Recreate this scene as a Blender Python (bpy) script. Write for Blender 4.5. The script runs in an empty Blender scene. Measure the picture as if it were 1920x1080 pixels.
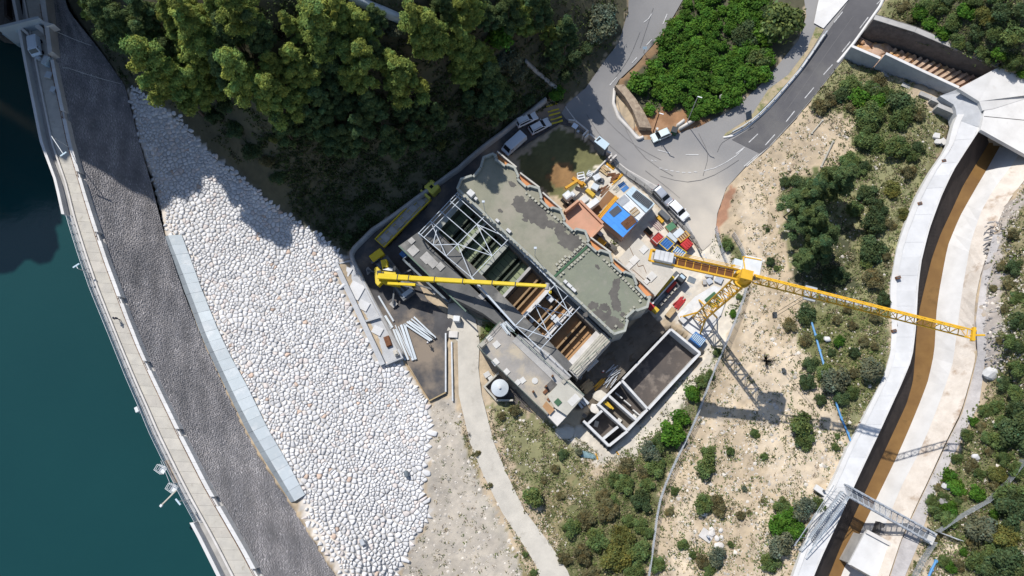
import bpy, bmesh, math, random
import numpy as np
from mathutils import Vector, Matrix, Euler
from mathutils.geometry import delaunay_2d_cdt
random.seed(7); rng = np.random.default_rng(7)
S = bpy.context.scene
COL = S.collection

# ------------------------------------------------------------------ camera
CH = 118.0; FPX = 1280.0
_n = np.array([70.0, -310.0, -FPX]); _n /= np.linalg.norm(_n)
_up = -_n
_yc = np.array([0, 1.0, 0]) - _up * _up[1]; _yc /= np.linalg.norm(_yc)
_xc = np.cross(_yc, _up)
ROT = np.array([_xc, _yc, _up])
cam_d = bpy.data.cameras.new('camera'); cam = bpy.data.objects.new('camera', cam_d); COL.objects.link(cam)
cam.matrix_world = Matrix.Translation((0, 0, CH)) @ Matrix(ROT.tolist()).to_4x4()
cam_d.sensor_width = 36.0; cam_d.lens = 36.0 * FPX / 1920.0
cam_d.clip_start = 1.0; cam_d.clip_end = 3000.0
S.camera = cam
# ------------------------------------------------------------------ sky, sun, exposure
SUN_EL = 52.0; SUN_AZ = 31.0            # azimuth: how far the shadows turn from straight down the picture to the right
w = bpy.data.worlds.new('World'); S.world = w; w.use_nodes = True
nt = w.node_tree; nt.nodes.clear()
sky = nt.nodes.new('ShaderNodeTexSky'); sky.sky_type = 'NISHITA'; sky.sun_disc = False
sky.sun_elevation = math.radians(SUN_EL); sky.sun_rotation = math.radians(-SUN_AZ)
sky.air_density = 1.0; sky.dust_density = 0.6; sky.ozone_density = 1.0; sky.altitude = 200
bg = nt.nodes.new('ShaderNodeBackground'); bg.inputs['Strength'].default_value = 0.12
out = nt.nodes.new('ShaderNodeOutputWorld')
nt.links.new(sky.outputs[0], bg.inputs[0]); nt.links.new(bg.outputs[0], out.inputs[0])
sl = bpy.data.lights.new('sun', 'SUN'); sl.energy = 4.2; sl.angle = math.radians(0.53); sl.color = (1.0, 0.968, 0.925)
so = bpy.data.objects.new('sun', sl); COL.objects.link(so)
_a, _e = math.radians(SUN_AZ), math.radians(SUN_EL)
SUNV = Vector((-math.sin(_a) * math.cos(_e), math.cos(_a) * math.cos(_e), math.sin(_e)))
so.rotation_euler = SUNV.to_track_quat('Z', 'Y').to_euler(); so.location = SUNV * 300
S.view_settings.view_transform = 'Standard'; S.view_settings.look = 'None'
S.view_settings.gamma = 1.0; S.view_settings.use_curve_mapping = False
S.view_settings.exposure = 0.28
S.cycles.max_bounces = 4; S.cycles.diffuse_bounces = 2; S.cycles.glossy_bounces = 2; S.cycles.transparent_max_bounces = 6
S.cycles.use_denoising = True

# ------------------------------------------------------------------ measuring: a traced point of the photograph, put at its real height
def P(px, py, z=0.0):
    d = ROT @ np.array([px - 960.0, 540.0 - py, -FPX]); t = (z - CH) / d[2]
    return Vector((d[0] * t, d[1] * t, z))
def pixels(X):
    V = (np.asarray(X, float) - np.array([0, 0, CH])) @ ROT
    return 960 + FPX * V[:, 0] / -V[:, 2], 540 - FPX * V[:, 1] / -V[:, 2]

# terrain heights: surveyed points (photo x, photo y, height)
CTRL = [(700,560,0),(760,720,0),(850,640,0),(900,560,0),(1000,560,0),(1120,560,0),(1250,560,0),(1200,450,0),(1300,480,0),(1090,320,0),
 (1150,200,.6),(1230,60,2.2),(1300,270,.5),(1230,330,.1),(1400,270,1.0),(1500,190,2.0),(1620,30,3.6),(1450,150,1.6),(1540,30,3.0),
 (700,430,0),(850,345,.3),(1000,220,.5),(1060,200,.6),(800,380,.2),(940,280,.3),
 (640,455,1.5),(780,330,3.2),(930,215,3.6),(600,340,5.5),(480,330,9.5),(700,230,14),(540,200,21),(640,255,10.5),(440,230,16),(620,60,27),(800,100,20),(900,-20,24),(1020,110,8.0),(1080,40,7.5),(1110,110,2.2),(980,170,5.5),
 (360,120,21),(300,60,26),(230,20,21),(300,-60,34),(600,-90,37),(900,-140,30),(1150,-120,8),(1230,-100,4),(175,50,16),(135,-40,18),(100,-160,24),
 (240,165,12.5),(350,240,10.5),(450,330,7.5),(550,410,4.2),(640,485,1.5),
 (265,280,10.8),(310,440,9.2),(400,640,8.6),(480,790,8.2),(560,940,7.8),(640,1085,7.6),(450,560,6.8),(560,700,5.2),(650,620,2.6),(700,800,2.0),(740,700,.6),(800,850,.4),(720,980,1.8),(780,960,.4),(740,1085,1.2),(640,880,4.4),
 (150,700,4),(30,500,3),(100,1000,4),(-80,800,3),(20,250,6),(300,1150,4),
 (870,900,0),(950,1050,.3),(900,1140,.2),(1000,800,0),(1100,850,.2),(1050,1000,.8),(1180,950,1.2),(1240,1060,2.2),(1250,850,.8),(1330,690,1.2),(1200,700,0),
 (1400,520,1.2),(1420,650,2.2),(1400,400,1.2),(1450,320,1.4),(1380,800,2.6),(1350,950,2.8),(1420,1060,4.2),(1500,300,2.0),(1550,220,2.6),(1640,200,3.6),(1720,230,5.4),(1600,350,3.6),(1600,500,4.2),(1700,330,5.8),(1665,480,6.2),(1655,600,6.0),(1560,640,4.2),(1640,700,6.0),(1580,800,5.6),(1520,900,5.2),(1480,1000,5.4),(1470,1090,5.4),(1660,110,3.4),(1760,185,4.6),
 (1860,440,8.2),(1900,370,9.0),(1850,560,7.8),(1910,560,11),(1850,700,8.2),(1910,750,11),(1840,780,8.6),(1810,850,8.4),(1900,900,11.5),(1750,960,8.2),(1830,1000,10.5),(1720,1085,8.2),(1900,1080,12),(2000,600,19),(2000,900,17),(2050,300,16),(2200,600,24),(2200,1000,22),(2200,200,20),
 (1740,20,7.5),(1880,60,12.5),(1925,125,10),(1800,-60,10),(2000,0,18),(1700,-60,5),(1925,330,6.5),(1900,200,5),(1940,190,5.5),(1920,250,5)]
def _tps_fit():
    A = np.array([[*P(x, y, z)] for x, y, z in CTRL])
    q = A[:, :2] / 100.0; n = len(q)
    r2 = ((q[:, None] - q[None]) ** 2).sum(-1)
    K = np.where(r2 > 0, r2 * np.log(np.maximum(r2, 1e-12)), 0) + np.eye(n) * 2e-3
    T = np.hstack([np.ones((n, 1)), q])
    L = np.block([[K, T], [T.T, np.zeros((3, 3))]])
    return q, np.linalg.solve(L, np.r_[A[:, 2], 0, 0, 0])
_TQ, _TW = _tps_fit()
def height(xy):
    xy = np.atleast_2d(np.asarray(xy, float)) / 100.0
    o = np.empty(len(xy))
    for i in range(0, len(xy), 20000):
        b = xy[i:i + 20000]
        r2 = ((b[:, None] - _TQ[None]) ** 2).sum(-1)
        U = np.where(r2 > 0, r2 * np.log(np.maximum(r2, 1e-12)), 0)
        o[i:i + 20000] = U @ _TW[:-3] + _TW[-3] + b @ _TW[-2:]
    return np.clip(o, -1.0, 60.0)
def hz(x, y): return float(height([[x, y]])[0])
def G(px, py, off=0.0):
    z = 5.0
    for _ in range(16):
        p = P(px, py, z); z += .5 * (hz(p.x, p.y) + off - z)
    return P(px, py, z)
def Gs(pts, off=0.0):
    pts = np.asarray(pts, float); z = np.full(len(pts), 5.0)
    D = np.c_[pts[:, 0] - 960, 540 - pts[:, 1], np.full(len(pts), -FPX)] @ ROT.T
    for _ in range(14):
        W = D * ((z - CH) / D[:, 2])[:, None]; z = z + .5 * (height(W[:, :2]) + off - z)
    W = D * ((z - CH) / D[:, 2])[:, None]; W[:, 2] = z
    return W
def inside(xs, ys, poly):
    poly = np.asarray(poly, float); r = np.zeros(np.shape(xs), bool); j = len(poly) - 1
    for i in range(len(poly)):
        xi, yi = poly[i]; xj, yj = poly[j]
        if yi != yj:
            c = ((yi > ys) != (yj > ys)) & (xs < (xj - xi) * (ys - yi) / (yj - yi) + xi); r ^= c
        j = i
    return r
def resample(pts, n):
    p = np.asarray(pts, float); d = np.r_[0, np.cumsum(np.linalg.norm(np.diff(p, axis=0), axis=1))]
    s = np.linspace(0, d[-1], n)
    return np.stack([np.interp(s, d, p[:, k]) for k in range(p.shape[1])], 1)
def smooth_line(pts, n, it=3):
    p = resample(pts, n)
    for _ in range(it): p[1:-1] = .25 * p[:-2] + .5 * p[1:-1] + .25 * p[2:]
    return p

# ------------------------------------------------------------------ materials
MATS = {}
def mat(name, c1, c2=None, scale=1.0, rough=.85, metal=0.0, bump=0.0, bscale=None, c3=None, s3=None, t3=(.52, .68), local=False, attr=None, rnd=0.0, spec=.3, detail=6.0, lo=.35, hi=.65):
    """noise-varied material: c1..c2 by noise, c3 as larger patches; rnd = variation from object to object"""
    m = bpy.data.materials.new(name); m.use_nodes = True; MATS[name] = m
    N = m.node_tree.nodes; L = m.node_tree.links; b = N['Principled BSDF']
    b.inputs['Roughness'].default_value = rough; b.inputs['Metallic'].default_value = metal
    b.inputs['Specular IOR Level'].default_value = spec
    if local:
        tc = N.new('ShaderNodeTexCoord'); co = tc.outputs['Object']
    else:
        tc = N.new('ShaderNodeNewGeometry'); co = tc.outputs['Position']
    def noise(sc, det=detail):
        t = N.new('ShaderNodeTexNoise'); t.inputs['Scale'].default_value = sc; t.inputs['Detail'].default_value = det
        t.inputs['Roughness'].default_value = .62; L.new(co, t.inputs['Vector']); return t
    def ramp(src, a, z):
        r = N.new('ShaderNodeMapRange'); r.inputs['From Min'].default_value = a; r.inputs['From Max'].default_value = z; L.new(src, r.inputs['Value']); return r.outputs[0]
    def mix(f, a, z):
        x = N.new('ShaderNodeMix'); x.data_type = 'RGBA'
        if isinstance(f, float): x.inputs[0].default_value = f
        else: L.new(f, x.inputs[0])
        for k, v in ((6, a), (7, z)):
            if isinstance(v, tuple): x.inputs[k].default_value = (*v, 1)
            else: L.new(v, x.inputs[k])
        return x.outputs[2]
    if attr:
        a = N.new('ShaderNodeAttribute'); a.attribute_name = attr; col = a.outputs['Color']
    else: col = tuple(c1)
    if c2 is not None:
        t = noise(scale)
        if attr:
            mm = N.new('ShaderNodeMix'); mm.data_type = 'RGBA'; mm.blend_type = 'MULTIPLY'; mm.inputs[0].default_value = 1.0
            L.new(col, mm.inputs[6]); L.new(mix(ramp(t.outputs['Fac'], lo, hi), tuple(c1), tuple(c2)), mm.inputs[7]); col = mm.outputs[2]
        else: col = mix(ramp(t.outputs['Fac'], lo, hi), tuple(c1), tuple(c2))
    if c3 is not None: col = mix(ramp(noise(s3).outputs['Fac'], *t3), col, tuple(c3))
    if rnd:
        oi = N.new('ShaderNodeObjectInfo'); hs = N.new('ShaderNodeHueSaturation')
        r = N.new('ShaderNodeMapRange'); r.inputs['To Min'].default_value = 1 - rnd; r.inputs['To Max'].default_value = 1 + rnd; L.new(oi.outputs['Random'], r.inputs['Value'])
        L.new(r.outputs[0], hs.inputs['Value'])
        r2 = N.new('ShaderNodeMapRange'); r2.inputs['To Min'].default_value = .5 - rnd * .07; r2.inputs['To Max'].default_value = .5 + rnd * .07
        ml = N.new('ShaderNodeMath'); ml.operation = 'MULTIPLY'; ml.inputs[1].default_value = 7.31; fr = N.new('ShaderNodeMath'); fr.operation = 'FRACT'
        L.new(oi.outputs['Random'], ml.inputs[0]); L.new(ml.outputs[0], fr.inputs[0]); L.new(fr.outputs[0], r2.inputs['Value']); L.new(r2.outputs[0], hs.inputs['Hue'])
        if isinstance(col, tuple): hs.inputs['Color'].default_value = (*col, 1)
        else: L.new(col, hs.inputs['Color'])
        col = hs.outputs[0]
    if isinstance(col, tuple): b.inputs['Base Color'].default_value = (*col, 1)
    else: L.new(col, b.inputs['Base Color'])
    if bump:
        t = noise(bscale or scale * 3, 8); bp = N.new('ShaderNodeBump'); bp.inputs['Strength'].default_value = bump; bp.inputs['Distance'].default_value = .1
        L.new(t.outputs['Fac'], bp.inputs['Height']); L.new(bp.outputs[0], b.inputs['Normal'])
    return m

# ------------------------------------------------------------------ objects
def tag(o, label=None, cat=None, group=None, kind=None):
    if label: o['label'] = label
    if cat: o['category'] = cat
    if group: o['group'] = group
    if kind: o['kind'] = kind
    return o
def link(name, me, m=None, parent=None):
    o = bpy.data.objects.new(name, me); COL.objects.link(o)
    if m is not None and not me.materials:
        for k in (m if isinstance(m, (list, tuple)) else [m]): me.materials.append(k)
    if parent is not None: o.parent = parent
    return o
def empty(name, label, cat, loc=(0, 0, 0), rz=0.0, group=None):
    o = bpy.data.objects.new(name, None); COL.objects.link(o); o.location = loc; o.rotation_euler = (0, 0, rz)
    return tag(o, label, cat, group)
def fast_mesh(name, V, F, smooth=False, col=None, attr='Col'):
    """V (n,3); F list of equal-size arrays or one (m,k) array"""
    me = bpy.data.meshes.new(name); V = np.asarray(V, np.float32)
    Fs = F if isinstance(F, list) else [F]
    Fs = [np.asarray(f, np.int32) for f in Fs if len(f)]
    li = np.concatenate([f.ravel() for f in Fs]); cnt = np.concatenate([np.full(len(f), f.shape[1], np.int32) for f in Fs])
    st = np.r_[0, np.cumsum(cnt)[:-1]].astype(np.int32)
    me.vertices.add(len(V)); me.vertices.foreach_set('co', V.ravel())
    me.loops.add(len(li)); me.loops.foreach_set('vertex_index', li)
    me.polygons.add(len(cnt)); me.polygons.foreach_set('loop_start', st)
    me.update(calc_edges=True); me.validate()
    if smooth: me.polygons.foreach_set('use_smooth', np.ones(len(me.polygons), bool))
    if col is not None:
        a = me.color_attributes.new(attr, 'FLOAT_COLOR', 'POINT'); c = np.ones((len(V), 4), np.float32); c[:, :3] = col; a.data.foreach_set('color', c.ravel())
    return me
class MB:
    """collects boxes, bars and prisms into one mesh"""
    def __init__(s): s.v = []; s.f = []
    def add(s, vs, fs):
        o = len(s.v); s.v += [tuple(v) for v in vs]; s.f += [tuple(i + o for i in f) for f in fs]; return s
    def prism(s, pts, z0, z1, top=None):
        """pts: (x,y) loop; top: other loop"""
        n = len(pts); t = top or pts
        area = sum(pts[i][0] * pts[(i + 1) % n][1] - pts[(i + 1) % n][0] * pts[i][1] for i in range(n))
        if area < 0: pts = pts[::-1]; t = t[::-1]
        return s.add([(p[0], p[1], z0) for p in pts] + [(p[0], p[1], z1) for p in t],
                     [tuple(range(n))[::-1], tuple(range(n, 2 * n))] + [(i, (i + 1) % n, n + (i + 1) % n, n + i) for i in range(n)])
    def box(s, c, size, rz=0.0):
        x, y, z = size[0] / 2, size[1] / 2, size[2]; a, b = math.cos(rz), math.sin(rz)
        q = [(c[0] + a * u - b * v, c[1] + b * u + a * v) for u, v in ((-x, -y), (x, -y), (x, y), (-x, y))]
        return s.prism(q, c[2], c[2] + z)
    def bar(s, a, b, w=.1, h=None, n=4):
        a = Vector(a); b = Vector(b); d = b - a
        if d.length < 1e-6: return s
        d.normalize(); u = d.cross(Vector((0, 0, 1)))
        if u.length < 1e-3: u = Vector((1, 0, 0))
        u.normalize(); v = u.cross(d); h = h or w
        if n == 4: ring = [(-w / 2, -h / 2), (w / 2, -h / 2), (w / 2, h / 2), (-w / 2, h / 2)]
        else: ring = [(w / 2 * math.cos(2 * math.pi * k / n), w / 2 * math.sin(2 * math.pi * k / n)) for k in range(n)]
        k = len(ring)
        return s.add([a + u * p + v * q for p, q in ring] + [b + u * p + v * q for p, q in ring],
                     [tuple(range(k)), tuple(range(k, 2 * k))[::-1]] + [(i, i + k, (i + 1) % k + k, (i + 1) % k) for i in range(k)])
    def cyl(s, c, r, h, n=14, r2=None):
        r2 = r if r2 is None else r2
        return s.prism([(c[0] + r * math.cos(2 * math.pi * k / n), c[1] + r * math.sin(2 * math.pi * k / n)) for k in range(n)], c[2], c[2] + h,
                       [(c[0] + r2 * math.cos(2 * math.pi * k / n), c[1] + r2 * math.sin(2 * math.pi * k / n)) for k in range(n)])
    def me(s, name, smooth=False):
        m = bpy.data.meshes.new(name); m.from_pydata(s.v, [], s.f); m.update()
        bm = bmesh.new(); bm.from_mesh(m); bmesh.ops.recalc_face_normals(bm, faces=bm.faces); bm.to_mesh(m); bm.free()
        if smooth: m.polygons.foreach_set('use_smooth', np.ones(len(m.polygons), bool))
        return m
    def build(s, name, m, parent=None, bevel=0.0, smooth=False):
        me = s.me(name, smooth)
        if bevel:
            bm = bmesh.new(); bm.from_mesh(me); bmesh.ops.bevel(bm, geom=bm.edges[:], offset=bevel, segments=1, affect='EDGES'); bm.to_mesh(me); bm.free()
        return link(name, me, m, parent)
def copy_tree(o, parent=None):
    c = o.copy(); COL.objects.link(c)
    if parent is not None: c.parent = parent
    for ch in o.children: copy_tree(ch, c)
    return c
LOWER = []          # (world polygon, drop) areas where the bare terrain lies a little below what is laid on it
def tri_poly(loop, step=1.6, extra=()):
    """fill a world polygon with a triangulation that has inner points"""
    loop = np.asarray(loop, float)[:, :2]
    x0, y0 = loop.min(0); x1, y1 = loop.max(0)
    gx, gy = np.meshgrid(np.arange(x0 + step * .5, x1, step), np.arange(y0 + step * .5, y1, step))
    gx = gx.ravel(); gy = gy.ravel(); k = inside(gx, gy, loop)
    pts = [Vector(p) for p in loop] + [Vector((a, b)) for a, b in zip(gx[k], gy[k])]
    n = len(loop)
    v, e, f, *_ = delaunay_2d_cdt(pts, [], [list(range(n))], 1, 1e-4)
    return np.array([[p.x, p.y] for p in v]), [tuple(t) for t in f]
def sheet(name, pts, m, off=.04, step=1.6, label=None, kind='structure', parent=None, z=None, dense=True, lower=.35, cat=None):
    """a thin sheet on the ground: road, slab, path"""
    if dense:
        q = []
        for i in range(len(pts)):
            a = np.array(pts[i], float); b = np.array(pts[(i + 1) % len(pts)], float); k = max(1, int(np.linalg.norm(b - a) / 18))
            q += [tuple(a + (b - a) * t / k) for t in range(k)]
        pts = q
    W = Gs(pts, off) if z is None else np.array([[*P(x, y, z)] for x, y in pts])
    v, f = tri_poly(W, step)
    zz = height(v) + off if z is None else np.full(len(v), z)
    me = fast_mesh(name, np.c_[v, zz], [np.array([t]) for t in f] if False else np.array([t[:3] for t in f]), smooth=True)
    bm = bmesh.new(); bm.from_mesh(me); bmesh.ops.recalc_face_normals(bm, faces=bm.faces)
    if sum(fc.normal.z for fc in bm.faces) < 0: bmesh.ops.reverse_faces(bm, faces=bm.faces)
    bm.to_mesh(me); bm.free()
    if lower: LOWER.append((W[:, :2], lower))
    o = link(name, me, m, parent)
    return tag(o, label, cat, None, kind)
def ordinal(n):
    ones = ['', 'first', 'second', 'third', 'fourth', 'fifth', 'sixth', 'seventh', 'eighth', 'ninth', 'tenth', 'eleventh', 'twelfth', 'thirteenth', 'fourteenth', 'fifteenth', 'sixteenth', 'seventeenth', 'eighteenth', 'nineteenth']
    if n < 20: return ones[n]
    t = {2: 'twent', 3: 'thirt', 4: 'fort', 5: 'fift', 6: 'sixt', 7: 'sevent', 8: 'eight', 9: 'ninet'}[n // 10]
    return t + ('ieth' if n % 10 == 0 else 'y-' + ones[n % 10])
# ================================================================== materials of the setting
mat('ground', (.86, .86, .86), (1.12, 1.10, 1.06), scale=.55, rough=.95, bump=.55, bscale=2.6, attr='Col')
mat('water', (.007, .045, .045), (.0062, .041, .042), scale=.03, rough=.12, spec=.35, bump=.3, bscale=.5)
mat('brown_water', (.215, .122, .042), (.165, .09, .032), scale=.35, rough=.25, c3=(.12, .07, .025), s3=.22, t3=(.62, .72), spec=.4)
mat('crest', (.50, .465, .40), (.40, .375, .33), scale=.5, rough=.9, c3=(.33, .30, .25), s3=.9, t3=(.60, .74), bump=.15, rnd=.06)
mat('pale_concrete', (.60, .57, .53), (.50, .47, .43), scale=.6, rough=.9, bump=.1, rnd=.05)
mat('white_concrete', (.63, .615, .59), (.54, .525, .50), scale=.35, rough=.85, bump=.1, rnd=.035, c3=(.52, .50, .47), s3=.8, t3=(.62, .76))
mat('grey_concrete', (.40, .385, .36), (.30, .29, .275), scale=.6, rough=.9, bump=.2, rnd=.05)
mat('ribbed_concrete', (.46, .465, .47), (.38, .385, .39), scale=.7, rough=.9, bump=.5, bscale=9)
mat('lane_concrete', (.53, .49, .42), (.43, .40, .345), scale=.35, rough=.92, bump=.25, bscale=3, c3=(.36, .33, .28), s3=.5, t3=(.58, .72))
mat('dark_wall', (.14, .13, .12), (.085, .08, .075), scale=1.2, rough=.95, bump=.4)
mat('facing_stone', (.72, .72, .73), (1.2, 1.17, 1.14), scale=.22, rough=.9, attr='Col', spec=.3)
mat('facing_bed', (.19, .182, .178), (.23, .222, .217), scale=.3, rough=.95)
mat('rubble', (.92, .92, .92), (1.06, 1.05, 1.03), scale=1.1, rough=.92, attr='Col', spec=.2)
mat('sheet_panel', (.50, .54, .56), (.44, .48, .505), scale=.4, rough=.55, rnd=.09, spec=.4)
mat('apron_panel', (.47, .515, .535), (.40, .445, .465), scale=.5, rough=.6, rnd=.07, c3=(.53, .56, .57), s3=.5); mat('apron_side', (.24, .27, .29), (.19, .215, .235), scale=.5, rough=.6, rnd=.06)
mat('asphalt_old', (.94, .94, .94), (1.1, 1.09, 1.07), scale=.12, rough=.92, attr='Col', c3=None, s3=.07, t3=(.50, .66), bump=.15, bscale=6)
mat('asphalt_new', (.105, .102, .105), (.085, .083, .087), scale=.3, rough=.9, c3=(.13, .125, .12), s3=.08, t3=(.52, .66), bump=.12, bscale=6)
mat('asphalt_lane', (.090, .087, .088), (.058, .056, .058), scale=.3, rough=.85, c3=(.23, .185, .14), s3=.10, t3=(.47, .62))
mat('paint_white', (.58, .57, .55), (.38, .375, .365), scale=1.5, rough=.8)
mat('steel', (.50, .52, .54), (.40, .42, .44), scale=1, rough=.5, metal=.35)
mat('dark_steel', (.10, .105, .11), rough=.6, metal=.3)
mat('gunite', (.64, .575, .50), (.53, .465, .395), scale=.5, rough=.95, bump=.7, bscale=2.2, c3=(.36, .27, .195), s3=.32, t3=(.55, .68), rnd=0)
mat('shotcrete', (.34, .32, .305), (.22, .205, .195), scale=.8, rough=.95, bump=.9, bscale=2.5)
mat('rock_pink', (.50, .36, .26), (.36, .24, .16), scale=.6, rough=.92, bump=.6, c3=(.42, .23, .08), s3=.3, t3=(.5, .64), rnd=.12)

# ================================================================== reservoir and dam
ZW = 14.0
wl = [P(-600, -700, ZW), P(120, -700, ZW), P(60, 20, ZW), P(175, 480, ZW), P(440, 1060, ZW), P(600, 1500, ZW), P(-600, 1500, ZW)]
me = fast_mesh('reservoir_water', [tuple(p) for p in wl], np.array([list(range(7))])); 
if me.polygons[0].normal.z < 0: me.flip_normals()
tag(link('reservoir_water', me, MATS['water']), 'deep teal reservoir water behind the dam', None, None, 'structure')

ZC = 18.0
LPX = [(18, -60), (38, 40), (57, 140), (83, 270), (110, 342), (125, 410), (145, 475), (167, 540), (200, 620), (237, 712), (260, 765), (278, 810), (305, 866), (342, 940), (375, 1000), (415, 1080), (470, 1190)]
RPX = [(78, -60), (93, 40), (112, 145), (139, 270), (156, 330), (175, 392), (207, 490), (226, 540), (246, 595), (270, 655), (293, 705), (318, 757), (344, 810), (395, 910), (430, 970), (465, 1030), (492, 1080), (548, 1190)]
TPX = [(105, -60), (128, 20), (188, 95), (234, 160, 12.6), (262, 270, 10.9), (285, 350, 10.2), (308, 440, 9.4), (341, 540, 8.9), (372, 620, 8.7), (400, 682, 8.6), (430, 745, 8.4), (462, 810, 8.3), (500, 875, 8.0), (545, 943, 7.9), (590, 1015, 7.8), (632, 1083, 7.7), (705, 1200, 7.5)]
TPX = [t if len(t) == 3 else (*t, z) for t, z in zip(TPX, [16.5, 16.2, 14.6] + [0] * 14)]
NC = 300
LW = smooth_line([P(x, y, ZC) for x, y in LPX], NC); RW = smooth_line([P(x, y, ZC) for x, y in RPX], NC)
TW = smooth_line([P(x, y, z) for x, y, z in TPX], NC)
def crest(i, u, dz=0.0):
    p = LW[i] * (1 - u) + RW[i] * u; return (p[0], p[1], ZC + dz)
def crest_strip(mb, i0, i1, u0, u1, z0, z1, base=-1.0, step=6):
    ids = list(range(i0, i1, step)) + [i1]
    for a, b in zip(ids[:-1], ids[1:]):
        q = [crest(a, u0), crest(a, u1), crest(b, u1), crest(b, u0)]
        o = len(mb.v); zz = [z0, z1, z1, z0]
        mb.add([(p[0], p[1], ZC + base) for p in q] + [(p[0], p[1], ZC + z) for p, z in zip(q, zz)],
               [(0, 1, 2, 3), (4, 5, 6, 7), (0, 1, 5, 4), (1, 2, 6, 5), (2, 3, 7, 6), (3, 0, 4, 7)])
dam = empty('dam', 'curved concrete dam with a pale crest road and dark stone face', 'dam', tuple(LW[NC // 2]))
dam_inv = Matrix.Translation(-Vector(dam.location))
def under(o, parent):
    """parent a mesh that was built in world coordinates"""
    o.parent = parent; o.matrix_parent_inverse = parent.matrix_world.inverted() if parent.matrix_world != Matrix() else Matrix.Translation(-Vector(parent.location)); return o
bpy.context.view_layer.update()
def world_part(mb, name, m, parent, **k): return under(mb.build(name, m, **k), parent)
# body: upstream wall, core below the crest
mb = MB(); crest_strip(mb, 0, NC - 1, 0.045, .985, -.42, -.42, base=-13); world_part(mb, 'dam_body', MATS['grey_concrete'], dam)
mb = MB(); crest_strip(mb, 0, NC - 1, .05, .265, -.40, -.40, base=-.415); world_part(mb, 'service_ledge', MATS['grey_concrete'], dam)
mb = MB(); crest_strip(mb, 0, NC - 1, .265, .325, .28, .28); world_part(mb, 'kerb', MATS['pale_concrete'], dam)
mb = MB(); crest_strip(mb, 0, NC - 1, .80, .884, -.12, -.12); world_part(mb, 'gutter', MATS['dark_wall'], dam)
IUP = int(NC * .415); IDN = int(NC * .855)      # the stretches with a solid outer wall
for a, b in ((0, IUP), (IDN, NC - 1)):
    mb = MB(); crest_strip(mb, a, b, -.03, .07, .9, .9, base=-2.5); world_part(mb, 'outer_wall', MATS['white_concrete'], dam)
K = 66
for k in range(K):
    i0 = int(k * (NC - 1) / K); i1 = int((k + 1) * (NC - 1) / K)
    mb = MB()
    q = [crest(i0, .328), crest(i0, .797), crest(i1, .797), crest(i1, .328)]
    c = np.mean(q, 0); q = [tuple(c + (np.array(p) - c) * .988) for p in q]
    mb.prism([(p[0], p[1]) for p in q], ZC - .4, ZC + random.uniform(-.008, .008)); world_part(mb, 'crest_slab', MATS['crest'], dam)
K = 84
for k in range(K):
    i0 = k * (NC - 1) / K; 
    ia, ib = int(i0), int((k + 1) * (NC - 1) / K)
    jog = k % 8 == 5
    mb = MB(); q = [crest(ia, .885), crest(ia, 1.005), crest(ib, 1.005), crest(ib, .885)]
    if jog: q = [crest(ia, .83), crest(ia, .925), crest(ib, .925), crest(ib, .83)]
    c = np.mean(q, 0); q = [tuple(c + (np.array(p) - c) * .985) for p in q]
    mb.prism([(p[0], p[1]) for p in q], ZC - .4, ZC + (.35 if jog else .85) + random.uniform(-.02, .02)); world_part(mb, 'parapet_block', MATS['white_concrete'], dam)
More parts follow.
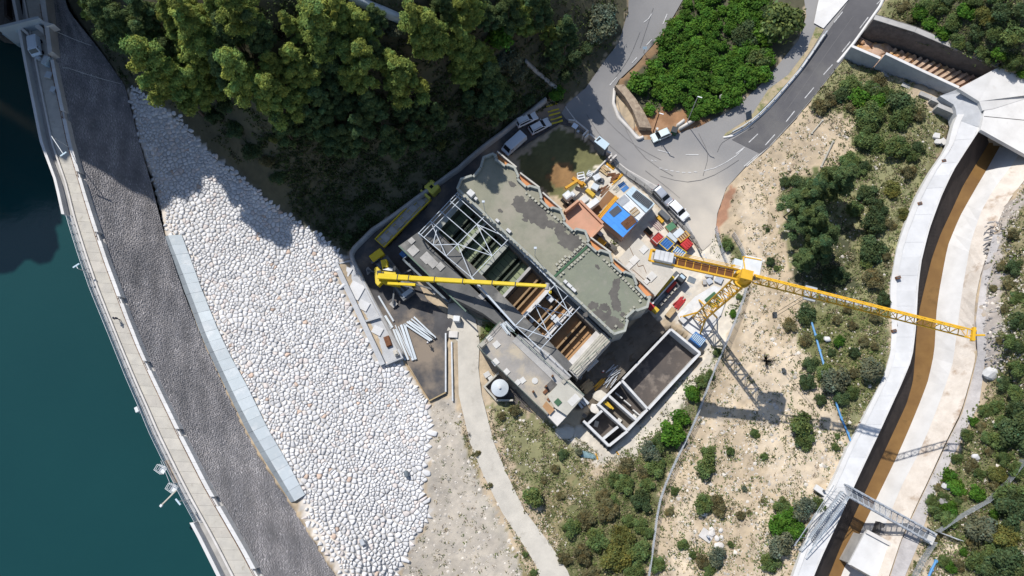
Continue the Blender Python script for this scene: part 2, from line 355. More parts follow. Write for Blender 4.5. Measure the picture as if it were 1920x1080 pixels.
# stone face: a bed and thousands of small stones set in courses
mb = MB(); ids = list(range(0, NC, 5))
vs = []; 
for i in ids:
    for t in np.linspace(0, 1, 9):
        p = RW[i] * (1 - t) + TW[i] * t; z = (ZC - .35) * (1 - t) + TW[i][2] * t - .35 * math.sin(math.pi * t); vs.append((p[0], p[1], z - .06))
fs = [(a * 9 + b, a * 9 + b + 1, (a + 1) * 9 + b + 1, (a + 1) * 9 + b) for a in range(len(ids) - 1) for b in range(8)]
me = fast_mesh('face_bed', vs, np.array(fs), smooth=True); me.flip_normals()
under(link('face_bed', me, MATS['facing_bed']), dam)
V = []; Fq = []; C = []
for r in range(46):
    t0 = (r + .5) / 46
    n = 410
    for s in range(n):
        f = (s + .5 * (r % 2) + rng.uniform(-.18, .18)) / n * (NC - 1); i = int(f); 
        if i >= NC - 1: continue
        g = f - i
        R0 = RW[i] * (1 - g) + RW[i + 1] * g; T0 = TW[i] * (1 - g) + TW[i + 1] * g
        t = t0 + rng.uniform(-.006, .006)
        c = R0 * (1 - t) + T0 * t; z = (ZC - .35) * (1 - t) + T0[2] * t - .35 * math.sin(math.pi * t)
        al = RW[i + 1] - RW[i]; al = al / np.linalg.norm(al); ac = T0 - R0; ww = np.linalg.norm(ac[:2]) / 46; ac = ac / np.linalg.norm(ac)
        hl = .19 * rng.uniform(.75, 1.1); hw = max(.08, ww * .5 * rng.uniform(.75, 1.02)); ht = rng.uniform(.015, .06)
        o = len(V); c3 = np.array([c[0], c[1], z])
        al = np.array([al[0], al[1], 0]); ac = np.array([ac[0], ac[1], ac[2]])
        nn = np.cross(al, ac); nn = nn if nn[2] > 0 else -nn
        k = .62
        tl = rng.uniform(-.04, .04, 4)
        for (a, b) in ((-1, -1), (1, -1), (1, 1), (-1, 1)): V.append(c3 + al * a * hl + ac * b * hw - nn * .05)
        for q, (a, b) in enumerate(((-1, -1), (1, -1), (1, 1), (-1, 1))): V.append(c3 + al * a * hl * k + ac * b * hw * k + nn * (ht + tl[q]))
        Fq += [(o + 4, o + 5, o + 6, o + 7), (o, o + 1, o + 5, o + 4), (o + 1, o + 2, o + 6, o + 5), (o + 2, o + 3, o + 7, o + 6), (o + 3, o, o + 4, o + 7)]
        g0 = rng.uniform(.25, .345) * (1 + .16 * math.sin(f * .11 + 2.2 * math.sin(r * .16 + f * .02)) * math.sin(r * .23 + f * .013) + .10 * math.sin(f * .37 + r * .5)) * (1 + .4 * (rng.random() < .05)); cc = (g0 * 1.02, g0 * .975, g0 * .975); C += [cc] * 8
me = fast_mesh('face_stone', np.array(V), np.array(Fq), col=np.array(C))
bm = bmesh.new(); bm.from_mesh(me); bmesh.ops.recalc_face_normals(bm, faces=bm.faces); bm.to_mesh(me); bm.free()
tag(under(link('face_stone', me, MATS['facing_stone']), dam), kind='stuff')
mb = MB(); pc = P(333, 752, 14.2)
mb.box((0, 0, 0), (3.6, 1.1, .35)); o = mb.build('access_slab', MATS['grey_concrete'], None, bevel=.03)
o.location = P(332, 751, 14.4); o.rotation_euler = (math.radians(0), math.radians(0), math.radians(-64)); 
o.rotation_euler = Euler((math.radians(-36), 0, math.radians(-64))); under(o, dam)
for (a, b) in ((268, 657), (383, 645)), ((100, 60), (178, 92)), ((118, 126), (230, 160)):
    pass

# strip of pale panels along the toe of the face
strip = empty('drainage_apron', 'strip of pale blue grey sheet panels along the foot of the dark dam face', 'apron', tuple(P(430, 700, 9.5)))
bpy.context.view_layer.update()
AL = smooth_line([P(x, y, 9.0) for x, y in ((307, 445), (341, 540), (372, 620), (400, 682), (430, 745), (462, 810), (500, 876), (542, 943))], 120, 2)
AM = smooth_line([P(x, y, 9.3) for x, y in ((316, 442), (351, 540), (383, 622), (412, 686), (441, 748), (472, 808), (511, 876), (549, 941))], 120, 2)
AR = smooth_line([P(x, y, 9.1) for x, y in ((339, 439), (374, 540), (403, 610), (430, 668), (457, 718), (500, 808), (536, 872), (566, 929))], 120, 2)
for Ln_, dz_ in ((AL, .10), (AM, .50), (AR, .42)): Ln_[:, 2] = height(Ln_[:, :2]) + dz_
for k in range(27):
    a = k * 119 / 27; b = (k + 1) * 119 / 27
    def at(Ln, f): i = min(int(f), 118); g = f - i; return Ln[i] * (1 - g) + Ln[i + 1] * g
    j = .02 * (k % 2)
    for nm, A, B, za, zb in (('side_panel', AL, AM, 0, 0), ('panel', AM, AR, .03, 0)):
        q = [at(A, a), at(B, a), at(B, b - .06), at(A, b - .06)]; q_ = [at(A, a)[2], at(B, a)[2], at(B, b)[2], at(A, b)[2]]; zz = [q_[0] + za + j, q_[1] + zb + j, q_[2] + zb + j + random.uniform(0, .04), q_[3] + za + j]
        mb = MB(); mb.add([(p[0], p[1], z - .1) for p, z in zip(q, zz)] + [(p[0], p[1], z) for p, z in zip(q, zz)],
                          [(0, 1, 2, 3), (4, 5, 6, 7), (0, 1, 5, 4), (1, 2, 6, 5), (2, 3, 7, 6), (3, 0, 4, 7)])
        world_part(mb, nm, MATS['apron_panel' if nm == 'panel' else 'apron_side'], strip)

# rubble slope: every stone has its own shape; the larger ones are objects
RIP = [(240, 158), (262, 170), (300, 198), (330, 205), (352, 235), (385, 275), (450, 322), (480, 350), (512, 382), (560, 412), (600, 440), (642, 470), (655, 486), (625, 493), (640, 540), (713, 688), (755, 677), (800, 752), (806, 770), (807, 850), (795, 900), (790, 930), (812, 958), (790, 992), (762, 1045), (735, 1095), (720, 1130), (668, 1130), (636, 1083), (592, 1013), (560, 950), (568, 930), (538, 872), (500, 806), (457, 716), (430, 666), (400, 605), (374, 538), (340, 438), (310, 440), (289, 350), (266, 270), (250, 210)]
rub = tag(bpy.data.objects.new('rubble_slope', None), 'broad slope of packed white rubble stones below the dam', 'rubble slope'); COL.objects.link(rub)
RW_ = Gs(RIP)[:, :2]
x0, y0 = RW_.min(0); x1, y1 = RW_.max(0); st = .46
pts = []; row = 0; yy = y0
while yy < y1:
    xs = np.arange(x0 + (row % 2) * st / 2, x1, st); pts.append(np.c_[xs + rng.uniform(-.42, .42, len(xs)) * st, yy + rng.uniform(-.42, .42, len(xs)) * st]); yy += st * .88; row += 1
pts = np.concatenate(pts); pts = pts[inside(pts[:, 0], pts[:, 1], RW_)]
# thin the seed points out unevenly so that stones differ in size
keep = np.ones(len(pts), bool); big = rng.random(len(pts)) < .30
for i in np.where(big)[0]:
    if keep[i]:
        d = np.hypot(*(pts - pts[i]).T); nb = np.where((d < st * 1.22) & keep)[0]; nb = nb[nb != i]
        if len(nb): keep[rng.choice(nb, min(len(nb), int(rng.integers(1, 5))), replace=False)] = False
pts = pts[keep]
vd, ed, fd, *_ = delaunay_2d_cdt([Vector(p) for p in pts], [], [], 0, 1e-5)
T = np.array([t for t in fd if len(t) == 3]); VD = np.array([[*v] for v in vd])
A_, B_, C_ = VD[T[:, 0]], VD[T[:, 1]], VD[T[:, 2]]
D = 2 * (A_[:, 0] * (B_[:, 1] - C_[:, 1]) + B_[:, 0] * (C_[:, 1] - A_[:, 1]) + C_[:, 0] * (A_[:, 1] - B_[:, 1])); D[np.abs(D) < 1e-9] = 1e-9
a2, b2, c2 = (A_ ** 2).sum(1), (B_ ** 2).sum(1), (C_ ** 2).sum(1)
CC = np.c_[(a2 * (B_[:, 1] - C_[:, 1]) + b2 * (C_[:, 1] - A_[:, 1]) + c2 * (A_[:, 1] - B_[:, 1])) / D, (a2 * (C_[:, 0] - B_[:, 0]) + b2 * (A_[:, 0] - C_[:, 0]) + c2 * (B_[:, 0] - A_[:, 0])) / D]
cells = [[] for _ in VD]
for ti, t in enumerate(T):
    for q in t: cells[q].append(ti)
zg = height(VD)
toe = resample([tuple(G(x, y))[:2] for x, y in ((245, 180), (262, 270), (308, 440), (400, 650), (462, 795), (560, 950), (640, 1085))], 60)
stones = []
for i, cl in enumerate(cells):
    if len(cl) < 4: continue
    q = CC[cl]; c = VD[i]
    rr_ = np.hypot(*(q - c).T); lim = 1.3 * np.median(rr_)
    if np.median(rr_) > 1.2: continue
    q = c + (q - c) * np.minimum(1, lim / np.maximum(rr_, 1e-6))[:, None]
    q = q[np.argsort(np.arctan2(q[:, 1] - c[1], q[:, 0] - c[0]))]
    dt = np.min(np.hypot(*(toe - c).T))
    gap = rng.uniform(.86, .985)
    if dt < .9:
        if rng.random() < .35: continue
        gap *= .75
    elif dt < 2.5: gap *= rng.uniform(.8, 1)
    # round the corners: replace each corner by two points
    q = c + (q - c) * gap
    nx = np.roll(q, -1, 0); q = np.stack([q * .84 + nx * .16, q * .16 + nx * .84], 1).reshape(-1, 2)
    area = .5 * abs(np.sum(q[:, 0] * np.roll(q[:, 1], -1) - np.roll(q[:, 0], -1) * q[:, 1]))
    stones.append((area, q, c, zg[i]))
def stone_geo(q, c, z):
    n = len(q); h = rng.uniform(.16, .31) * min(1.0, math.sqrt(n) / 2.6); tl = rng.uniform(-.13, .13, 2); off = rng.uniform(-.08, .08, 2)
    def ring(k, hh): 
        p = c + off * (1 - k) + (q - c) * k; return np.c_[p, z + hh + ((p - c) @ tl) * (hh > 0) + rng.uniform(-.035, .035, n) * (hh > 0)]
    Vv = np.concatenate([ring(.92, -.25), ring(1.0, h * .42), ring(.86, h * .86), ring(.45, h * 1.0), [[c[0] + off[0], c[1] + off[1], z + h * 1.04]]])
    i = np.arange(n); j = (i + 1) % n
    Fq = np.concatenate([np.c_[i + a * n, j + a * n, j + (a + 1) * n, i + (a + 1) * n] for a in range(3)]); Ft = np.c_[i + 3 * n, j + 3 * n, np.full(n, 4 * n)]
    g = rng.uniform(.57, .71); r = rng.random()
    col = np.array([g, g * .99, g * .985])
    if r < .09: col = np.array([g, g * .91, g * .86])
    elif r < .10: col = np.array([g * .9, g * .70, g * .57])
    elif r < .20: col = col * .86
    return Vv, Fq, Ft, np.tile(col, (len(Vv), 1))
stones.sort(key=lambda s: -s[0])
pv = [pixels(np.array([[s[2][0], s[2][1], s[3]]])) for s in stones]
stones = [s for s, (a, b) in zip(stones, pv)]
Vs, Qs, Ts, Cs, o = [], [], [], [], 0
nbig = 0
for s in stones:
    Vv, Fq, Ft, cc = stone_geo(*s[1:])
    px, py = pixels(np.array([[s[2][0], s[2][1], s[3]]]))
    if nbig < 300 and 0 < py[0] < 1080:
        me = fast_mesh('stone', Vv, [Fq, Ft], col=cc); link('stone', me, MATS['rubble'], rub); nbig += 1
    else:
        Vs.append(Vv); Qs.append(Fq + o); Ts.append(Ft + o); Cs.append(cc); o += len(Vv)
me = fast_mesh('packed_stone', np.concatenate(Vs), [np.concatenate(Qs), np.concatenate(Ts)], col=np.concatenate(Cs))
tag(link('packed_stone', me, MATS['rubble'], rub), kind='stuff')
print('stones', len(stones))

# ================================================================== roads, lane and yard
JUN = [(1180, -60), (1178, 20), (1160, 80), (1135, 112), (1098, 165), (1062, 195), (1053, 212), (1060, 222), (1085, 242), (1142, 298), (1200, 348), (1240, 392), (1290, 445), (1318, 470), (1340, 450), (1345, 400), (1362, 352), (1398, 312), (1443, 275), (1492, 222), (1527, 180), (1602, 85), (1655, 5), (1690, -60), (1500, -60), (1512, 30), (1497, 75), (1440, 145), (1395, 188), (1365, 210), (1310, 238), (1285, 245), (1240, 262), (1205, 262), (1182, 238), (1154, 200), (1150, 168), (1160, 150), (1192, 120), (1241, 65), (1263, 30), (1283, -5), (1300, -60)]
def dusty(o, base, dust, spots):
    me = o.data; n = len(me.vertices); co = np.empty(n * 3, np.float32); me.vertices.foreach_get('co', co); co = co.reshape(-1, 3); x, y = pixels(co); f = np.zeros(n)
    for (cx, cy, r, k) in spots: f = np.maximum(f, k * np.clip(1.25 - np.hypot(x - cx, y - cy) / r, 0, 1))
    f = np.clip(f + .10 * np.sin(x * .11 + 2 * np.sin(y * .07)) * f, 0, 1)[:, None]
    a = me.color_attributes.new('Col', 'FLOAT_COLOR', 'POINT'); c = np.ones((n, 4), np.float32); c[:, :3] = np.array(base) * (1 - f) + np.array(dust) * f; a.data.foreach_set('color', c.ravel())
dusty(sheet('road', JUN, MATS['asphalt_old'], off=.05, step=1.0), (.235, .228, .222), (.47, .425, .36), [(1315, 425, 75, 1), (1300, 360, 70, .75), (1345, 380, 40, 1), (1240, 330, 60, .3)])
NEW = [(1690, -60), (1655, 3), (1601, 84), (1526, 179), (1491, 221), (1442, 274), (1425, 288), (1372, 262), (1398, 246), (1442, 205), (1502, 132), (1545, 70), (1592, 0), (1630, -60)]
sheet('new_road', NEW, MATS['asphalt_new'], off=.085, lower=0)
YARD = [(660, 489), (664, 470), (700, 434), (768, 386), (832, 340), (850, 326), (905, 281), (962, 236), (1025, 190), (1062, 197), (1053, 212), (1060, 222), (1085, 242), (1050, 232), (1000, 262), (940, 300), (868, 352), (850, 372), (750, 470), (800, 560), (850, 600), (838, 640), (836, 740), (806, 752), (757, 668), (688, 540)]
sheet('yard_road', YARD, MATS['asphalt_lane'], off=.06)
LANE = [(838, 620), (858, 640), (860, 740), (881, 830), (906, 890), (942, 962), (985, 1027), (1005, 1060), (1020, 1110), (1080, 1110), (1064, 1070), (1030, 1018), (984, 958), (950, 888), (926, 830), (903, 740), (897, 690), (899, 640), (892, 600), (860, 565), (840, 570)]
sheet('lane', LANE, MATS['lane_concrete'], off=.06)
def painted(p, q, wd=.16, name='road_marking', off=.105):
    k = max(2, int(math.hypot(q[0] - p[0], q[1] - p[1]) / 8)); pts = Gs([(p[0] + (q[0] - p[0]) * t / k, p[1] + (q[1] - p[1]) * t / k) for t in range(k + 1)], off)
    d = pts[-1] - pts[0]; nrm = np.array([-d[1], d[0], 0]) / np.hypot(d[0], d[1]) * wd / 2
    V = np.concatenate([pts - nrm, pts + nrm]); n = k + 1
    me = fast_mesh(name, V, np.array([[i, i + 1, n + i + 1, n + i] for i in range(k)])); 
    if me.polygons[0].normal.z < 0: me.flip_normals()
    return tag(link(name, me, MATS['paint_white']), None, None, None, 'structure')
for p, q in (((1652, 0), (1644, 8)), ((1628, 32), (1612, 53)), ((1594, 78), (1579, 97)), ((1561, 121), (1544, 140)), ((1526, 164), (1509, 184)), ((1490, 208), (1474, 228)), ((1453, 252), (1435, 272)),
             ((1580, 22), (1564, 42)), ((1546, 66), (1534, 82)), ((1421, 251), (1404, 267)), ((1396, 276), (1380, 288)), ((1420, 290), (1395, 312)), ((1310, 290), (1286, 290)), ((1256, 287), (1233, 281)),
             ((1190, 250), (1208, 264)), ((1155, 215), (1167, 230)), ((1143, 160), (1156, 145)), ((1185, 118), (1194, 108)), ((1212, 85), (1222, 74)), ((1243, 45), (1251, 26))):
    painted(p, q)
for ln in ([(1395, 277), (1380, 292), (1360, 305), (1340, 315), (1320, 320)], [(1223, 24), (1216, 35), (1207, 42)]):
    for a, b in zip(ln[:-1], ln[1:]): painted(a, b, .14)
for x, y in ((1236, 315), (1246, 318), (1257, 320), (1268, 322), (1279, 323), (1290, 323), (1301, 322)): painted((x, y), (x + 6, y + .7), .16)
for x in (1226, 1232): painted((x - 5, 300), (x - 1, 302), .12)
mat('tar', (.135, .13, .127), rough=.8)
for ln in ([(1158, 190), (1166, 230), (1185, 270), (1215, 305), (1262, 330)], [(1100, 215), (1130, 262), (1175, 300)], [(1238, 330), (1290, 345), (1340, 330), (1385, 300)], [(1210, 320), (1252, 352), (1275, 372)], [(1345, 285), (1352, 268), (1370, 258)], [(1120, 205), (1150, 240), (1196, 278), (1240, 300)], [(1186, 180), (1190, 250)], [(1310, 250), (1330, 290), (1318, 330)], [(1395, 210), (1420, 240)], [(1470, 150), (1440, 176)], [(1200, 60), (1180, 110), (1150, 150)], [(1225, 15), (1200, 90)], [(1560, 60), (1520, 115), (1470, 190)], [(1600, 30), (1555, 92), (1500, 172), (1450, 240)]):
    L = smooth_line(np.array(ln, float), 7, 1)
    for a, b in zip(L[:-1], L[1:]): painted(tuple(a), tuple(b), random.uniform(.05, .1), 'tar_line', .098).data.materials.__setitem__(0, MATS['tar'])
# the road's right edge of pale kerb
def ribbon(name, line, wd, h, m, off=0.0, n=60, base=.4, label=None, cat=None, kind=None, parent=None, group=None, z=None):
    W = np.array([[*G(x, y)] for x, y in line]) if z is None else np.array([[*P(x, y, z)] for x, y in line])
    L = smooth_line(W, n, 1); gz = height(L[:, :2]) if z is None else np.full(n, z)
    d = np.gradient(L[:, :2], axis=0); d /= np.linalg.norm(d, axis=1)[:, None]; nr = np.c_[-d[:, 1], d[:, 0]] * wd / 2
    V = np.concatenate([np.c_[L[:, :2] - nr, gz - base], np.c_[L[:, :2] - nr, gz + h + off], np.c_[L[:, :2] + nr, gz + h + off], np.c_[L[:, :2] + nr, gz - base]])
    i = np.arange(n - 1); F = np.concatenate([np.c_[i + a * n, i + 1 + a * n, i + 1 + (a + 1) * n, i + (a + 1) * n] for a in range(3)] + [np.array([[0, n, 2 * n, 3 * n], [n - 1, 2 * n - 1, 3 * n - 1, 4 * n - 1]])])
    me = fast_mesh(name, V, F); bm = bmesh.new(); bm.from_mesh(me); bmesh.ops.recalc_face_normals(bm, faces=bm.faces); bm.to_mesh(me); bm.free()
    o = link(name, me, m)
    if parent is not None: under(o, parent)
    return tag(o, label, cat, group, kind)
ribbon('kerb', [(1664, -20), (1650, 12), (1600, 82), (1570, 118)], .5, .16, MATS['white_concrete'], kind='structure')
ribbon('kerb', [(1568, 122), (1527, 172), (1494, 218), (1445, 272), (1400, 312)], .22, .05, MATS['pale_concrete'], kind='structure')
ribbon('kerb', [(1060, 200), (1088, 236), (1140, 290), (1175, 318), (1235, 352), (1262, 385), (1290, 420), (1302, 446)], .22, .10, MATS['pale_concrete'], kind='structure')
ribbon('kerb', [(1152, 168), (1150, 195), (1160, 222), (1180, 243), (1196, 262), (1206, 258)], .5, .5, MATS['pale_concrete'], kind='structure')
# footway along the site hoarding
sheet('pavement', [(1150, 300), (1175, 318), (1235, 352), (1262, 385), (1290, 420), (1302, 446), (1296, 448), (1283, 428), (1246, 388), (1222, 360), (1170, 327), (1143, 302)], MATS['grey_concrete'], off=.14, lower=0)
# verge island with kerb between the two roads
ISL = [(1356, 257), (1398, 236), (1442, 192), (1490, 140), (1525, 88), (1545, 55), (1530, 50), (1512, 95), (1478, 140), (1440, 168), (1412, 212), (1395, 228), (1360, 250)]
mat('verge', (.42, .33, .22), (.30, .26, .15), scale=.5, rough=.95, bump=.5, c3=(.13, .15, .05), s3=.4, t3=(.50, .62))
sheet('verge', ISL, MATS['verge'], off=.16, lower=0)
# ================================================================== flood channel
CO = [(1795, 215, 7.2), (1787, 232, 7.2), (1777, 275, 7.1), (1745, 320, 7), (1717, 370, 6.8), (1695, 425, 6.6), (1680, 470, 6.4), (1668, 540, 6.0), (1672, 615, 5.9), (1669, 665, 6), (1655, 710, 6.2), (1630, 760, 6.4), (1605, 810, 6.5), (1587, 843, 6.5), (1565, 895, 6.5), (1530, 960, 6.5), (1500, 1040, 6.5), (1485, 1085, 6.5), (1450, 1160, 6.5)]
CI = [(1850, 215, 7.2), (1837, 243, 7.2), (1819, 270, 7.1), (1787, 320, 7), (1765, 367, 6.8), (1742, 430, 6.6), (1727, 490, 6.4), (1721, 540, 6.0), (1717, 615, 5.9), (1710, 672, 6), (1690, 720, 6.2), (1668, 768, 6.4), (1649, 810, 6.5), (1630, 850, 6.5), (1602, 910, 6.5), (1575, 970, 6.5), (1540, 1045, 6.5), (1524, 1085, 6.5), (1490, 1160, 6.5)]
WR = [(1925, 225, 2), (1880, 265, 2), (1852, 315, 2), (1830, 352, 2), (1800, 405, 2), (1777, 460, 2), (1762, 540, 2), (1756, 582, 2), (1752, 660, 2), (1740, 715, 2), (1722, 762, 2), (1702, 810, 2), (1680, 860, 2), (1645, 932, 2), (1612, 1000, 2), (1585, 1060, 2), (1575, 1085, 2), (1545, 1160, 2)]
S1 = [(1950, 240, 5), (1920, 275, 5), (1893, 316, 5), (1865, 352, 5), (1840, 395, 5), (1820, 455, 5), (1805, 540, 5), (1795, 615, 5), (1787, 680, 5), (1767, 740, 5), (1740, 810, 5), (1720, 855, 5), (1690, 912, 5), (1665, 972, 5), (1640, 1030, 5), (1620, 1085, 5), (1590, 1160, 5)]
S2 = [(1970, 270, 7.6), (1945, 310, 7.6), (1913, 347, 7.6), (1885, 385, 7.6), (1866, 430, 7.6), (1850, 477, 7.6), (1837, 520, 7.6), (1828, 565, 7.6), (1826, 615, 7.6), (1830, 665, 7.8), (1822, 702, 7.8), (1802, 772, 8), (1775, 825, 8), (1742, 897, 8), (1712, 960, 8), (1690, 1010, 8), (1665, 1085, 8), (1640, 1160, 8)]
NCH = 140
def line3(L, n=NCH): return smooth_line([P(*p) for p in L], n, 2)
co, ci, wr, s1, s2 = map(line3, (CO, CI, WR, S1, S2))
chan = empty('flood_channel', 'curved white concrete flood channel carrying shallow brown water', 'channel', tuple(P(1730, 600, 2)))
bpy.context.view_layer.update()
def between(a, b, u, i): return a[i] * (1 - u) + b[i] * u
def strip_part(name, A, B, u0, u1, i0, i1, m, th=.5, dz=0.0, parent=chan, zz=None):
    mb = MB(); ids = list(range(i0, i1, 3)) + [i1]; V = []
    for i in ids:
        p, q = between(A, B, u0, i), between(A, B, u1, i)
        V += [(p[0], p[1], p[2] + dz - th), (p[0], p[1], p[2] + dz), (q[0], q[1], q[2] + dz), (q[0], q[1], q[2] + dz - th)]
    F = []
    for k in range(len(ids) - 1):
        for a in range(4): F.append((k * 4 + a, k * 4 + (a + 1) % 4, k * 4 + 4 + (a + 1) % 4, k * 4 + 4 + a))
    F += [(0, 1, 2, 3), (len(V) - 4, len(V) - 3, len(V) - 2, len(V) - 1)]
    mb.add(V, F); return world_part(mb, name, m, parent)
mat('panel_white', (.62, .615, .605), (.54, .535, .525), scale=.5, rough=.85, bump=.1, rnd=.05)
strip_part('outer_kerb', co, ci, 0, .22, 0, NCH - 1, MATS['white_concrete'], th=1.2, dz=.12)
strip_part('inner_kerb', co, ci, .93, 1.0, 0, NCH - 1, MATS['white_concrete'], th=.6, dz=.1)
K = 34
for k in range(K):
    a, b = int(k * (NCH - 1) / K), int((k + 1) * (NCH - 1) / K)
    strip_part('wall_slab', co, ci, .222, .928, a, b, MATS['panel_white'], th=.5, dz=.02 + .025 * (k % 2))
# near wall's face, leaned out and coloured dark as the shadow on the water, water, bed, sloping far bank
DK = [(1880, 225), (1858, 262), (1835, 300), (1806, 348), (1783, 398), (1764, 438), (1747, 485), (1734, 537), (1724, 580), (1719, 615), (1716, 665), (1712, 715), (1700, 757), (1680, 800), (1652, 860), (1630, 906), (1602, 966), (1576, 1026), (1552, 1085), (1518, 1160)]
cib = line3([(x, y, 1.9) for x, y in DK])
mat('shade_and_rib_dark', (.060, .048, .042), (.036, .030, .028), scale=.5, rough=.95, bump=.4)  # dark brown stands for shadow on the channel water; also colours the gate ribs
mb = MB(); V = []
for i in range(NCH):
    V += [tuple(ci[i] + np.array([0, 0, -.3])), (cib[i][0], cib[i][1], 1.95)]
mb.add(V, [(2 * i, 2 * i + 1, 2 * i + 3, 2 * i + 2) for i in range(NCH - 1)]); world_part(mb, 'shade_wall_face', MATS['shade_and_rib_dark'], chan)
V = []
for i in range(NCH): 
    V += [(ci[i][0] - .2, ci[i][1], 2.0), (wr[i][0] + .3, wr[i][1], 2.0)]
me = fast_mesh('channel_water', V, np.array([(2 * i, 2 * i + 1, 2 * i + 3, 2 * i + 2) for i in range(NCH - 1)]))
if me.polygons[5].normal.z < 0: me.flip_normals()
tag(link('channel_water', me, MATS['brown_water']), 'shallow orange brown water in the flood channel', None, None, 'structure')
strip_part('smooth_bank', wr, s1, 0, 1, 0, NCH - 1, MATS['white_concrete'], th=.6)
strip_part('rough_bank', s1, s2, 0, 1, 0, NCH - 1, MATS['gunite'], th=.6, dz=.02)
GS = [(1862, 440), (1852, 480), (1840, 520), (1830, 600), (1833, 665), (1824, 705), (1804, 775), (1778, 826), (1745, 897), (1714, 962), (1690, 1015), (1668, 1085), (1650, 1130), (1690, 1130), (1697, 1080), (1722, 1020), (1740, 962), (1765, 900), (1785, 860), (1802, 825), (1836, 757), (1842, 715), (1850, 650), (1848, 600), (1850, 540), (1866, 480), (1880, 440)]
mat('shotcrete_pale', (.46, .43, .41), (.35, .325, .31), scale=.8, rough=.95, bump=.9, bscale=2.5)
sheet('shotcrete_bank', GS, MATS['shotcrete_pale'], off=.12, lower=0)
CHAN_POLY = np.concatenate([between_ for between_ in ((co * .75 + ci * .25)[:, :2], (s2 * .93 + s1 * .07)[::-1, :2])])
# ------------------------------------------------------------------ spillway walls and deck at the head of the channel
def PP(pts): return [tuple(P(*p)) for p in pts]
def slab_px(mb, pts, th):
    """pts (px, py, z) loop on top; vertical sides down by th"""
    q = PP(pts); n = len(q)
    mb.add([(x, y, z - th) for x, y, z in q] + q, [tuple(range(n)), tuple(range(n, 2 * n))] + [(i, (i + 1) % n, n + (i + 1) % n, n + i) for i in range(n)]); return mb
deck = empty('spillway_deck', 'white concrete deck spanning the upper end of the flood channel', 'deck', tuple(P(1880, 220, 8)))
bpy.context.view_layer.update()
world_part(slab_px(MB(), [(1839, 243, 8.0), (1846, 206, 8.0), (1860, 200, 8), (1990, 165, 8.0), (1990, 330, 8.0), (1925, 291, 8.0)], .8), 'deck_slab', MATS['white_concrete'], deck)
world_part(slab_px(MB(), [(1797, 166, 8.9), (1872, 126, 8.9), (1990, 170, 8.6), (1990, 164, 8.02), (1862, 204, 8.06), (1842, 207, 8.06), (1836, 190, 8.4)], .7), 'sloping_slab', MATS['white_concrete'], deck)
for a, b in (((1846, 217), (1990, 230)), ((1800, 160), (1836, 186))):
    pass
mb = MB(); mb.bar(P(1845, 218, 8.012), P(1990, 232, 8.012), .12, .02); world_part(mb, 'joint', MATS['dark_wall'], deck)
for k in range(7):
    u = (k + 1) / 8; mb = MB()
    a, b = P(1872 + (1990 - 1872) * u, 126 + 44 * u, 8.93 - .3 * u), P(1797 + 45 * u, 166 + 38 * u, 8.93 - .8 * u)
# curved apron left of the deck
AP = [(1796, 167, 7.6), (1815, 172, 7.6), (1832, 188, 7.6), (1841, 207, 7.6), (1840, 240, 7.3), (1795, 225, 7.2), (1792, 205, 7.2), (1788, 196, 7.1), (1762, 180, 6.8)]
world_part(slab_px(MB(), AP, 2.5), 'curved_apron', MATS['ribbed_concrete'], deck)
# near retaining wall, in three lengths with a stepped top
rw = empty('retaining_wall', 'tall grey retaining wall with stepped white coping beside the spillway steps', 'wall', tuple(P(1690, 130, 3)))
bpy.context.view_layer.update()
def wall(mb, a, b, zb, zt, th=.45, ztb=None):
    a = Vector(a); b = Vector(b); d = (b - a); d.z = 0; d.normalize(); nr = Vector((-d.y, d.x, 0)) * th
    ztb = zt if ztb is None else ztb
    q = [(a.x, a.y), (b.x, b.y), (b.x + nr.x, b.y + nr.y), (a.x + nr.x, a.y + nr.y)]; zz = [zt, ztb, ztb, zt]
    mb.add([(*p, zb) for p in q] + [(*p, z) for p, z in zip(q, zz)], [(0, 1, 2, 3), (4, 5, 6, 7), (0, 1, 5, 4), (1, 2, 6, 5), (2, 3, 7, 6), (3, 0, 4, 7)]); return mb
segs = [((1596, 88), (1650, 111), 6.0, 6.0, 2.2), ((1660, 102), (1728, 134), 7.6, 7.6, 2.5), ((1728, 134), (1797, 166), 7.6, 7.6, 3.0)]
for (a, b, za, zb_, z0) in segs:
    A, B = P(*a, za), P(*b, zb_)
    world_part(wall(MB(), A, B, z0, za - .12), 'wall_panel', MATS['ribbed_concrete'], rw)
    world_part(wall(MB(), A + (A - A), B, za - .12, za, th=.5), 'coping', MATS['white_concrete'], rw)
for i, (x, y, z) in enumerate(((1668, 143, 3.4), (1708, 165, 4.2), (1742, 182, 4.9), (1764, 192, 5.6), (1776, 205, 6.2))):
    c = P(x, y, z); mb = MB(); mb.box((c.x, c.y, z - 2), (3.4, .8, 2.15), math.radians(-28)); world_part(mb, 'footing', MATS['grey_concrete'], rw)
    mb = MB(); mb.box((c.x + 1.6, c.y - .95, z - 2.2), (.7, 1.6, 2.3), math.radians(-28)); world_part(mb, 'footing', MATS['white_concrete'], rw)
fw = empty('stone_wall', 'dark weathered wall along the far side of the spillway steps', 'wall', tuple(P(1750, 70, 5)))
bpy.context.view_layer.update()
FT = [(1638, 36, 7.2), (1715, 60, 8.0), (1800, 96, 8.4), (1871, 126, 8.6)]
for a, b in zip(FT[:-1], FT[1:]):
    A, B = P(*a), P(*b)
    world_part(wall(MB(), A, B, 0, a[2] - .15, 1.3, b[2] - .15), 'wall_panel', MATS['dark_wall'], fw); world_part(wall(MB(), A, B, a[2] - .148, a[2], 1.0, b[2]), 'coping', MATS['grey_concrete'], fw)
chute = empty('spillway_chute', 'spillway bed of orange rock and cut steps between two walls', 'spillway', tuple(P(1730, 110, 3)))
bpy.context.view_layer.update()
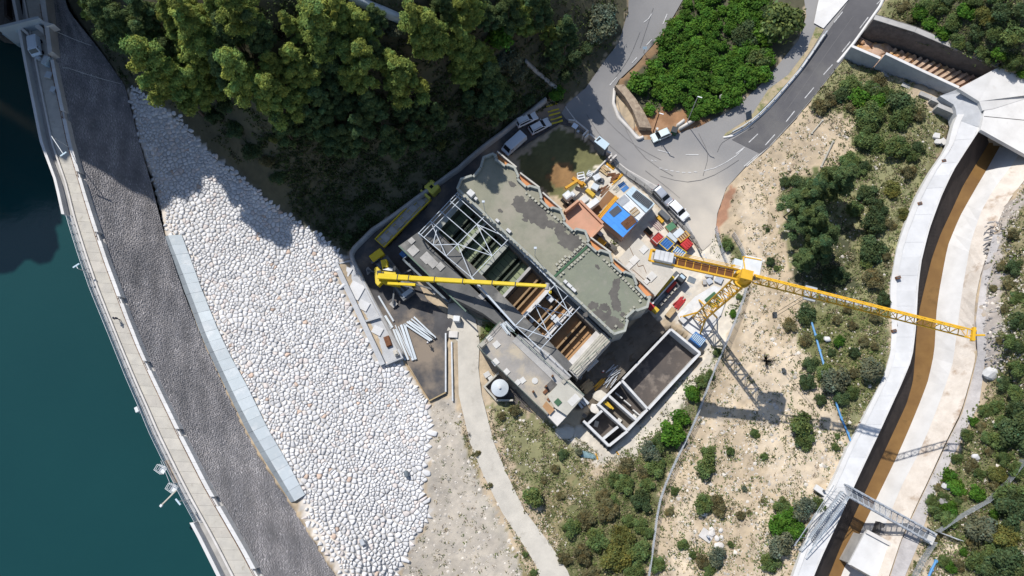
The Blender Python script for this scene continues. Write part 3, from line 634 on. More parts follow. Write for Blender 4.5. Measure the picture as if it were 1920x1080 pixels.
N0, N1, F0, F1 = P(1596, 88, 6.0), P(1797, 166, 7.6), P(1638, 36, 7.2), P(1871, 126, 8.6)
def chz(u): return 1.9 + 2.7 * u
V = []
for u in np.linspace(-.06, 1, 24):
    for v in np.linspace(.012, .97, 9): p = N0.lerp(N1, u).lerp(F0.lerp(F1, u), v); V.append((p.x, p.y, chz(u) + (random.uniform(-.35, .35) * (1 - u * .7))))
mb = MB(); mb.add(V, [(a * 9 + b, a * 9 + b + 1, a * 9 + b + 10, a * 9 + b + 9) for a in range(23) for b in range(8)]); world_part(mb, 'rock_bed', MATS['rock_pink'], chute)
for k in range(14):
    u = .30 + .68 * k / 13; n_, f_ = N0.lerp(N1, u), F0.lerp(F1, u); a = f_.lerp(n_, .06); b = f_.lerp(n_, .62 + random.uniform(-.08, .08)); a.z = b.z = chz(u) + .25
    mb = MB(); mb.bar(a, b, .5, .75); world_part(mb, 'step', MATS['rock_pink'], chute)
def rock_me(seed, n=1, flat=.6):
    r = random.Random(seed); bm = bmesh.new(); bmesh.ops.create_icosphere(bm, subdivisions=2, radius=1.0)
    ax = [(Vector((r.gauss(0, 1), r.gauss(0, 1), r.gauss(0, 1))).normalized(), r.uniform(.62, .92)) for _ in range(14)]
    for v in bm.verts:
        for d, k in ax:
            s = v.co.dot(d)
            if s > k: v.co -= d * (s - k)
        v.co.z *= flat
        v.co *= 1 + r.uniform(-.03, .03)
    me = bpy.data.meshes.new('rock'); bm.to_mesh(me); bm.free(); return me
ROCKS = [rock_me(s) for s in range(6)]
for m_ in ROCKS: pass
for k in range(40):
    u = random.random(); x = 1632 + 120 * u + random.uniform(-14, 14); y = 62 + 62 * u + random.uniform(-12, 22) * (1 - u * .3)
    u = random.uniform(0, .5); v = random.uniform(.1, .9); pr = N0.lerp(N1, u).lerp(F0.lerp(F1, u), v); pr.z = chz(u) + .1
    me = ROCKS[k % 6].copy(); o = link('rock', me, MATS['rock_pink']); o.location = pr; s = random.uniform(.5, 1.7); o.scale = (s, s * random.uniform(.6, 1), s * .6); o.rotation_euler = (0, 0, random.uniform(0, 6)); under(o, chute)

# ------------------------------------------------------------------ white apron beside the road at the top
wa = [(1532, -60), (1535, 0), (1526, 43), (1544, 53), (1590, 0), (1625, -60)]
sheet('concrete_apron', wa, MATS['white_concrete'], off=.3, lower=0)
# ------------------------------------------------------------------ stone ramp wall in the junction
sr = tag(bpy.data.objects.new('stone_ramp', None), 'worn stone ramp wall beside the road in the junction', 'wall'); COL.objects.link(sr)
mat('ramp_stone', (.40, .32, .23), (.24, .18, .13), scale=1.3, rough=.95, bump=.7, c3=(.14, .09, .06), s3=.8, t3=(.58, .68))
world_part(slab_px(MB(), [(1153, 160, 2.6), (1170, 158, 2.6), (1192, 185, 2.5), (1210, 214, 2.3), (1222, 240, 1.6), (1199, 238, 1.8), (1186, 205, 2.4), (1172, 182, 2.5)], 3.5), 'ramp', MATS['ramp_stone'], sr)

def vnoise(x, y, s):
    return (np.sin(x * s * 1.7 + 1.3 * np.sin(y * s * 2.1 + 1)) + np.sin(y * s * 1.9 + 1.7 * np.sin(x * s * 1.3 + 2)) + .6 * np.sin((x + y) * s * 3.7 + 2 * np.sin((x - y) * s * 2.9))) / 2.6
# ================================================================== waterworks building
mat('roof_green', (.255, .248, .185), (.205, .203, .152), scale=.5, rough=.95, bump=.25, bscale=4, c3=(.29, .265, .21), s3=.2, t3=(.46, .66))
mat('roof_green_fresh', (.212, .222, .165), (.175, .186, .142), scale=.5, rough=.95, bump=.25, bscale=4, c3=(.26, .25, .20), s3=.25, t3=(.52, .66))
mat('damp', (.085, .078, .07), (.125, .115, .10), scale=.5, rough=.8)
mat('parapet', (.36, .365, .32), (.27, .28, .25), scale=.8, rough=.9, bump=.2, rnd=.06)
mat('building_wall', (.40, .39, .35), (.31, .305, .28), scale=.5, rough=.9, bump=.2)
mat('paver', (.38, .365, .295), (.30, .29, .235), scale=1.5, rough=.9, rnd=.14)
mat('terracotta', (.52, .29, .19), (.45, .245, .16), scale=.5, rough=.9, bump=.15, c3=(.40, .27, .17), s3=.5, t3=(.56, .7), rnd=.05)
mat('orange_panel', (.60, .27, .11), (.48, .21, .10), scale=.9, rough=.85, rnd=.08)
mat('coping_pale', (.50, .48, .43), (.42, .40, .36), scale=.8, rough=.9, rnd=.05)
mat('filter_sand', (.42, .25, .125), (.34, .195, .095), scale=.6, rough=.9, bump=.25, bscale=6)
mat('basin_wall', (.20, .17, .135), (.13, .11, .09), scale=.5, rough=.9)
mat('green_water', (.065, .085, .045), (.045, .065, .04), scale=.3, rough=.22, spec=.5)
mat('timber_brown', (.30, .20, .105), (.22, .145, .08), scale=1, rough=.85)
mat('green_wall', (.075, .09, .06), (.05, .062, .045), scale=.5, rough=.8)
mat('green_floor', (.20, .23, .115), (.13, .17, .085), scale=.4, rough=.5, spec=.4)
mat('white_steel', (.48, .52, .56), (.42, .46, .50), scale=1, rough=.5, rnd=.03)
mat('grey_roof', (.33, .305, .275), (.24, .225, .205), scale=.25, rough=.95, c3=(.42, .36, .27), s3=.16, t3=(.54, .66), bump=.2)
mat('shade_toned_roof', (.15, .147, .14), (.09, .09, .087), scale=.3, rough=.95, c3=(.22, .21, .19), s3=.22, t3=(.56, .68), bump=.2)  # dark tone takes in the shade over the gallery roof
mat('cream', (.46, .44, .375), (.40, .38, .325), scale=.4, rough=.92, c3=(.36, .33, .27), s3=.5, t3=(.6, .72))
mat('pale_pad', (.58, .565, .53), (.5, .485, .45), scale=.8, rough=.9, rnd=.05)
mat('green_rail', (.09, .14, .105), rough=.6)
mat('green_paint', (.045, .11, .055), rough=.7)
mat('blue_grey', (.17, .20, .22), (.13, .155, .175), scale=1, rough=.7)
mat('plank', (.44, .41, .34), (.33, .31, .26), scale=1.2, rough=.9, rnd=.1)
mat('rust', (.20, .095, .045), (.13, .06, .03), scale=1.5, rough=.9, rnd=.12)
mat('wet_floor', (.10, .080, .066), (.062, .052, .046), scale=.22, rough=.5, c3=(.17, .14, .115), s3=.45, t3=(.54, .66), bump=.2, spec=.4)
mat('dark_soil', (.105, .09, .074), (.16, .138, .112), scale=.4, rough=.9, bump=.6, bscale=2.5)
mat('fresh_concrete', (.58, .575, .56), (.48, .475, .46), scale=.8, rough=.85, bump=.1, rnd=.04)
def flat(pts, z, name, m, parent, th=.02, step=None):
    return world_part(slab_px(MB(), [(x, y, z) for x, y in pts], th), name, m, parent)
def block(pts, z0, z1, name, m, parent):
    q = [P(x, y, z1) for x, y in pts]; return world_part(MB().prism([(p.x, p.y) for p in q], z0, z1), name, m, parent)
def blob(cx, cy, rx, ry, rot=0, seed=0, n=72, amp=.26):
    r = random.Random(seed); ph = [r.uniform(0, 6.3) for _ in range(6)]; o = []
    for k in range(n):
        a = 2 * math.pi * k / n; s = 1 + amp * (math.sin(2 * a + ph[0]) * .5 + math.sin(3 * a + ph[1]) * .4 + math.sin(5 * a + ph[2]) * .35 + math.sin(9 * a + ph[3]) * .3 + math.sin(16 * a + ph[4]) * .2 + r.uniform(-.18, .18))
        x, y = rx * s * math.cos(a), ry * s * math.sin(a); o.append((cx + x * math.cos(rot) - y * math.sin(rot), cy + x * math.sin(rot) + y * math.cos(rot)))
    return o
ZR = 8.0
OUT = [(855.6, 352.6), (863, 333.6), (884, 326.9), (885.5, 330), (898.9, 313.3), (905, 293), (924, 285.6), (932, 290), (929.4, 295.7), (948.3, 309.3), (952, 306), (966, 312), (974, 329.6), (971.3, 333.6), (987.6, 348.5), (993, 345.8), (1012, 351.2), (1017.4, 370.2), (1014.7, 372.9), (1031, 389), (1036.3, 386.5), (1052.6, 391.9), (1061, 410.6), (1057.5, 414.4), (1075.3, 431.3), (1080, 426.6), (1098.8, 431.3), (1106.3, 451), (1102.5, 455), (1120, 470), (1126, 466.5), (1145, 473), (1150, 489), (1147.5, 492.5), (1167.5, 510), (1172, 507), (1188.8, 514), (1196, 531), (1193.5, 535), (1212.5, 555), (1221, 555), (1215.6, 576.5), (1195.3, 584), (1191, 582), (1175, 596.9), (1179, 601), (1173.6, 621.2), (1152, 628)]
bld = empty('waterworks_building', 'large waterworks hall with a flat green grey roof and zigzag parapet', 'building', tuple(P(1000, 430, 0)))
bpy.context.view_layer.update()
OW = [P(x, y, ZR + .65) for x, y in OUT]
_c = sum(OW, Vector()) / len(OW)
ins = [(p.x + (_c.x - p.x) * .006, p.y + (_c.y - p.y) * .006) for p in OW]
world_part(MB().prism(ins, -.3, ZR - .1), 'wall', MATS['building_wall'], bld)
# roof in two fields either side of a gutter
roofA = [i for i in OUT[:29]] + [(1104, 454), (1037, 516)]
roofB = OUT[28:] + [(1041, 520), (1106, 458)]
def fill_px(pts, z, name, m, parent):
    W = np.array([[*P(x, y, z)][:2] for x, y in pts]); v, f = tri_poly(W, 3.0)
    me = fast_mesh(name, np.c_[v, np.full(len(v), z)], np.array([t[:3] for t in f]))
    if sum(p.normal.z for p in me.polygons) < 0: me.flip_normals()
    return under(link(name, me, m), parent)
zr = lambda pts, dz=.65: [tuple(np.array(pixels(np.array([[*P(x, y, ZR + dz).xy, ZR]]))).ravel()) for x, y in pts]
roof = fill_px(zr(roofA), ZR, 'roof', MATS['roof_green'], bld)
roof2 = fill_px(zr(roofB), ZR, 'roof', MATS['roof_green_fresh'], bld)
mb = MB(); a, b = P(1108, 456, ZR + .05), P(1037, 521, ZR + .05); mb.bar(a, b, .35, .12); world_part(mb, 'gutter', MATS['green_paint'], bld)
# parapet, one length to each bend
n = len(OW); orient = sum(OW[i].x * OW[(i + 1) % n].y - OW[(i + 1) % n].x * OW[i].y for i in range(n))
for i in range(n):
    a, b = OW[i], OW[(i + 1) % n]; d = (b - a).normalized(); nr = Vector((-d.y, d.x, 0)) * (.38 if orient > 0 else -.38)
    low_side = i == n - 1
    zt = ZR + (.25 if low_side else .65)
    mb = MB(); mb.prism([(a.x, a.y), (b.x, b.y), (b.x + nr.x - d.x * .01, b.y + nr.y - d.y * .01), (a.x + nr.x + d.x * .01, a.y + nr.y + d.y * .01)], ZR - .9, zt + .001 * (i % 7)); world_part(mb, 'parapet', MATS['parapet'], bld)
# damp patches of the roof
for k, p in enumerate([blob(1000, 398, 30, 22, .4, 1), blob(975, 380, 14, 12, 0, 2), blob(1032, 420, 12, 8, .6, 12), blob(1068, 452, 22, 17, .3, 3), blob(1050, 428, 9, 14, .2, 4), blob(1152, 548, 9, 16, .1, 5), blob(1156, 572, 10, 11, 0, 6), blob(1112, 573, 9, 8, 0, 7), blob(1133, 576, 9, 8, 0, 8), blob(1130, 592, 20, 9, .5, 9), blob(1150, 606, 18, 12, .6, 10), blob(1156, 530, 7, 9, 0, 11), blob(985, 412, 5, 4, 0, 21), blob(1015, 425, 6, 3, .5, 22), blob(1085, 470, 6, 4, 0, 23), blob(1098, 590, 5, 4, 0, 24), blob(1142, 585, 4, 6, 0, 25), blob(1168, 590, 6, 4, .4, 26), blob(960, 345, 8, 4, .7, 27), blob(1120, 500, 5, 3, .7, 28), blob(938, 395, 5, 3, .7, 29)]):
    fill_px(p, ZR + .006 + .002 * k, 'damp_patch', MATS['damp'], bld)
# loose square pavers in rows along the roof edges
def pavers(a, b, n, parent, skip=()):
    for k in range(n):
        if k in skip or random.random() < .06: continue
        t = (k + .5) / n; c = P(a[0] + (b[0] - a[0]) * t + random.uniform(-.5, .5), a[1] + (b[1] - a[1]) * t + random.uniform(-.5, .5), ZR)
        s = .40 * random.uniform(.85, 1.1); mb = MB(); mb.box((c.x, c.y, ZR + .03), (s, s, random.uniform(.16, .3)), math.radians(42 + random.uniform(-12, 12)))
        under(mb.build('paver', MATS['paver']), parent)
pavers((868, 366), (1036, 520), 27, roof, (3, 4, 12, 20)); pavers((1044, 526), (1148, 624), 19, roof2)
pavers((984, 360), (1102, 460), 20, roof); pavers((1110, 465), (1205, 560), 19, roof2)
pavers((1040, 509), (1100, 452), 12, roof); pavers((1048, 519), (1112, 462), 12, roof2); pavers((1202, 562), (1152, 615), 9, roof2)
pavers((1036, 503), (1062, 480), 5, roof)
# plant on the roof: white boxes, an aerial mast
for (x, y, sx, sy, h) in ((884, 366, 1.15, 1.0, 1.1), (893, 375, .5, .5, .8), (933, 415, .7, .45, .5), (954, 434, .9, .5, .5), (1068, 537, 1.0, .5, .6), (1075, 544, 1.0, .45, .6), (1060, 530, .6, .5, .8)):
    c = P(x, y, ZR); mb = MB(); mb.box((c.x, c.y, ZR + .02), (sx, sy, h), math.radians(-43)); world_part(mb, 'plant_box', MATS['fresh_concrete'], bld)
for (x, y, x2, y2) in ((909, 396, 926, 375), (1003, 480, 1014, 472)):
    mb = MB(); a = P(x, y, ZR); b = P(x2, y2, ZR + 2.2); b = Vector((a.x + .15, a.y + .1, ZR + 4.2)); mb.bar(a, b, .09, n=6); mb.box((b.x, b.y, b.z - .1), (.45, .35, .3)); world_part(mb, 'aerial_mast', MATS['white_steel'], bld)
for x, y in ((965, 317), (1050, 394)):
    c = P(x, y, ZR); mb = MB(); mb.cyl((c.x, c.y, ZR), .16, .35, 10); world_part(mb, 'roof_lamp', MATS['white_steel'], bld)
# orange ledges in the recesses of the zigzag, pale outer coping
for pts in ([(931, 298), (934, 286), (967, 313), (950, 311)], [(974, 335), (977, 326), (1010, 351), (994, 348), (988, 351)], [(1017, 374), (1019, 363), (1052, 392), (1037, 389), (1032, 391)], [(1106, 456), (1109, 447), (1144, 473), (1126, 469), (1120, 472)], [(1150, 493), (1153, 486), (1189, 515), (1172, 510), (1168, 512)], [(1197, 537), (1202, 528), (1226, 551), (1213, 557)]):
    block(pts, 3.0, 7.2, 'window_ledge', MATS['orange_panel'], bld)
    a, b = (pts[1], pts[2]); A, B = P(*a, 7.7), P(*b, 7.7); d = (B - A).normalized()
    mb = MB(); mb.bar(A - d * .2, B + d * .2, .26, .5); world_part(mb, 'ledge_coping', MATS['coping_pale'], bld)
    A, B = P(a[0] - 3, a[1] + 1.5, 7.3), P(b[0] - 4, b[1] + 1.0, 7.3); mb = MB(); mb.bar(A, B, .12, .2); world_part(mb, 'ledge_rail', MATS['terracotta'], bld)
# terracotta terrace
ter = empty('terrace', 'terracotta tiled terrace with low walls against the zigzag facade', 'terrace', tuple(P(1090, 410, 0)))
bpy.context.view_layer.update()
block([(1061, 399), (1085, 379), (1128, 421), (1106, 444), (1099, 434), (1080, 430), (1076, 434), (1059, 416)], -.3, 4.0, 'terrace_floor', MATS['terracotta'], ter)
for a, b, h in (((1060, 398), (1086, 377), 1.5), ((1086, 377), (1129, 420), .55), ((1129, 420), (1105, 444), .75)):
    A, B = P(*a, 4.0 + h), P(*b, 4.0 + h); world_part(wall(MB(), A, B, 3.9, 4.0 + h, .42), 'terrace_wall', MATS['terracotta'], ter)
# pale flat roof beside the crane yard
lr = empty('store_building', 'low store with a pale beige flat roof and white roof hatches', 'building', tuple(P(1210, 500, 0)))
bpy.context.view_layer.update()
block([(1159, 486), (1197, 446), (1240, 486), (1264, 512), (1228, 556), (1196, 524)], -.3, 3.6, 'roof', MATS['lane_concrete'], lr)
for x, y, s in ((1207, 468, 1.35), (1189, 488, 1.5), (1180, 499, 1.1), (1221, 519, 1.6), (1213, 527, 1.0)):
    c = P(x, y, 3.6); mb = MB(); mb.box((c.x, c.y, 3.605), (s, s * .8, .14), math.radians(45)); world_part(mb, 'roof_hatch', MATS['pale_pad'], lr)
mb = MB()
for a, b in (((1180, 462), (1197, 500)), ((1197, 500), (1206, 497)), ((1206, 497), (1212, 512)), ((1186, 505), (1212, 528))): mb.bar(P(*a, 3.63), P(*b, 3.63), .07, .06)
world_part(mb, 'roof_cable', MATS['rust'], lr)

# ------------------------------------------------------------------ filter basins
bas = empty('filter_basin_block', 'row of open filter basins, green water at one end and brown sand at the other', 'basins', tuple(P(960, 520, 0)))
bpy.context.view_layer.update()
ZB = 5.0
U = np.array([217.0, 214.0]); SW0 = np.array([817.0, 431.0]); NE0 = np.array([868.5, 374.5])
def bp(t, v, z=ZB):
    p = SW0 + U * t + (NE0 - SW0) * v; return P(p[0], p[1], ZB).xy.to_tuple() + (z,)
TB = [0, .19, .385, .585, .76, .945, 1.165]
def bbox(t0, t1, v0, v1, z0, z1, name, m, parent=bas):
    q = [bp(t0, v0), bp(t1, v0), bp(t1, v1), bp(t0, v1)]; mb = MB(); mb.prism([(a[0], a[1]) for a in q], z0, z1); return world_part(mb, name, m, parent)
for k, t in enumerate(TB):
    th = .008 if k in (1, 3) else .011
    if k in (0, 6): th = .016
    zt = ZB - (.9 if k == 1 else .06)
    bbox(t - th, t + th, 0, 1, -.2, zt, 'cross_wall', MATS['basin_wall' if k > 2 else 'green_wall']); bbox(t - th * 1.1, t + th * 1.1, .002, .998, zt + .001, zt + .05, 'wall_cap', MATS['pale_concrete' if k > 3 else ('grey_concrete' if k == 3 else 'parapet')])
bbox(-.022, 1.187, 1, 1.10, -.2, ZB, 'walkway', MATS['shade_toned_roof'])
bbox(-.022, 1.187, -.30, 0, -.2, ZB + .002, 'walkway', MATS['shade_toned_roof'])
for k in range(6):
    t0, t1 = TB[k] + .011, TB[k + 1] - .011; g = k < 3; md = (t0 + t1) / 2; w_ = (t1 - t0)
    bbox(t0, md - w_ * .10, 0, 1, .2, 2.4 if g else 2.2, 'basin_floor', MATS['green_floor' if g else 'filter_sand'])
    bbox(md + w_ * .10, t1, 0, 1, .2, 2.4 if g else 2.2, 'basin_floor', MATS['green_floor' if g else 'filter_sand'])
    bbox(md - w_ * .10, md + w_ * .10, 0, 1, .2, 1.4, 'trough_floor', MATS['green_water' if g else 'basin_wall'])
    for s in (-.1, .1): bbox(md + w_ * s - .006, md + w_ * s + .006, 0, 1, .2, 3.1, 'trough_wall', MATS['green_wall' if g else 'timber_brown'])
    if g:
        for s in (.30, -.30):
            for v in np.linspace(.12, .88, 6): bbox(md + w_ * s - w_ * .13, md + w_ * s + w_ * .13, v - .006, v + .006, 2.4, 2.52, 'grate_bar', MATS['green_water'])
    for (v0, v1) in ((-.004, .004), (.996, 1.004)): pass
# inner faces of the long sides
for v in (.0, 1.0):
    bbox(-.01, 1.18, v - .01 if v else .001, v - .001 if v else .012, -.1, ZB - .03, 'side_lining', MATS['basin_wall'])
for k, (t, zz) in enumerate(((1.19, 5.25), (1.205, 5.3), (1.22, 5.28), (1.235, 5.3), (1.25, 5.27))):
    bbox(t - .0065, t + .0065, -.13 + .02 * (k % 2), 1.05, zz - .2, zz, 'plank', MATS['plank'])
bbox(1.188, 1.262, -.16, 1.1, -.2, 5.0, 'end_walkway', MATS['grey_concrete'])
# cabinet and steps in the fourth basin
for (t, v, sx, sy, z0, h) in ((.80, .80, 1.2, .9, 2.2, 1.8), (.905, .55, 2.0, 1.1, 2.2, .7), (.80, .12, .8, .8, 2.2, .6)):
    p = bp(t, v); mb = MB(); mb.box((p[0], p[1], z0), (sx, sy, h), math.radians(-44)); world_part(mb, 'filter_cabinet', MATS['steel'], bas)
# side gallery roof with gutter
sg = empty('side_gallery', 'long low gallery roof in shade between the yard crane and the basins', 'building', tuple(P(840, 510, 0)))
bpy.context.view_layer.update()
block([(748, 461), (783, 436), (795, 452), (962, 612), (950, 620), (905, 587), (846, 557)], -.3, 4.3, 'roof', MATS['shade_toned_roof'], sg)
for (x, y, s) in ((772, 452, 1.0), (775, 470, 1.6), (800, 484, 1.7), (812, 494, 1.4), (826, 500, 1.2), (905, 555, 1.1)):
    c = P(x, y, 4.3); mb = MB(); mb.box((c.x, c.y, 4.305), (s, s, .12 + .1 * random.random()), math.radians(45)); world_part(mb, 'roof_slab', MATS['grey_concrete'], sg)
mb = MB(); mb.bar(P(748, 461, 4.35), P(874, 584, 4.35), .22, .3); world_part(mb, 'eaves', MATS['green_rail'], sg)
tr = empty('drain_trough', 'long blue grey trough along the shaded side of the gallery', 'trough', tuple(P(800, 520, 0)))
bpy.context.view_layer.update()
block([(756, 487), (767, 479), (847, 559), (841, 567)], -.2, .5, 'trough_floor', MATS['dark_steel'], tr)
for a, b in (((756, 487), (841, 567)), ((841, 567), (847, 559)), ((767, 479), (756, 487)), ((767, 479), (847, 559))):
    mb = MB(); mb.bar(P(*a, 1.2), P(*b, 1.2), .35 if a[0] == 756 else .15, .9); world_part(mb, 'trough_wall', MATS['blue_grey'], tr)

# ------------------------------------------------------------------ white steel frames over the basins
def frame(label, corners, lines, z, w=.11, posts=True):
    fr = empty('steel_roof_frame', label, 'steel frame', tuple(P(*corners[0], 0)), group=None); bpy.context.view_layer.update()
    for k, (a, b) in enumerate(lines):
        A, B = P(*a, z + .015 * (k % 5)), P(*b, z + .015 * (k % 5)); mb = MB(); mb.bar(A, B, w, w); world_part(mb, 'frame_bar', MATS['white_steel'], fr)
    for c in corners:
        A = P(*c, z); mb = MB(); mb.bar((A.x, A.y, ZB - .1), (A.x, A.y, z), .22); world_part(mb, 'frame_post', MATS['white_steel'], fr)
    return fr
def lerp2(a, b, t): return (a[0] + (b[0] - a[0]) * t, a[1] + (b[1] - a[1]) * t)
def module(a, b, c, d, half, extra):
    """a,b near end; c,d far end (b-c and a-d are the long sides)"""
    L = [(a, d), (b, c), (a, b), (d, c)]
    for t in (.2, .45, .7): L.append((lerp2(a, b, t), lerp2(d, c, t)))
    if half:
        m1, m2 = lerp2(a, d, .52), lerp2(b, c, .52); L.append((m1, m2)); s = .52
        L += [(lerp2(a, b, .06), lerp2(d, c, .06)), (lerp2(a, d, .04), lerp2(b, c, .04)), (lerp2(a, d, .10), lerp2(b, c, .10))]
        e = [lerp2(m1, m2, t) for t in (0, .2, .45, .7, 1)]; f = [lerp2(d, c, t) for t in (0, .2, .45, .7, 1)]
        L += [(e[1], f[0]), (e[1], f[2]), (e[3], f[2]), (e[3], f[4]), (lerp2(a, b, .7), lerp2(e[4], e[3], .0)), (e[3], f[3])]
        h = lerp2(b, c, .27); L += [(lerp2(lerp2(a, b, .75), lerp2(m1, m2, .75), .3), h), (h, e[3])]
    else:
        e = [lerp2(a, b, t) for t in (0, .25, .5, .75, 1)]; f = [lerp2(d, c, t) for t in (0, .25, .5, .75, 1)]
        L += [(e[0], f[1]), (e[2], f[1]), (e[2], f[3]), (e[4], f[3]), (lerp2(a, d, .5), lerp2(b, c, .5))]
    return L
fA = ((858, 361), (785, 437), (884, 520), (955, 447))
frame('white steel roof frame over the shaded green basins', fA, module(*fA, True, None), 7.2)
fB = ((1041, 534), (966, 611), (1013, 655), (1089, 573))
frame('white steel roof frame over the brown sand basins', fB, module(*fB, False, None), 7.2)
for lab, A_, B_ in (('long steel rail on the gallery side linking the two white roof frames', (884, 520), (966, 611)), ('long steel rail on the hall side linking the two white roof frames', (955, 447), (1041, 534))):
    mb = MB(); mb.bar(P(*A_, 7.15), P(*B_, 7.15), .3, .3); o = mb.build('steel_rail', MATS['white_steel']); 
    for s in (.33, .66):
        q = P(*lerp2(A_, B_, s), 7.1); p_ = MB(); p_.bar((q.x, q.y, 5.0), (q.x, q.y, 7.05), .2); under(p_.build('rail_post', MATS['white_steel']), o)
    tag(o, lab, 'rail')
# ------------------------------------------------------------------ grey roofed annexe at the near corner
an = empty('annexe_building', 'low annexe with a stained grey roof, green railings and white hatches', 'building', tuple(P(980, 700, 0)))
bpy.context.view_layer.update()
block([(938, 603), (896, 651), (1026, 778), (1038, 764), (1070, 706), (1000, 640), (985, 655)], -.3, 5.0, 'roof', MATS['grey_roof'], an)
block([(972, 626), (960, 640), (1048, 724), (1072, 706), (1030, 662)], 5.0, 5.15, 'walkway', MATS['grey_concrete'], an)
block([(1026, 742), (1048, 718), (1068, 712), (1096, 741), (1063, 779), (1040, 764)], -.3, 5.5, 'cream_roof', MATS['cream'], an)
block([(1026, 779), (1039, 765), (1063, 780), (1045, 799)], -.3, 4.6, 'grey_slab', MATS['pale_concrete'], an)
for (x, y, s) in ((918, 634, .9), (931, 646, 1.05), (929, 679, 1.05), (950, 697, .9), (980, 713, .9), (971, 717, .8)):
    c = P(x, y, 5.0); mb = MB(); mb.box((c.x, c.y, 5.004), (s, s, .12), math.radians(40 + random.uniform(-6, 6))); world_part(mb, 'roof_hatch', MATS['pale_pad'], an)
c = P(1003, 714, 5); mb = MB(); mb.cyl((c.x, c.y, 5.0), .52, .12, 16); world_part(mb, 'round_hatch', MATS['pale_pad'], an)
for (x, y, sx, sy, h, m_) in ((906, 648, 1.0, .7, 1.6, 'plank'), (1046, 754, .95, .95, .15, 'green_paint'), (1076, 750, 1.9, 1.2, .06, 'pale_pad'), (1034, 722, 2.3, 1.2, .08, 'dark_wall'), (1058, 715, .8, .6, .3, 'plank'), (1031, 747, 1.0, .5, .25, 'rust'), (1023, 734, .9, .5, .3, 'rust'), (1024, 725, .35, .25, 1.2, 'rust'), (1000, 735, .35, .25, 1.2, 'rust'), (1036, 706, .35, .25, 1.4, 'rust')):
    zz = 5.5 if x > 1040 else 5.0
    c = P(x, y, zz); mb = MB(); mb.box((c.x, c.y, zz + .003), (sx, sy, h), math.radians(44)); world_part(mb, 'roof_fitting', MATS[m_], an)
block([(1017, 762), (1024, 752), (1040, 768), (1031, 778)], 5.0, 5.02, 'sand_strip', MATS['filter_sand'], an)
def railing(name, line, z, m, label, cat='railing', h=1.05, rails=(1.05, .55), sp=1.6, parent=None, zfun=None, group=None):
    W = [P(*q, z) for q in line] if zfun is None else [Vector(zfun(*q)) for q in line]
    o = parent or empty(name, label, cat, tuple(W[0]), group=group); bpy.context.view_layer.update()
    for a, b in zip(W[:-1], W[1:]):
        for r in rails:
            mb = MB(); mb.bar(a + Vector((0, 0, r)), b + Vector((0, 0, r)), .05, .05); world_part(mb, 'rail', m, o)
        k = max(1, int((b - a).length / sp))
        for s in range(k + 1):
            q = a + (b - a) * (s / k); mb = MB(); mb.bar(q, q + Vector((0, 0, h)), .055, .055); world_part(mb, 'post', m, o)
    return o
railing('railing', [(939, 603), (896, 651), (1025, 777)], 5.0, MATS['green_rail'], 'green railing along the outer edges of the stained grey annexe roof')
railing('railing', [(950, 612), (1062, 715), (1095, 741)], 5.15, MATS['green_rail'], 'green railing between the grey annexe roof and the basin walkway')
railing('railing', [(972, 618), (1070, 706)], 5.2, MATS['steel'], 'grey railing along the near side of the brown sand basins')
railing('railing', [(1074, 697), (1146, 634)], 5.3, MATS['green_rail'], 'green railing across the end of the basin row')
mb = MB()
sb = empty('steel_bundle', 'sheaf of pale steel sections on the corner of the grey annexe roof', 'steel sections', tuple(P(950, 610, 5))); bpy.context.view_layer.update()
for k in range(11):
    a, b = P(938 + k * 1.1 + random.uniform(-1, 1), 608 - k * .6, 5.2 + .12 * (k % 3)), P(952 + k * 1.3 + random.uniform(-3, 3), 628 - k * .9 + random.uniform(-2, 2), 5.2 + .12 * (k % 3)); mb = MB(); mb.bar(a, b, .14, .12); world_part(mb, 'steel_section', MATS['sheet_panel'], sb)

# ------------------------------------------------------------------ round tank with its walls
tk = empty('round_tank', 'round pale metal tank with a shallow cone roof behind low walls', 'tank', tuple(P(937, 738, 0))); bpy.context.view_layer.update()
c = P(937, 727, 2.6); mb = MB(); mb.cyl((c.x, c.y, -.1), 1.42, 2.5, 28); world_part(mb, 'tank_shell', MATS['steel'], tk, smooth=False)
mb = MB(); mb.cyl((c.x, c.y, 2.4), 1.48, .35, 28, .16); world_part(mb, 'tank_roof', MATS['sheet_panel'], tk)
mb = MB(); mb.cyl((c.x, c.y, 2.74), .2, .25, 12); world_part(mb, 'tank_cap', MATS['fresh_concrete'], tk)
tw = empty('tank_enclosure', 'low enclosure walls standing round the round metal tank', 'wall', tuple(P(920, 710, 0))); bpy.context.view_layer.update()
for a, b in (((908, 727), (936, 700)), ((908, 727), (930, 752)), ((930, 752), (962, 752))):
    world_part(wall(MB(), P(*a, 1.0), P(*b, 1.0), -.2, 1.0, .3), 'enclosure_wall', MATS['cream'], tw)
sheet('pit_floor', [(910, 727), (935, 703), (975, 742), (1000, 775), (965, 757), (930, 750)], MATS['wet_floor'], off=.05)
for (x, y, s, lab) in ((912, 702, 1.0, 'pale boxy unit tipped beside the grey annexe wall'), (919, 709, .8, 'small grey unit next to the tipped pale box by the annexe')):
    c = P(x, y, .8); mb = MB(); mb.box((0, 0, 0), (s, s * .8, .8)); mb.box((0, 0, .8), (s * 1.08, s * .88, .07)); o = mb.build('equipment_box', MATS['pale_pad'], None, bevel=.03); o.location = (c.x, c.y, .1); o.rotation_euler = (.1, .1, .6); tag(o, lab, 'box')

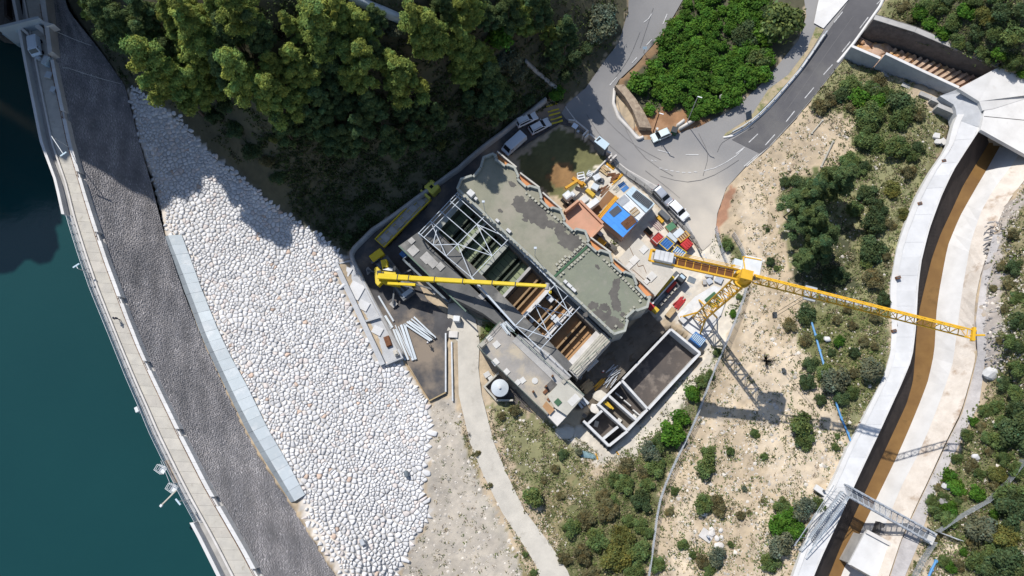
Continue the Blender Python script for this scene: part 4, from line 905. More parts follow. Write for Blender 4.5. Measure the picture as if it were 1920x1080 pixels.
# ------------------------------------------------------------------ new concrete tanks under construction
ct = empty('concrete_tank', 'new white walled concrete tank under construction, one big wet cell and small ones', 'tank', tuple(P(1200, 720, 0))); bpy.context.view_layer.update()
ZT = 2.2
def tw_(a, b, th=.4, z=ZT, z0=-1.6): 
    A, B = P(*a, z), P(*b, z); d = (B - A).normalized() * .0; q = Vector((-(B - A).normalized().y, (B - A).normalized().x, 0)) * th / 2
    mb = MB(); mb.prism([((A - d + q).x, (A - d + q).y), ((B + d + q).x, (B + d + q).y), ((B + d - q).x, (B + d - q).y), ((A - d - q).x, (A - d - q).y)], z0, z + random.uniform(-.01, .01)); world_part(mb, 'tank_wall', MATS['fresh_concrete'], ct)
for a, b in (((1258, 617), (1168, 711)), ((1258, 617), (1313, 662)), ((1313, 662), (1216, 767)), ((1164, 716), (1120, 760)), ((1166, 713), (1214, 766)), ((1142, 742), (1193, 787)), ((1214, 768), (1177, 807)), ((1122, 758), (1176, 807)), ((1129, 770), (1102, 795)), ((1094, 789), (1142, 836)), ((1159, 800), (1130, 824)), ((1177, 808), (1142, 836))): tw_(a, b)
flat([(1258, 622), (1308, 663), (1214, 762), (1170, 713)], -.9, 'big_floor', MATS['wet_floor'], ct)
flat([(1166, 715), (1212, 767), (1193, 786), (1144, 741)], -1.2, 'cell_floor', MATS['wet_floor'], ct)
flat([(1142, 743), (1192, 788), (1177, 804), (1124, 758)], -1.2, 'cell_floor', MATS['dark_soil'], ct)
flat([(1129, 771), (1158, 800), (1131, 823), (1103, 796)], -1.2, 'cell_floor', MATS['wet_floor'], ct)
flat([(1159, 801), (1174, 808), (1142, 834), (1131, 825)], -1.2, 'cell_floor', MATS['dark_wall'], ct)
for (x, y, r) in ((1160, 742, 40), (1176, 756, 40), (1193, 774, 40)):
    c = P(x, y, -.2); mb = MB(); mb.box((c.x, c.y, -1.2), (1.5, .18, 1.5), math.radians(-r)); world_part(mb, 'stub_wall', MATS['fresh_concrete'], ct)
for (x, y) in ((1131, 757), (1139, 763), (1190, 780), (1118, 795), (1160, 790)):
    c = P(x, y, -1); mb = MB(); mb.box((c.x, c.y, -1.15), (1.0, .7, .4), random.uniform(0, 3)); world_part(mb, 'debris_block', MATS['pale_pad'], ct)
mb = MB(); mb.bar(P(1131, 754, 1.4), P(1146, 765, 1.2), .3, .3); mb.bar(P(1136, 752, 1.3), P(1150, 767, 1.2), .3, .3); world_part(mb, 'yellow_prop', MATS.get('yellow') or mat('yellow', (.60, .40, .03), (.5, .33, .03), scale=1, rough=.6, rnd=.06), ct)
LOWER.append((np.array([[*P(x, y, 0)][:2] for x, y in ((1258, 612), (1320, 662), (1216, 775), (1142, 842), (1090, 789))]), 2.4))
# dark excavation between hall and tanks
sheet('excavation', [(1148, 640), (1175, 618), (1216, 582), (1228, 598), (1250, 618), (1166, 706), (1120, 752), (1094, 740), (1100, 700), (1075, 700), (1140, 648)], MATS['dark_soil'], off=.03, lower=0)
# ------------------------------------------------------------------ concrete trough at the foot of the rubble
ch = empty('concrete_basin', 'long pale concrete basin with inner slabs beside the white rubble', 'basin', tuple(P(690, 590, 0))); bpy.context.view_layer.update()
block([(625, 496), (659, 487), (754, 669), (714, 686)], -.3, 1.0, 'basin_floor', MATS['ribbed_concrete'], ch)  # blue-grey tone puts the bluish tree shade into the basin's concrete
for a, b, th in (((624, 495), (713, 686), .9), ((660, 486), (755, 669), .28), ((624, 495), (660, 486), .3), ((714, 686), (755, 669), .2), ((676, 603), (712, 592), .35)):
    A, B = P(*a, 2.0 if th > .8 else 1.6), P(*b, 2.0 if th > .8 else 1.6); world_part(wall(MB(), A, B, 0, A.z, -th if th < .8 else th), 'basin_wall', MATS['ribbed_concrete'], ch)
for (x, y, sx, sy) in ((648, 509, 2.0, 1.8), (667, 545, 2.6, 2.8), (682, 573, 1.9, 1.6), (708, 620, 1.8, 1.4)):
    c = P(x, y, 1.0); mb = MB(); mb.box((c.x, c.y, 1.005), (sx, sy, .22), math.radians(-26 + 180)); world_part(mb, 'inner_slab', MATS['panel_white'], ch)
c = P(727, 640, 1.4); mb = MB(); mb.box((0, 0, 0), (1.0, 1.9, .5)); mb.box((0, -.1, .5), (.85, 1.5, .12)); o = mb.build('rusty_tray', MATS['rust'], None, bevel=.05); o.location = (c.x, c.y, 1.02); o.rotation_euler = (0, 0, math.radians(22)); tag(o, 'rusty brown tray lying on the sunlit end of the concrete basin', 'tray')
c = P(743, 662, 1.4); mb = MB(); mb.box((0, 0, 0), (.8, 1.0, .7)); mb.box((0, 0, .7), (.5, .6, .25)); o = mb.build('pump_unit', MATS['lane_concrete'], None, bevel=.05); o.location = (c.x, c.y, 1.02); o.rotation_euler = (0, 0, .4); tag(o, 'small boxy grey pump unit at the tip of the concrete basin', 'pump')
# retaining wall round the yard lane
ribbon('lane_wall', [(757, 668), (700, 562), (664, 490), (660, 480), (666, 468), (700, 434), (768, 386), (832, 340), (850, 326), (858, 322), (905, 281), (962, 236), (1024, 190)], .55, 1.3, MATS['grey_concrete'], n=120, base=.6, label='long grey retaining wall curving along the shaded yard road', cat='wall')
# ------------------------------------------------------------------ the ground itself: one sheet, with its covers where the photograph shows them
BEIGE = (.425, .342, .24); SAND = (.505, .42, .312); SHADE_LITTER = (.042, .048, .026); GRASS = (.105, .125, .045); DRYG = (.20, .175, .085); RED = (.33, .165, .10); ROCK = (.34, .305, .28); DUST = (.56, .515, .44); WHT = (.66, .60, .53); LAWN = (.088, .098, .032); MUD = (.075, .062, .05); SCR = (.185, .19, .088)  # wood floor colour is darkened to hold the deep shadow under the trees
ZONES = [
 ((.50, .485, .465), RIP, 2),
 (SHADE_LITTER, [(60, -200), (1180, -200), (1178, 20), (1160, 80), (1135, 112), (1098, 165), (1062, 195), (1025, 190), (962, 236), (850, 326), (700, 434), (650, 484), (552, 420), (440, 332), (322, 214), (236, 166), (100, 40)], 6),
 (SHADE_LITTER, [(1290, -80), (1512, -80), (1512, 30), (1497, 75), (1440, 145), (1365, 210), (1320, 235), (1205, 225), (1150, 165), (1192, 118), (1262, 30)], 5),
 ((.27, .145, .075), [(1196, 215), (1250, 200), (1310, 205), (1330, 228), (1290, 248), (1225, 268), (1190, 245)], 4),
 ((.24, .15, .085), [(1160, 150), (1192, 112), (1262, 25), (1275, 30), (1240, 90), (1190, 140), (1165, 165)], 3),
 (SHADE_LITTER, [(1690, -80), (1990, -80), (1990, 160), (1925, 140), (1800, 92), (1710, 55), (1650, 30), (1665, 0)], 5),
 (SCR, [(1655, 10), (1690, -40), (1715, 0), (1712, 45), (1640, 30)], 4),
 (SCR, [(1560, 120), (1600, 105), (1660, 130), (1720, 180), (1780, 230), (1750, 320), (1700, 400), (1672, 500), (1668, 700), (1640, 760), (1590, 830), (1570, 740), (1510, 700), (1500, 640), (1510, 560), (1480, 480), (1460, 360), (1490, 325), (1560, 320), (1600, 280), (1600, 220), (1520, 200)], 9),
 (GRASS, [(1610, 180), (1650, 150), (1700, 190), (1690, 250), (1640, 270), (1620, 330), (1560, 400), (1500, 440), (1470, 380), (1490, 330), (1580, 310), (1610, 260)], 10),
 (SHADE_LITTER, [(1530, 430), (1590, 420), (1600, 560), (1540, 560), (1490, 520), (1500, 470)], 9),
 ((.15, .155, .062), [(1520, 580), (1620, 570), (1665, 600), (1660, 700), (1600, 760), (1540, 720), (1515, 650)], 10),
 (ROCK, [(1842, 500), (1868, 430), (1900, 370), (1950, 330), (2000, 700), (1900, 760), (1850, 700), (1838, 600)], 6),
 (DRYG, [(1880, 430), (1990, 330), (2000, 1200), (1700, 1200), (1700, 1085), (1745, 985), (1790, 880), (1840, 770), (1860, 740), (1880, 600)], 8),
 ((.12, .125, .058), [(1885, 560), (1990, 500), (2000, 1200), (1760, 1200), (1740, 1000), (1800, 860), (1860, 760)], 9),
 (SAND, [(1720, 1045), (1750, 1000), (1790, 1010), (1800, 1060), (1770, 1120), (1700, 1120)], 7),
 (DUST, [(1300, 470), (1345, 440), (1400, 540), (1372, 620), (1330, 705), (1290, 790), (1235, 840), (1150, 870), (1080, 860), (1060, 830), (1100, 780), (1220, 740), (1315, 680), (1290, 620), (1260, 600), (1205, 600), (1200, 560), (1230, 500)], 5),
 (DUST, [(1085, 330), (1145, 300), (1200, 350), (1290, 450), (1330, 480), (1300, 560), (1215, 580), (1190, 520), (1100, 420), (1060, 380)], 3),
 (LAWN, [(968, 300), (1050, 238), (1090, 262), (1140, 300), (1085, 345), (1060, 375), (1030, 370), (985, 330)], 4),
 ((.24, .135, .06), [(1022, 330), (1040, 300), (1072, 308), (1085, 330), (1065, 352), (1040, 345)], 4),
 (GRASS, [(1352, 440), (1372, 445), (1395, 480), (1390, 495), (1362, 470)], 3),
 ((.10, .115, .04), [(1060, 960), (1130, 900), (1200, 850), (1260, 800), (1310, 730), (1345, 660), (1360, 640), (1325, 710), (1300, 790), (1258, 872), (1238, 920), (1226, 990), (1213, 1100), (1020, 1130), (1040, 1030)], 6),
 (DRYG, [(1030, 880), (1090, 870), (1120, 910), (1060, 960), (1050, 1020), (1010, 960), (985, 900)], 9),
 (SCR, [(920, 750), (1040, 790), (1080, 850), (1090, 900), (990, 920), (940, 830)], 9),
 (DRYG, [(855, 800), (880, 830), (915, 930), (960, 1020), (1000, 1085), (960, 1085), (905, 960), (870, 880)], 6),
 (RED, [(1338, 400), (1372, 345), (1378, 352), (1362, 410), (1340, 440), (1325, 440)], 3),
 (SAND, [(1385, 350), (1420, 340), (1440, 420), (1420, 520), (1430, 640), (1400, 740), (1350, 800), (1310, 900), (1300, 1085), (1250, 1085), (1275, 960), (1320, 830), (1380, 700), (1400, 560)], 8),
 (SAND, [(1440, 640), (1500, 640), (1560, 760), (1590, 840), (1560, 910), (1480, 940), (1420, 880), (1400, 760)], 12),
 (SAND, [(1420, 950), (1480, 960), (1480, 1085), (1400, 1100)], 8),
 (MUD, [(1140, 640), (1215, 585), (1255, 625), (1170, 710), (1120, 760), (1080, 770), (1060, 700)], 3),
 ((.30, .27, .21), [(838, 560), (905, 560), (905, 640), (850, 640)], 3),
 (GRASS, [(898, 640), (905, 600), (940, 590), (938, 605), (905, 645)], 2),
 ((.40, .365, .315), [(806, 760), (850, 740), (880, 860), (940, 980), (990, 1100), (735, 1120), (765, 1045), (795, 985), (812, 955), (795, 925), (805, 860)], 4),
 (WHT, [(234, 158), (262, 270), (285, 350), (310, 440), (345, 520), (560, 935), (592, 1010), (640, 1090), (690, 1090), (620, 1000), (580, 930), (380, 540), (335, 420), (290, 250)], 5),
]
def axis(lo, hi, a, b, st): return np.r_[np.linspace(lo, a, 14)[:-1], np.arange(a, b, st), np.linspace(b, hi, 14)]
gx = axis(-330, 330, -112, 92, .55); gy = axis(-230, 330, -26, 96, .55)
X, Y = np.meshgrid(gx, gy); XY = np.c_[X.ravel(), Y.ravel()]
Z = height(XY)
def roughness(xy): 
    return .07 * vnoise(xy[:, 0], xy[:, 1], 1.1) + .05 * vnoise(xy[:, 0] + 9, xy[:, 1], 2.6)
ppx, ppy = pixels(np.c_[XY, Z])
rough = np.ones(len(XY)); 
rk = inside(ppx, ppy, ZONES[11][1]); rough[rk] = 5.0
damp = LW[:, :2]; dam_poly = np.concatenate([LW[:, :2] + (RW[:, :2] - LW[:, :2]) * .1, (TW[:, :2] + (RW[:, :2] - TW[:, :2]) * .06)[::-1]])
low = np.zeros(len(XY))
for poly, d in LOWER:
    poly = np.asarray(poly); c = poly.mean(0); k = inside(XY[:, 0], XY[:, 1], poly)
    low[k] = np.maximum(low[k], d)
rough[low > 0] = 0
Z += roughness(XY) * rough - low
k = inside(XY[:, 0], XY[:, 1], dam_poly); Z[k] = np.minimum(Z[k] - 6, 9)
k = inside(XY[:, 0], XY[:, 1], CHAN_POLY); Z[k] = np.minimum(Z[k], .6)
CHUTE = np.array([[*P(x, y, z)][:2] for x, y, z in ((1590, 85, 6), (1597, 88, 6), (1650, 110, 6), (1660, 101, 7.6), (1797, 165, 7.6), (1885, 165, 8.3), (1873, 121, 8.6), (1802, 91, 8.4), (1717, 55, 8), (1640, 31, 7.2), (1622, 18, 6))])
k = inside(XY[:, 0], XY[:, 1], CHUTE); Z[k] = np.minimum(Z[k], .8)
# unseen hill beyond the upper left corner, shaped to throw shade on water and dam
SHADE_RIDGE = np.array([[-200.0, 46], [-110, 74], [-90, 96]])
hd = np.full(len(XY), 1e9)
for ra, rb in zip(SHADE_RIDGE[:-1], SHADE_RIDGE[1:]):
    tt = np.clip(((XY - ra) @ (rb - ra)) / ((rb - ra) @ (rb - ra)), 0, 1); hd = np.minimum(hd, np.linalg.norm(XY - ra - tt[:, None] * (rb - ra), axis=1))
Zh = np.maximum(Z, 74 + 3.5 * vnoise(XY[:, 0], XY[:, 1], .35) - 1.7 * np.maximum(hd - 4, 0))
hx, hy = pixels(np.c_[XY, np.minimum(Zh, 100)])
# reservoir bed left of the dam
res = np.concatenate([LW[0:, :2] + (RW[0:, :2] - LW[0:, :2]) * .1, [[60, -300], [-400, -300], [-400, LW[0][1] + 8]]])
rs = inside(XY[:, 0], XY[:, 1], res); Z[rs] = np.minimum(Z[rs], 9)
lx, ly = pixels(np.c_[XY, Z]); k = ((hx < -25) | (hy < -25)) & ((lx < -14) | (ly < -14)) & (XY[:, 1] > 20); Z[k] = Zh[k]; k_hill = k & (Zh > 30)
PITS = []
C = np.tile(np.array(BEIGE), (len(XY), 1))
for col, poly, soft in ZONES:
    dx = soft * 1.3 * vnoise(XY[:, 0], XY[:, 1], .55) + soft * .8 * vnoise(XY[:, 0] + 31, XY[:, 1] - 7, 1.7); dy = soft * 1.3 * vnoise(XY[:, 1] + 5, XY[:, 0] + 3, .6) + soft * .8 * vnoise(XY[:, 1], XY[:, 0] - 17, 1.8)
    k = inside(ppx + dx, ppy + dy, poly); C[k] = C[k] * .12 + np.array(col) * .88
C[k_hill] = np.array(SHADE_LITTER)  # unseen hill coloured dark so no sunlit slope is mirrored in the water
C *= (1 + .11 * vnoise(XY[:, 0], XY[:, 1], .22) + .07 * vnoise(XY[:, 0] + 3, XY[:, 1] * .6 + XY[:, 0] * .5, .8) + rng.normal(0, .05, len(XY)))[:, None]
C = np.clip(C, .02, .75)
nx, ny = len(gx), len(gy)
i, j = np.meshgrid(np.arange(nx - 1), np.arange(ny - 1)); b = (j * nx + i).ravel()
Fg = np.c_[b, b + 1, b + nx + 1, b + nx]
me = fast_mesh('ground', np.c_[XY, Z], Fg, smooth=True, col=C)
tag(link('ground', me, MATS['ground']), 'pale stony ground of the valley floor and its slopes', None, None, 'structure')
print('ground', len(Fg))
# ================================================================== trees, bushes and ground cover
def foliage_mat(name, c, rnd=.2, trans=.32):
    m = mat(name, (.68, .70, .62), (1.32, 1.28, 1.35), scale=1.1, rough=.75, attr='Col', rnd=rnd, spec=.15, local=True)
    N = m.node_tree.nodes; L = m.node_tree.links; b = N['Principled BSDF']; o = N['Material Output']
    src = b.inputs['Base Color'].links[0].from_socket
    tint = N.new('ShaderNodeMix'); tint.data_type = 'RGBA'; tint.blend_type = 'MULTIPLY'; tint.inputs[0].default_value = 1; L.new(src, tint.inputs[6]); tint.inputs[7].default_value = (*c, 1)
    L.new(tint.outputs[2], b.inputs['Base Color'])
    t = N.new('ShaderNodeBsdfTranslucent'); L.new(tint.outputs[2], t.inputs['Color']); mx = N.new('ShaderNodeMixShader'); mx.inputs[0].default_value = trans
    L.new(b.outputs[0], mx.inputs[1]); L.new(t.outputs[0], mx.inputs[2]); L.new(mx.outputs[0], o.inputs['Surface']); return m
foliage_mat('pine_leaf', (.235, .295, .070)); foliage_mat('pine_dark', (.105, .155, .058)); foliage_mat('bush_leaf', (.122, .172, .056)); foliage_mat('bright_leaf', (.065, .150, .018))  # dark pine leaf: shade painted into wood crowns, own darker green on the slope
foliage_mat('ivy_leaf', (.080, .175, .022), rnd=.25); foliage_mat('olive_leaf', (.145, .165, .105), rnd=.12); foliage_mat('dark_leaf', (.082, .122, .05)); foliage_mat('yellow_leaf', (.16, .165, .045)); foliage_mat('dry_leaf', (.175, .16, .075)); foliage_mat('dead_twig', (.30, .27, .26), trans=.05)
mat('bark', (.12, .09, .07), (.075, .058, .047), scale=2, rough=.95, local=True)
def leaf_cloud(r, lobes, per, size, up=.35, flat=.75, aspect=1.6, shell=.55):
    """leaf sized faces spread through and over rounded lobes"""
    V, Cc = [], []
    for (c, R) in lobes:
        n = max(6, int(per * R * R))
        d = r.normal(size=(n, 3)); d /= np.linalg.norm(d, axis=1)[:, None]; d[:, 2] = np.where(d[:, 2] < -.35, -d[:, 2] * .8, d[:, 2])
        rad = R * (shell + (1 - shell) * r.random(n) ** .5) * np.where(r.random(n) < .16, r.uniform(1.0, 1.32, n), 1) * (1 + .16 * np.sin(5 * d[:, 0] + c[0] * 3) * np.sin(4 * d[:, 1] + c[1] * 5))
        p = np.array(c) + d * rad[:, None] * np.array([1, 1, flat])
        nn = d * .9 + np.array([0, 0, up]) + r.normal(size=(n, 3)) * .55; nn /= np.linalg.norm(nn, axis=1)[:, None]
        a = np.cross(nn, r.normal(size=(n, 3))); a /= np.linalg.norm(a, axis=1)[:, None]; b = np.cross(nn, a)
        s = size * r.uniform(.6, 1.3, n)[:, None]
        V.append(np.stack([p - a * s * aspect * .5 - b * s * .12, p + b * s * -.5, p + a * s * aspect * .5, p + b * s * .5], 1))
        g = r.uniform(.72, 1.28, n) * r.uniform(.82, 1.18); w_ = r.normal(0, .07, n) + r.normal(0, .06)
        Cc.append(np.repeat(np.stack([g * (1 + w_ * 1.2), g, g * (1 - w_)], 1)[:, None], 4, 1))
    return np.concatenate(V).reshape(-1, 3), np.concatenate(Cc).reshape(-1, 3)
def crown_mesh(name, r, lobes, per, size, **k):
    V, C = leaf_cloud(r, lobes, per, size, **k); return fast_mesh(name, V, np.arange(len(V)).reshape(-1, 4), col=np.clip(C, 0, 3))
def trunk_mesh(name, r, h, rad, limbs, lean=(0, 0)):
    mb = MB(); q = [Vector((0, 0, -.6))]
    for k in range(1, 5): q.append(Vector((lean[0] * k / 4 + r.normal(0, .02) * h * .3, lean[1] * k / 4 + r.normal(0, .02) * h * .3, h * k / 4)))
    for k in range(4): 
        a, b = q[k], q[k + 1]; ra, rb = rad * (1 - .2 * k), rad * (1 - .2 * (k + 1)); n = 6
        mb.add([a + Vector((ra * math.cos(i * 1.047), ra * math.sin(i * 1.047), 0)) for i in range(n)] + [b + Vector((rb * math.cos(i * 1.047), rb * math.sin(i * 1.047), 0)) for i in range(n)], [(i, (i + 1) % n, n + (i + 1) % n, n + i) for i in range(n)])
    for c in limbs:
        t = min(.9, max(.25, c[2] / h * .8)); i = int(t * 4); a = q[i].lerp(q[i + 1], t * 4 - i) if i < 4 else q[4]
        mb.bar(a, Vector(c), rad * .45, rad * .45)
    return mb.me(name)
def make_pine(seed, R=4.0, h=16.5):
    r = np.random.default_rng(seed); lobes = []
    lean = r.normal(0, .6, 2)
    for lev in range(5):
        u = lev / 4; rr = R * (1 - .78 * u) * (.92 if lev else .75); n = max(1, int(round(7 * (1 - .62 * u)))); z = h * (.42 + .53 * u)
        a0 = r.uniform(0, 6.3)
        for k in range(n):
            if r.random() < .12: continue
            a = a0 + 2 * math.pi * k / n + r.normal(0, .22); q = rr * r.uniform(.72, 1.05)
            lobes.append(((q * math.cos(a) + lean[0] * u, q * math.sin(a) + lean[1] * u, z + r.normal(0, .35)), R * r.uniform(.20, .31) * (1.1 - .25 * u)))
            if r.random() < .7: lobes.append(((q * .5 * math.cos(a + .3) + lean[0] * u, q * .5 * math.sin(a + .3) + lean[1] * u, z + .4), R * r.uniform(.19, .27)))
    lobes.append(((lean[0], lean[1], h * .97), R * .22))
    return crown_mesh('crown', r, lobes, 540, .19, up=.4, flat=.72, aspect=1.9, shell=.35), trunk_mesh('trunk', r, h * .9, .2, [l[0] for l in lobes[:14]], lean * .8)
def make_bush(seed, R=2.0, n=11, per=430, size=.165, hk=.62, spread=.62, **k):
    r = np.random.default_rng(seed); lobes = [((0, 0, R * hk * .55), R * .62)]
    for i in range(n):
        a = r.uniform(0, 6.3); q = R * spread * math.sqrt(r.uniform(.12, 1)); lobes.append(((q * math.cos(a), q * math.sin(a), R * hk * r.uniform(.35, 1.0)), R * r.uniform(.26, .42)))
    return crown_mesh('foliage', r, lobes, per, size, **k), trunk_mesh('stem', r, R * .6, .06 * R, [l[0] for l in lobes[1:6]])
def make_dead(seed, R=2.0):
    r = np.random.default_rng(seed); mb = MB()
    for k in range(26):
        a = r.uniform(0, 6.3); e = r.uniform(.1, 1.2); d = Vector((math.cos(a) * math.cos(e), math.sin(a) * math.cos(e), math.sin(e))); p = Vector((0, 0, .1)); L = R * r.uniform(.5, 1.0)
        for s in range(3):
            q = p + d * L / 3; mb.bar(p, q, .05 * R * (1 - s * .28), .05 * R * (1 - s * .28))
            f = d.cross(Vector(r.normal(size=3))).normalized(); mb.bar(q, q + (d + f * .8).normalized() * L * .28, .02 * R)
            mb.bar(q, q + (d - f * .7).normalized() * L * .25, .02 * R)
            d = (d + Vector(r.normal(0, .22, 3))).normalized(); p = q
    return mb.me('branches'), None
KIND = {}
def reg(kind, R, h, makers, leaf, name, cname, sname): KIND[kind] = dict(R=R, h=h, protos=makers, leaf=MATS[leaf], name=name, cname=cname, sname=sname)
_p = [make_pine(s) for s in (1, 2, 3, 4, 5)]
def dupm(L): return [(a.copy(), b) for a, b in L]
reg('P', 4.0, 16.5, _p, 'pine_leaf', 'pine_tree', 'crown', 'trunk'); reg('D', 4.0, 16.5, dupm(_p), 'pine_dark', 'pine_tree', 'crown', 'trunk')
_b = [make_bush(s) for s in (11, 12, 13, 14)]
reg('b', 2.0, 1.7, _b, 'bush_leaf', 'bush', 'foliage', 'stem'); reg('d', 2.0, 1.7, dupm(_b), 'dark_leaf', 'bush', 'foliage', 'stem'); reg('y', 2.0, 1.7, dupm(_b), 'yellow_leaf', 'bush', 'foliage', 'stem'); reg('s', 2.0, 1.5, dupm(_b), 'dry_leaf', 'bush', 'foliage', 'stem')
_l = [make_bush(s, n=14, per=150, size=.30, hk=.7, spread=.68, up=.5, aspect=1.25) for s in (21, 22, 23, 24)]
reg('i', 2.0, 1.9, _l, 'ivy_leaf', 'leafy_shrub', 'foliage', 'stem'); reg('g', 2.0, 1.9, dupm(_l), 'bright_leaf', 'leafy_shrub', 'foliage', 'stem')
_o = [make_bush(s, n=15, per=230, size=.19, hk=.9, spread=.6) for s in (31, 32, 33)]
reg('o', 2.0, 2.3, _o, 'olive_leaf', 'olive_tree', 'crown', 'trunk'); reg('T', 2.0, 2.3, dupm(_o), 'bush_leaf', 'round_tree', 'crown', 'trunk')
reg('x', 2.0, 1.5, [make_dead(s) for s in (41, 42)], 'dead_twig', 'bare_shrub', 'branches', 'stem')
for kd in KIND.values():
    for a, b in kd['protos']:
        a.materials.clear(); a.materials.append(kd['leaf'])
        if b is not None and not b.materials: b.materials.append(MATS['bark'])
PLANTED = []
def plant(px, py, dia, kind, label=None, group=None):
    K = KIND[kind]; s = 1.0
    z = hz(*P(px, py, 4).xy)
    for _ in range(12):
        depth = float(np.dot(np.array([*P(px, py, z)]) - np.array([0, 0, CH]), -ROT[:, 2])); D = dia / FPX * depth; s = D / 2 / K['R']
        zc = z + K['h'] * s * .66; p = P(px, py, zc); z += .5 * (hz(p.x, p.y) - z)
    o = bpy.data.objects.new(K['name'], None); COL.objects.link(o); o.location = (p.x, p.y, z - .05); o.rotation_euler = (0, 0, random.uniform(0, 6.28))
    o.scale = (s * random.uniform(.93, 1.07), s * random.uniform(.93, 1.07), s * random.uniform(.9, 1.12))
    c, t = random.choice(K['protos']); link(K['cname'], c, None, o)
    if t is not None: link(K['sname'], t, None, o)
    o['category'] = {'pine_tree': 'pine tree', 'bush': 'bush', 'leafy_shrub': 'shrub', 'olive_tree': 'tree', 'round_tree': 'tree', 'bare_shrub': 'dead shrub'}[K['name']]
    if group: o['group'] = group
    if label: o['label'] = label
    PLANTED.append((o, px, py, dia, kind)); return o
def zone(txt, group, phrase, key, where):
    """txt: 'x y diameter kind' items; label = look + where it stands + its turn counted from a landmark"""
    L = [t.split() for t in txt.replace('\n', ';').split(';') if t.strip()]
    look = {'P': 'sunlit yellow green pine', 'D': 'dark green pine', 'b': 'dense green bush', 'd': 'very dark green bush', 'y': 'yellowish green bush', 's': 'dry olive bush', 'i': 'leafy green shrub', 'g': 'bright green leafy shrub', 'o': 'grey green olive tree', 'T': 'round green tree', 'x': 'bare grey branched shrub'}
    if 'slope' in phrase or 'far bank' in phrase or 'lane' in phrase:
        rz = random.Random(len(L)); L = [t for t in L if len(t) > 4 or float(t[2]) > 36 or rz.random() > .28]
    rows = sorted(((float(a), float(b), float(c), d[0], ' '.join(e)) for a, b, c, d, *e in L), key=key); cnt = {}
    tot = {}
    for r in rows: tot[r[3]] = tot.get(r[3], 0) + 1
    for x, y, d, k, custom in rows:
        cnt[k] = cnt.get(k, 0) + 1
        lab = custom if custom else (f'{look[k]} {phrase}' if tot[k] == 1 else f'{look[k]} {phrase}, {ordinal(cnt[k])} {where}')
        plant(x, y, d, k, lab, group)
# wood beside the dam
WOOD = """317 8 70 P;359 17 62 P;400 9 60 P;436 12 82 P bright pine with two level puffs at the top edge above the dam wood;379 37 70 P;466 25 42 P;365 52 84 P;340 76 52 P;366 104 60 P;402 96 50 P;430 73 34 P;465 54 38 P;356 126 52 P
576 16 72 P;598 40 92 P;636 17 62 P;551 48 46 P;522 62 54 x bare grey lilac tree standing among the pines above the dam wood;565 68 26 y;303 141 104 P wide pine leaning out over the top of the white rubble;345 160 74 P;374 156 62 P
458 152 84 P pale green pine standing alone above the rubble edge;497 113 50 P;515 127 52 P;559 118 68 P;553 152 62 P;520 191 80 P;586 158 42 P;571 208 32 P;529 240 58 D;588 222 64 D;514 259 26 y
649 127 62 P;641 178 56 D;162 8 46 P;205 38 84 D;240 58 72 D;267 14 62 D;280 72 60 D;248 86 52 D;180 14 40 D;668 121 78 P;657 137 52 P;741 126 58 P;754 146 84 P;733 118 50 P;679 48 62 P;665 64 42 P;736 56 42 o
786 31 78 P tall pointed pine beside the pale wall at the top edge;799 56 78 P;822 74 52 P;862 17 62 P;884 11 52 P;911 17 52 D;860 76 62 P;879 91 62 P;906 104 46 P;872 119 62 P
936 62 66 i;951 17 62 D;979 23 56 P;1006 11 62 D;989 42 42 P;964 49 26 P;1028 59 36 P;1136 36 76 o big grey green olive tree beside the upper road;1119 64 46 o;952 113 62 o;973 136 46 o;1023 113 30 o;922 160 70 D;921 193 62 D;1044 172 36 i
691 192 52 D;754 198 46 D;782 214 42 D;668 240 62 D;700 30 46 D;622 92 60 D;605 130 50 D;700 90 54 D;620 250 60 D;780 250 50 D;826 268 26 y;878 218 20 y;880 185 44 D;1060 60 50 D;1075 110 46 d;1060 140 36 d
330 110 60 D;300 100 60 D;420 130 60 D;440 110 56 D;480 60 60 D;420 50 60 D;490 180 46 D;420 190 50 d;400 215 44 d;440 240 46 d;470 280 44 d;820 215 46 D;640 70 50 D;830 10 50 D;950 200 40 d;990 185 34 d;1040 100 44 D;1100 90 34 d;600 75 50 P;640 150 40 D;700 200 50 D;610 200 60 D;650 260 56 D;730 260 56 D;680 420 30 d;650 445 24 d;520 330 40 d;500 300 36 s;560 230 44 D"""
zone(WOOD, 'trees of the wood beside the dam', 'in the dam wood', lambda r: r[0], 'counted outward from the dam')
IVY = [(1275, 18), (1300, -12), (1440, -12), (1450, 60), (1440, 140), (1395, 176), (1360, 188), (1335, 214), (1302, 220), (1290, 190), (1245, 200), (1212, 212), (1197, 178), (1194, 150), (1215, 122), (1240, 95)]
txt = []; rr = random.Random(5); got = []
while len(got) < 76:
    x, y = rr.uniform(1190, 1455), rr.uniform(-12, 220); d = rr.uniform(26, 52)
    if inside(np.array([x]), np.array([y]), IVY)[0] and all(math.hypot(x - a, y - b) > .36 * (d + c) * .5 + 4 for a, b, c in got): got.append((x, y, d))
    else: txt.append(0)
    if len(txt) > 9000: break
txt = ';'.join(f'{a:.0f} {b:.0f} {c:.0f} ' + rr.choice('iiiig') for a, b, c in got)
txt += ';1466 40 96 T large round dark tree at the top edge between the two roads;1400 60 66 d;1425 110 56 b;1440 20 50 d;1385 150 40 i;1320 205 30 g;1340 200 28 g;1300 212 26 g'
zone(txt, 'shrubs of the green thicket between the roads', 'in the roadside thicket', lambda r: r[1], 'counted down from the top')
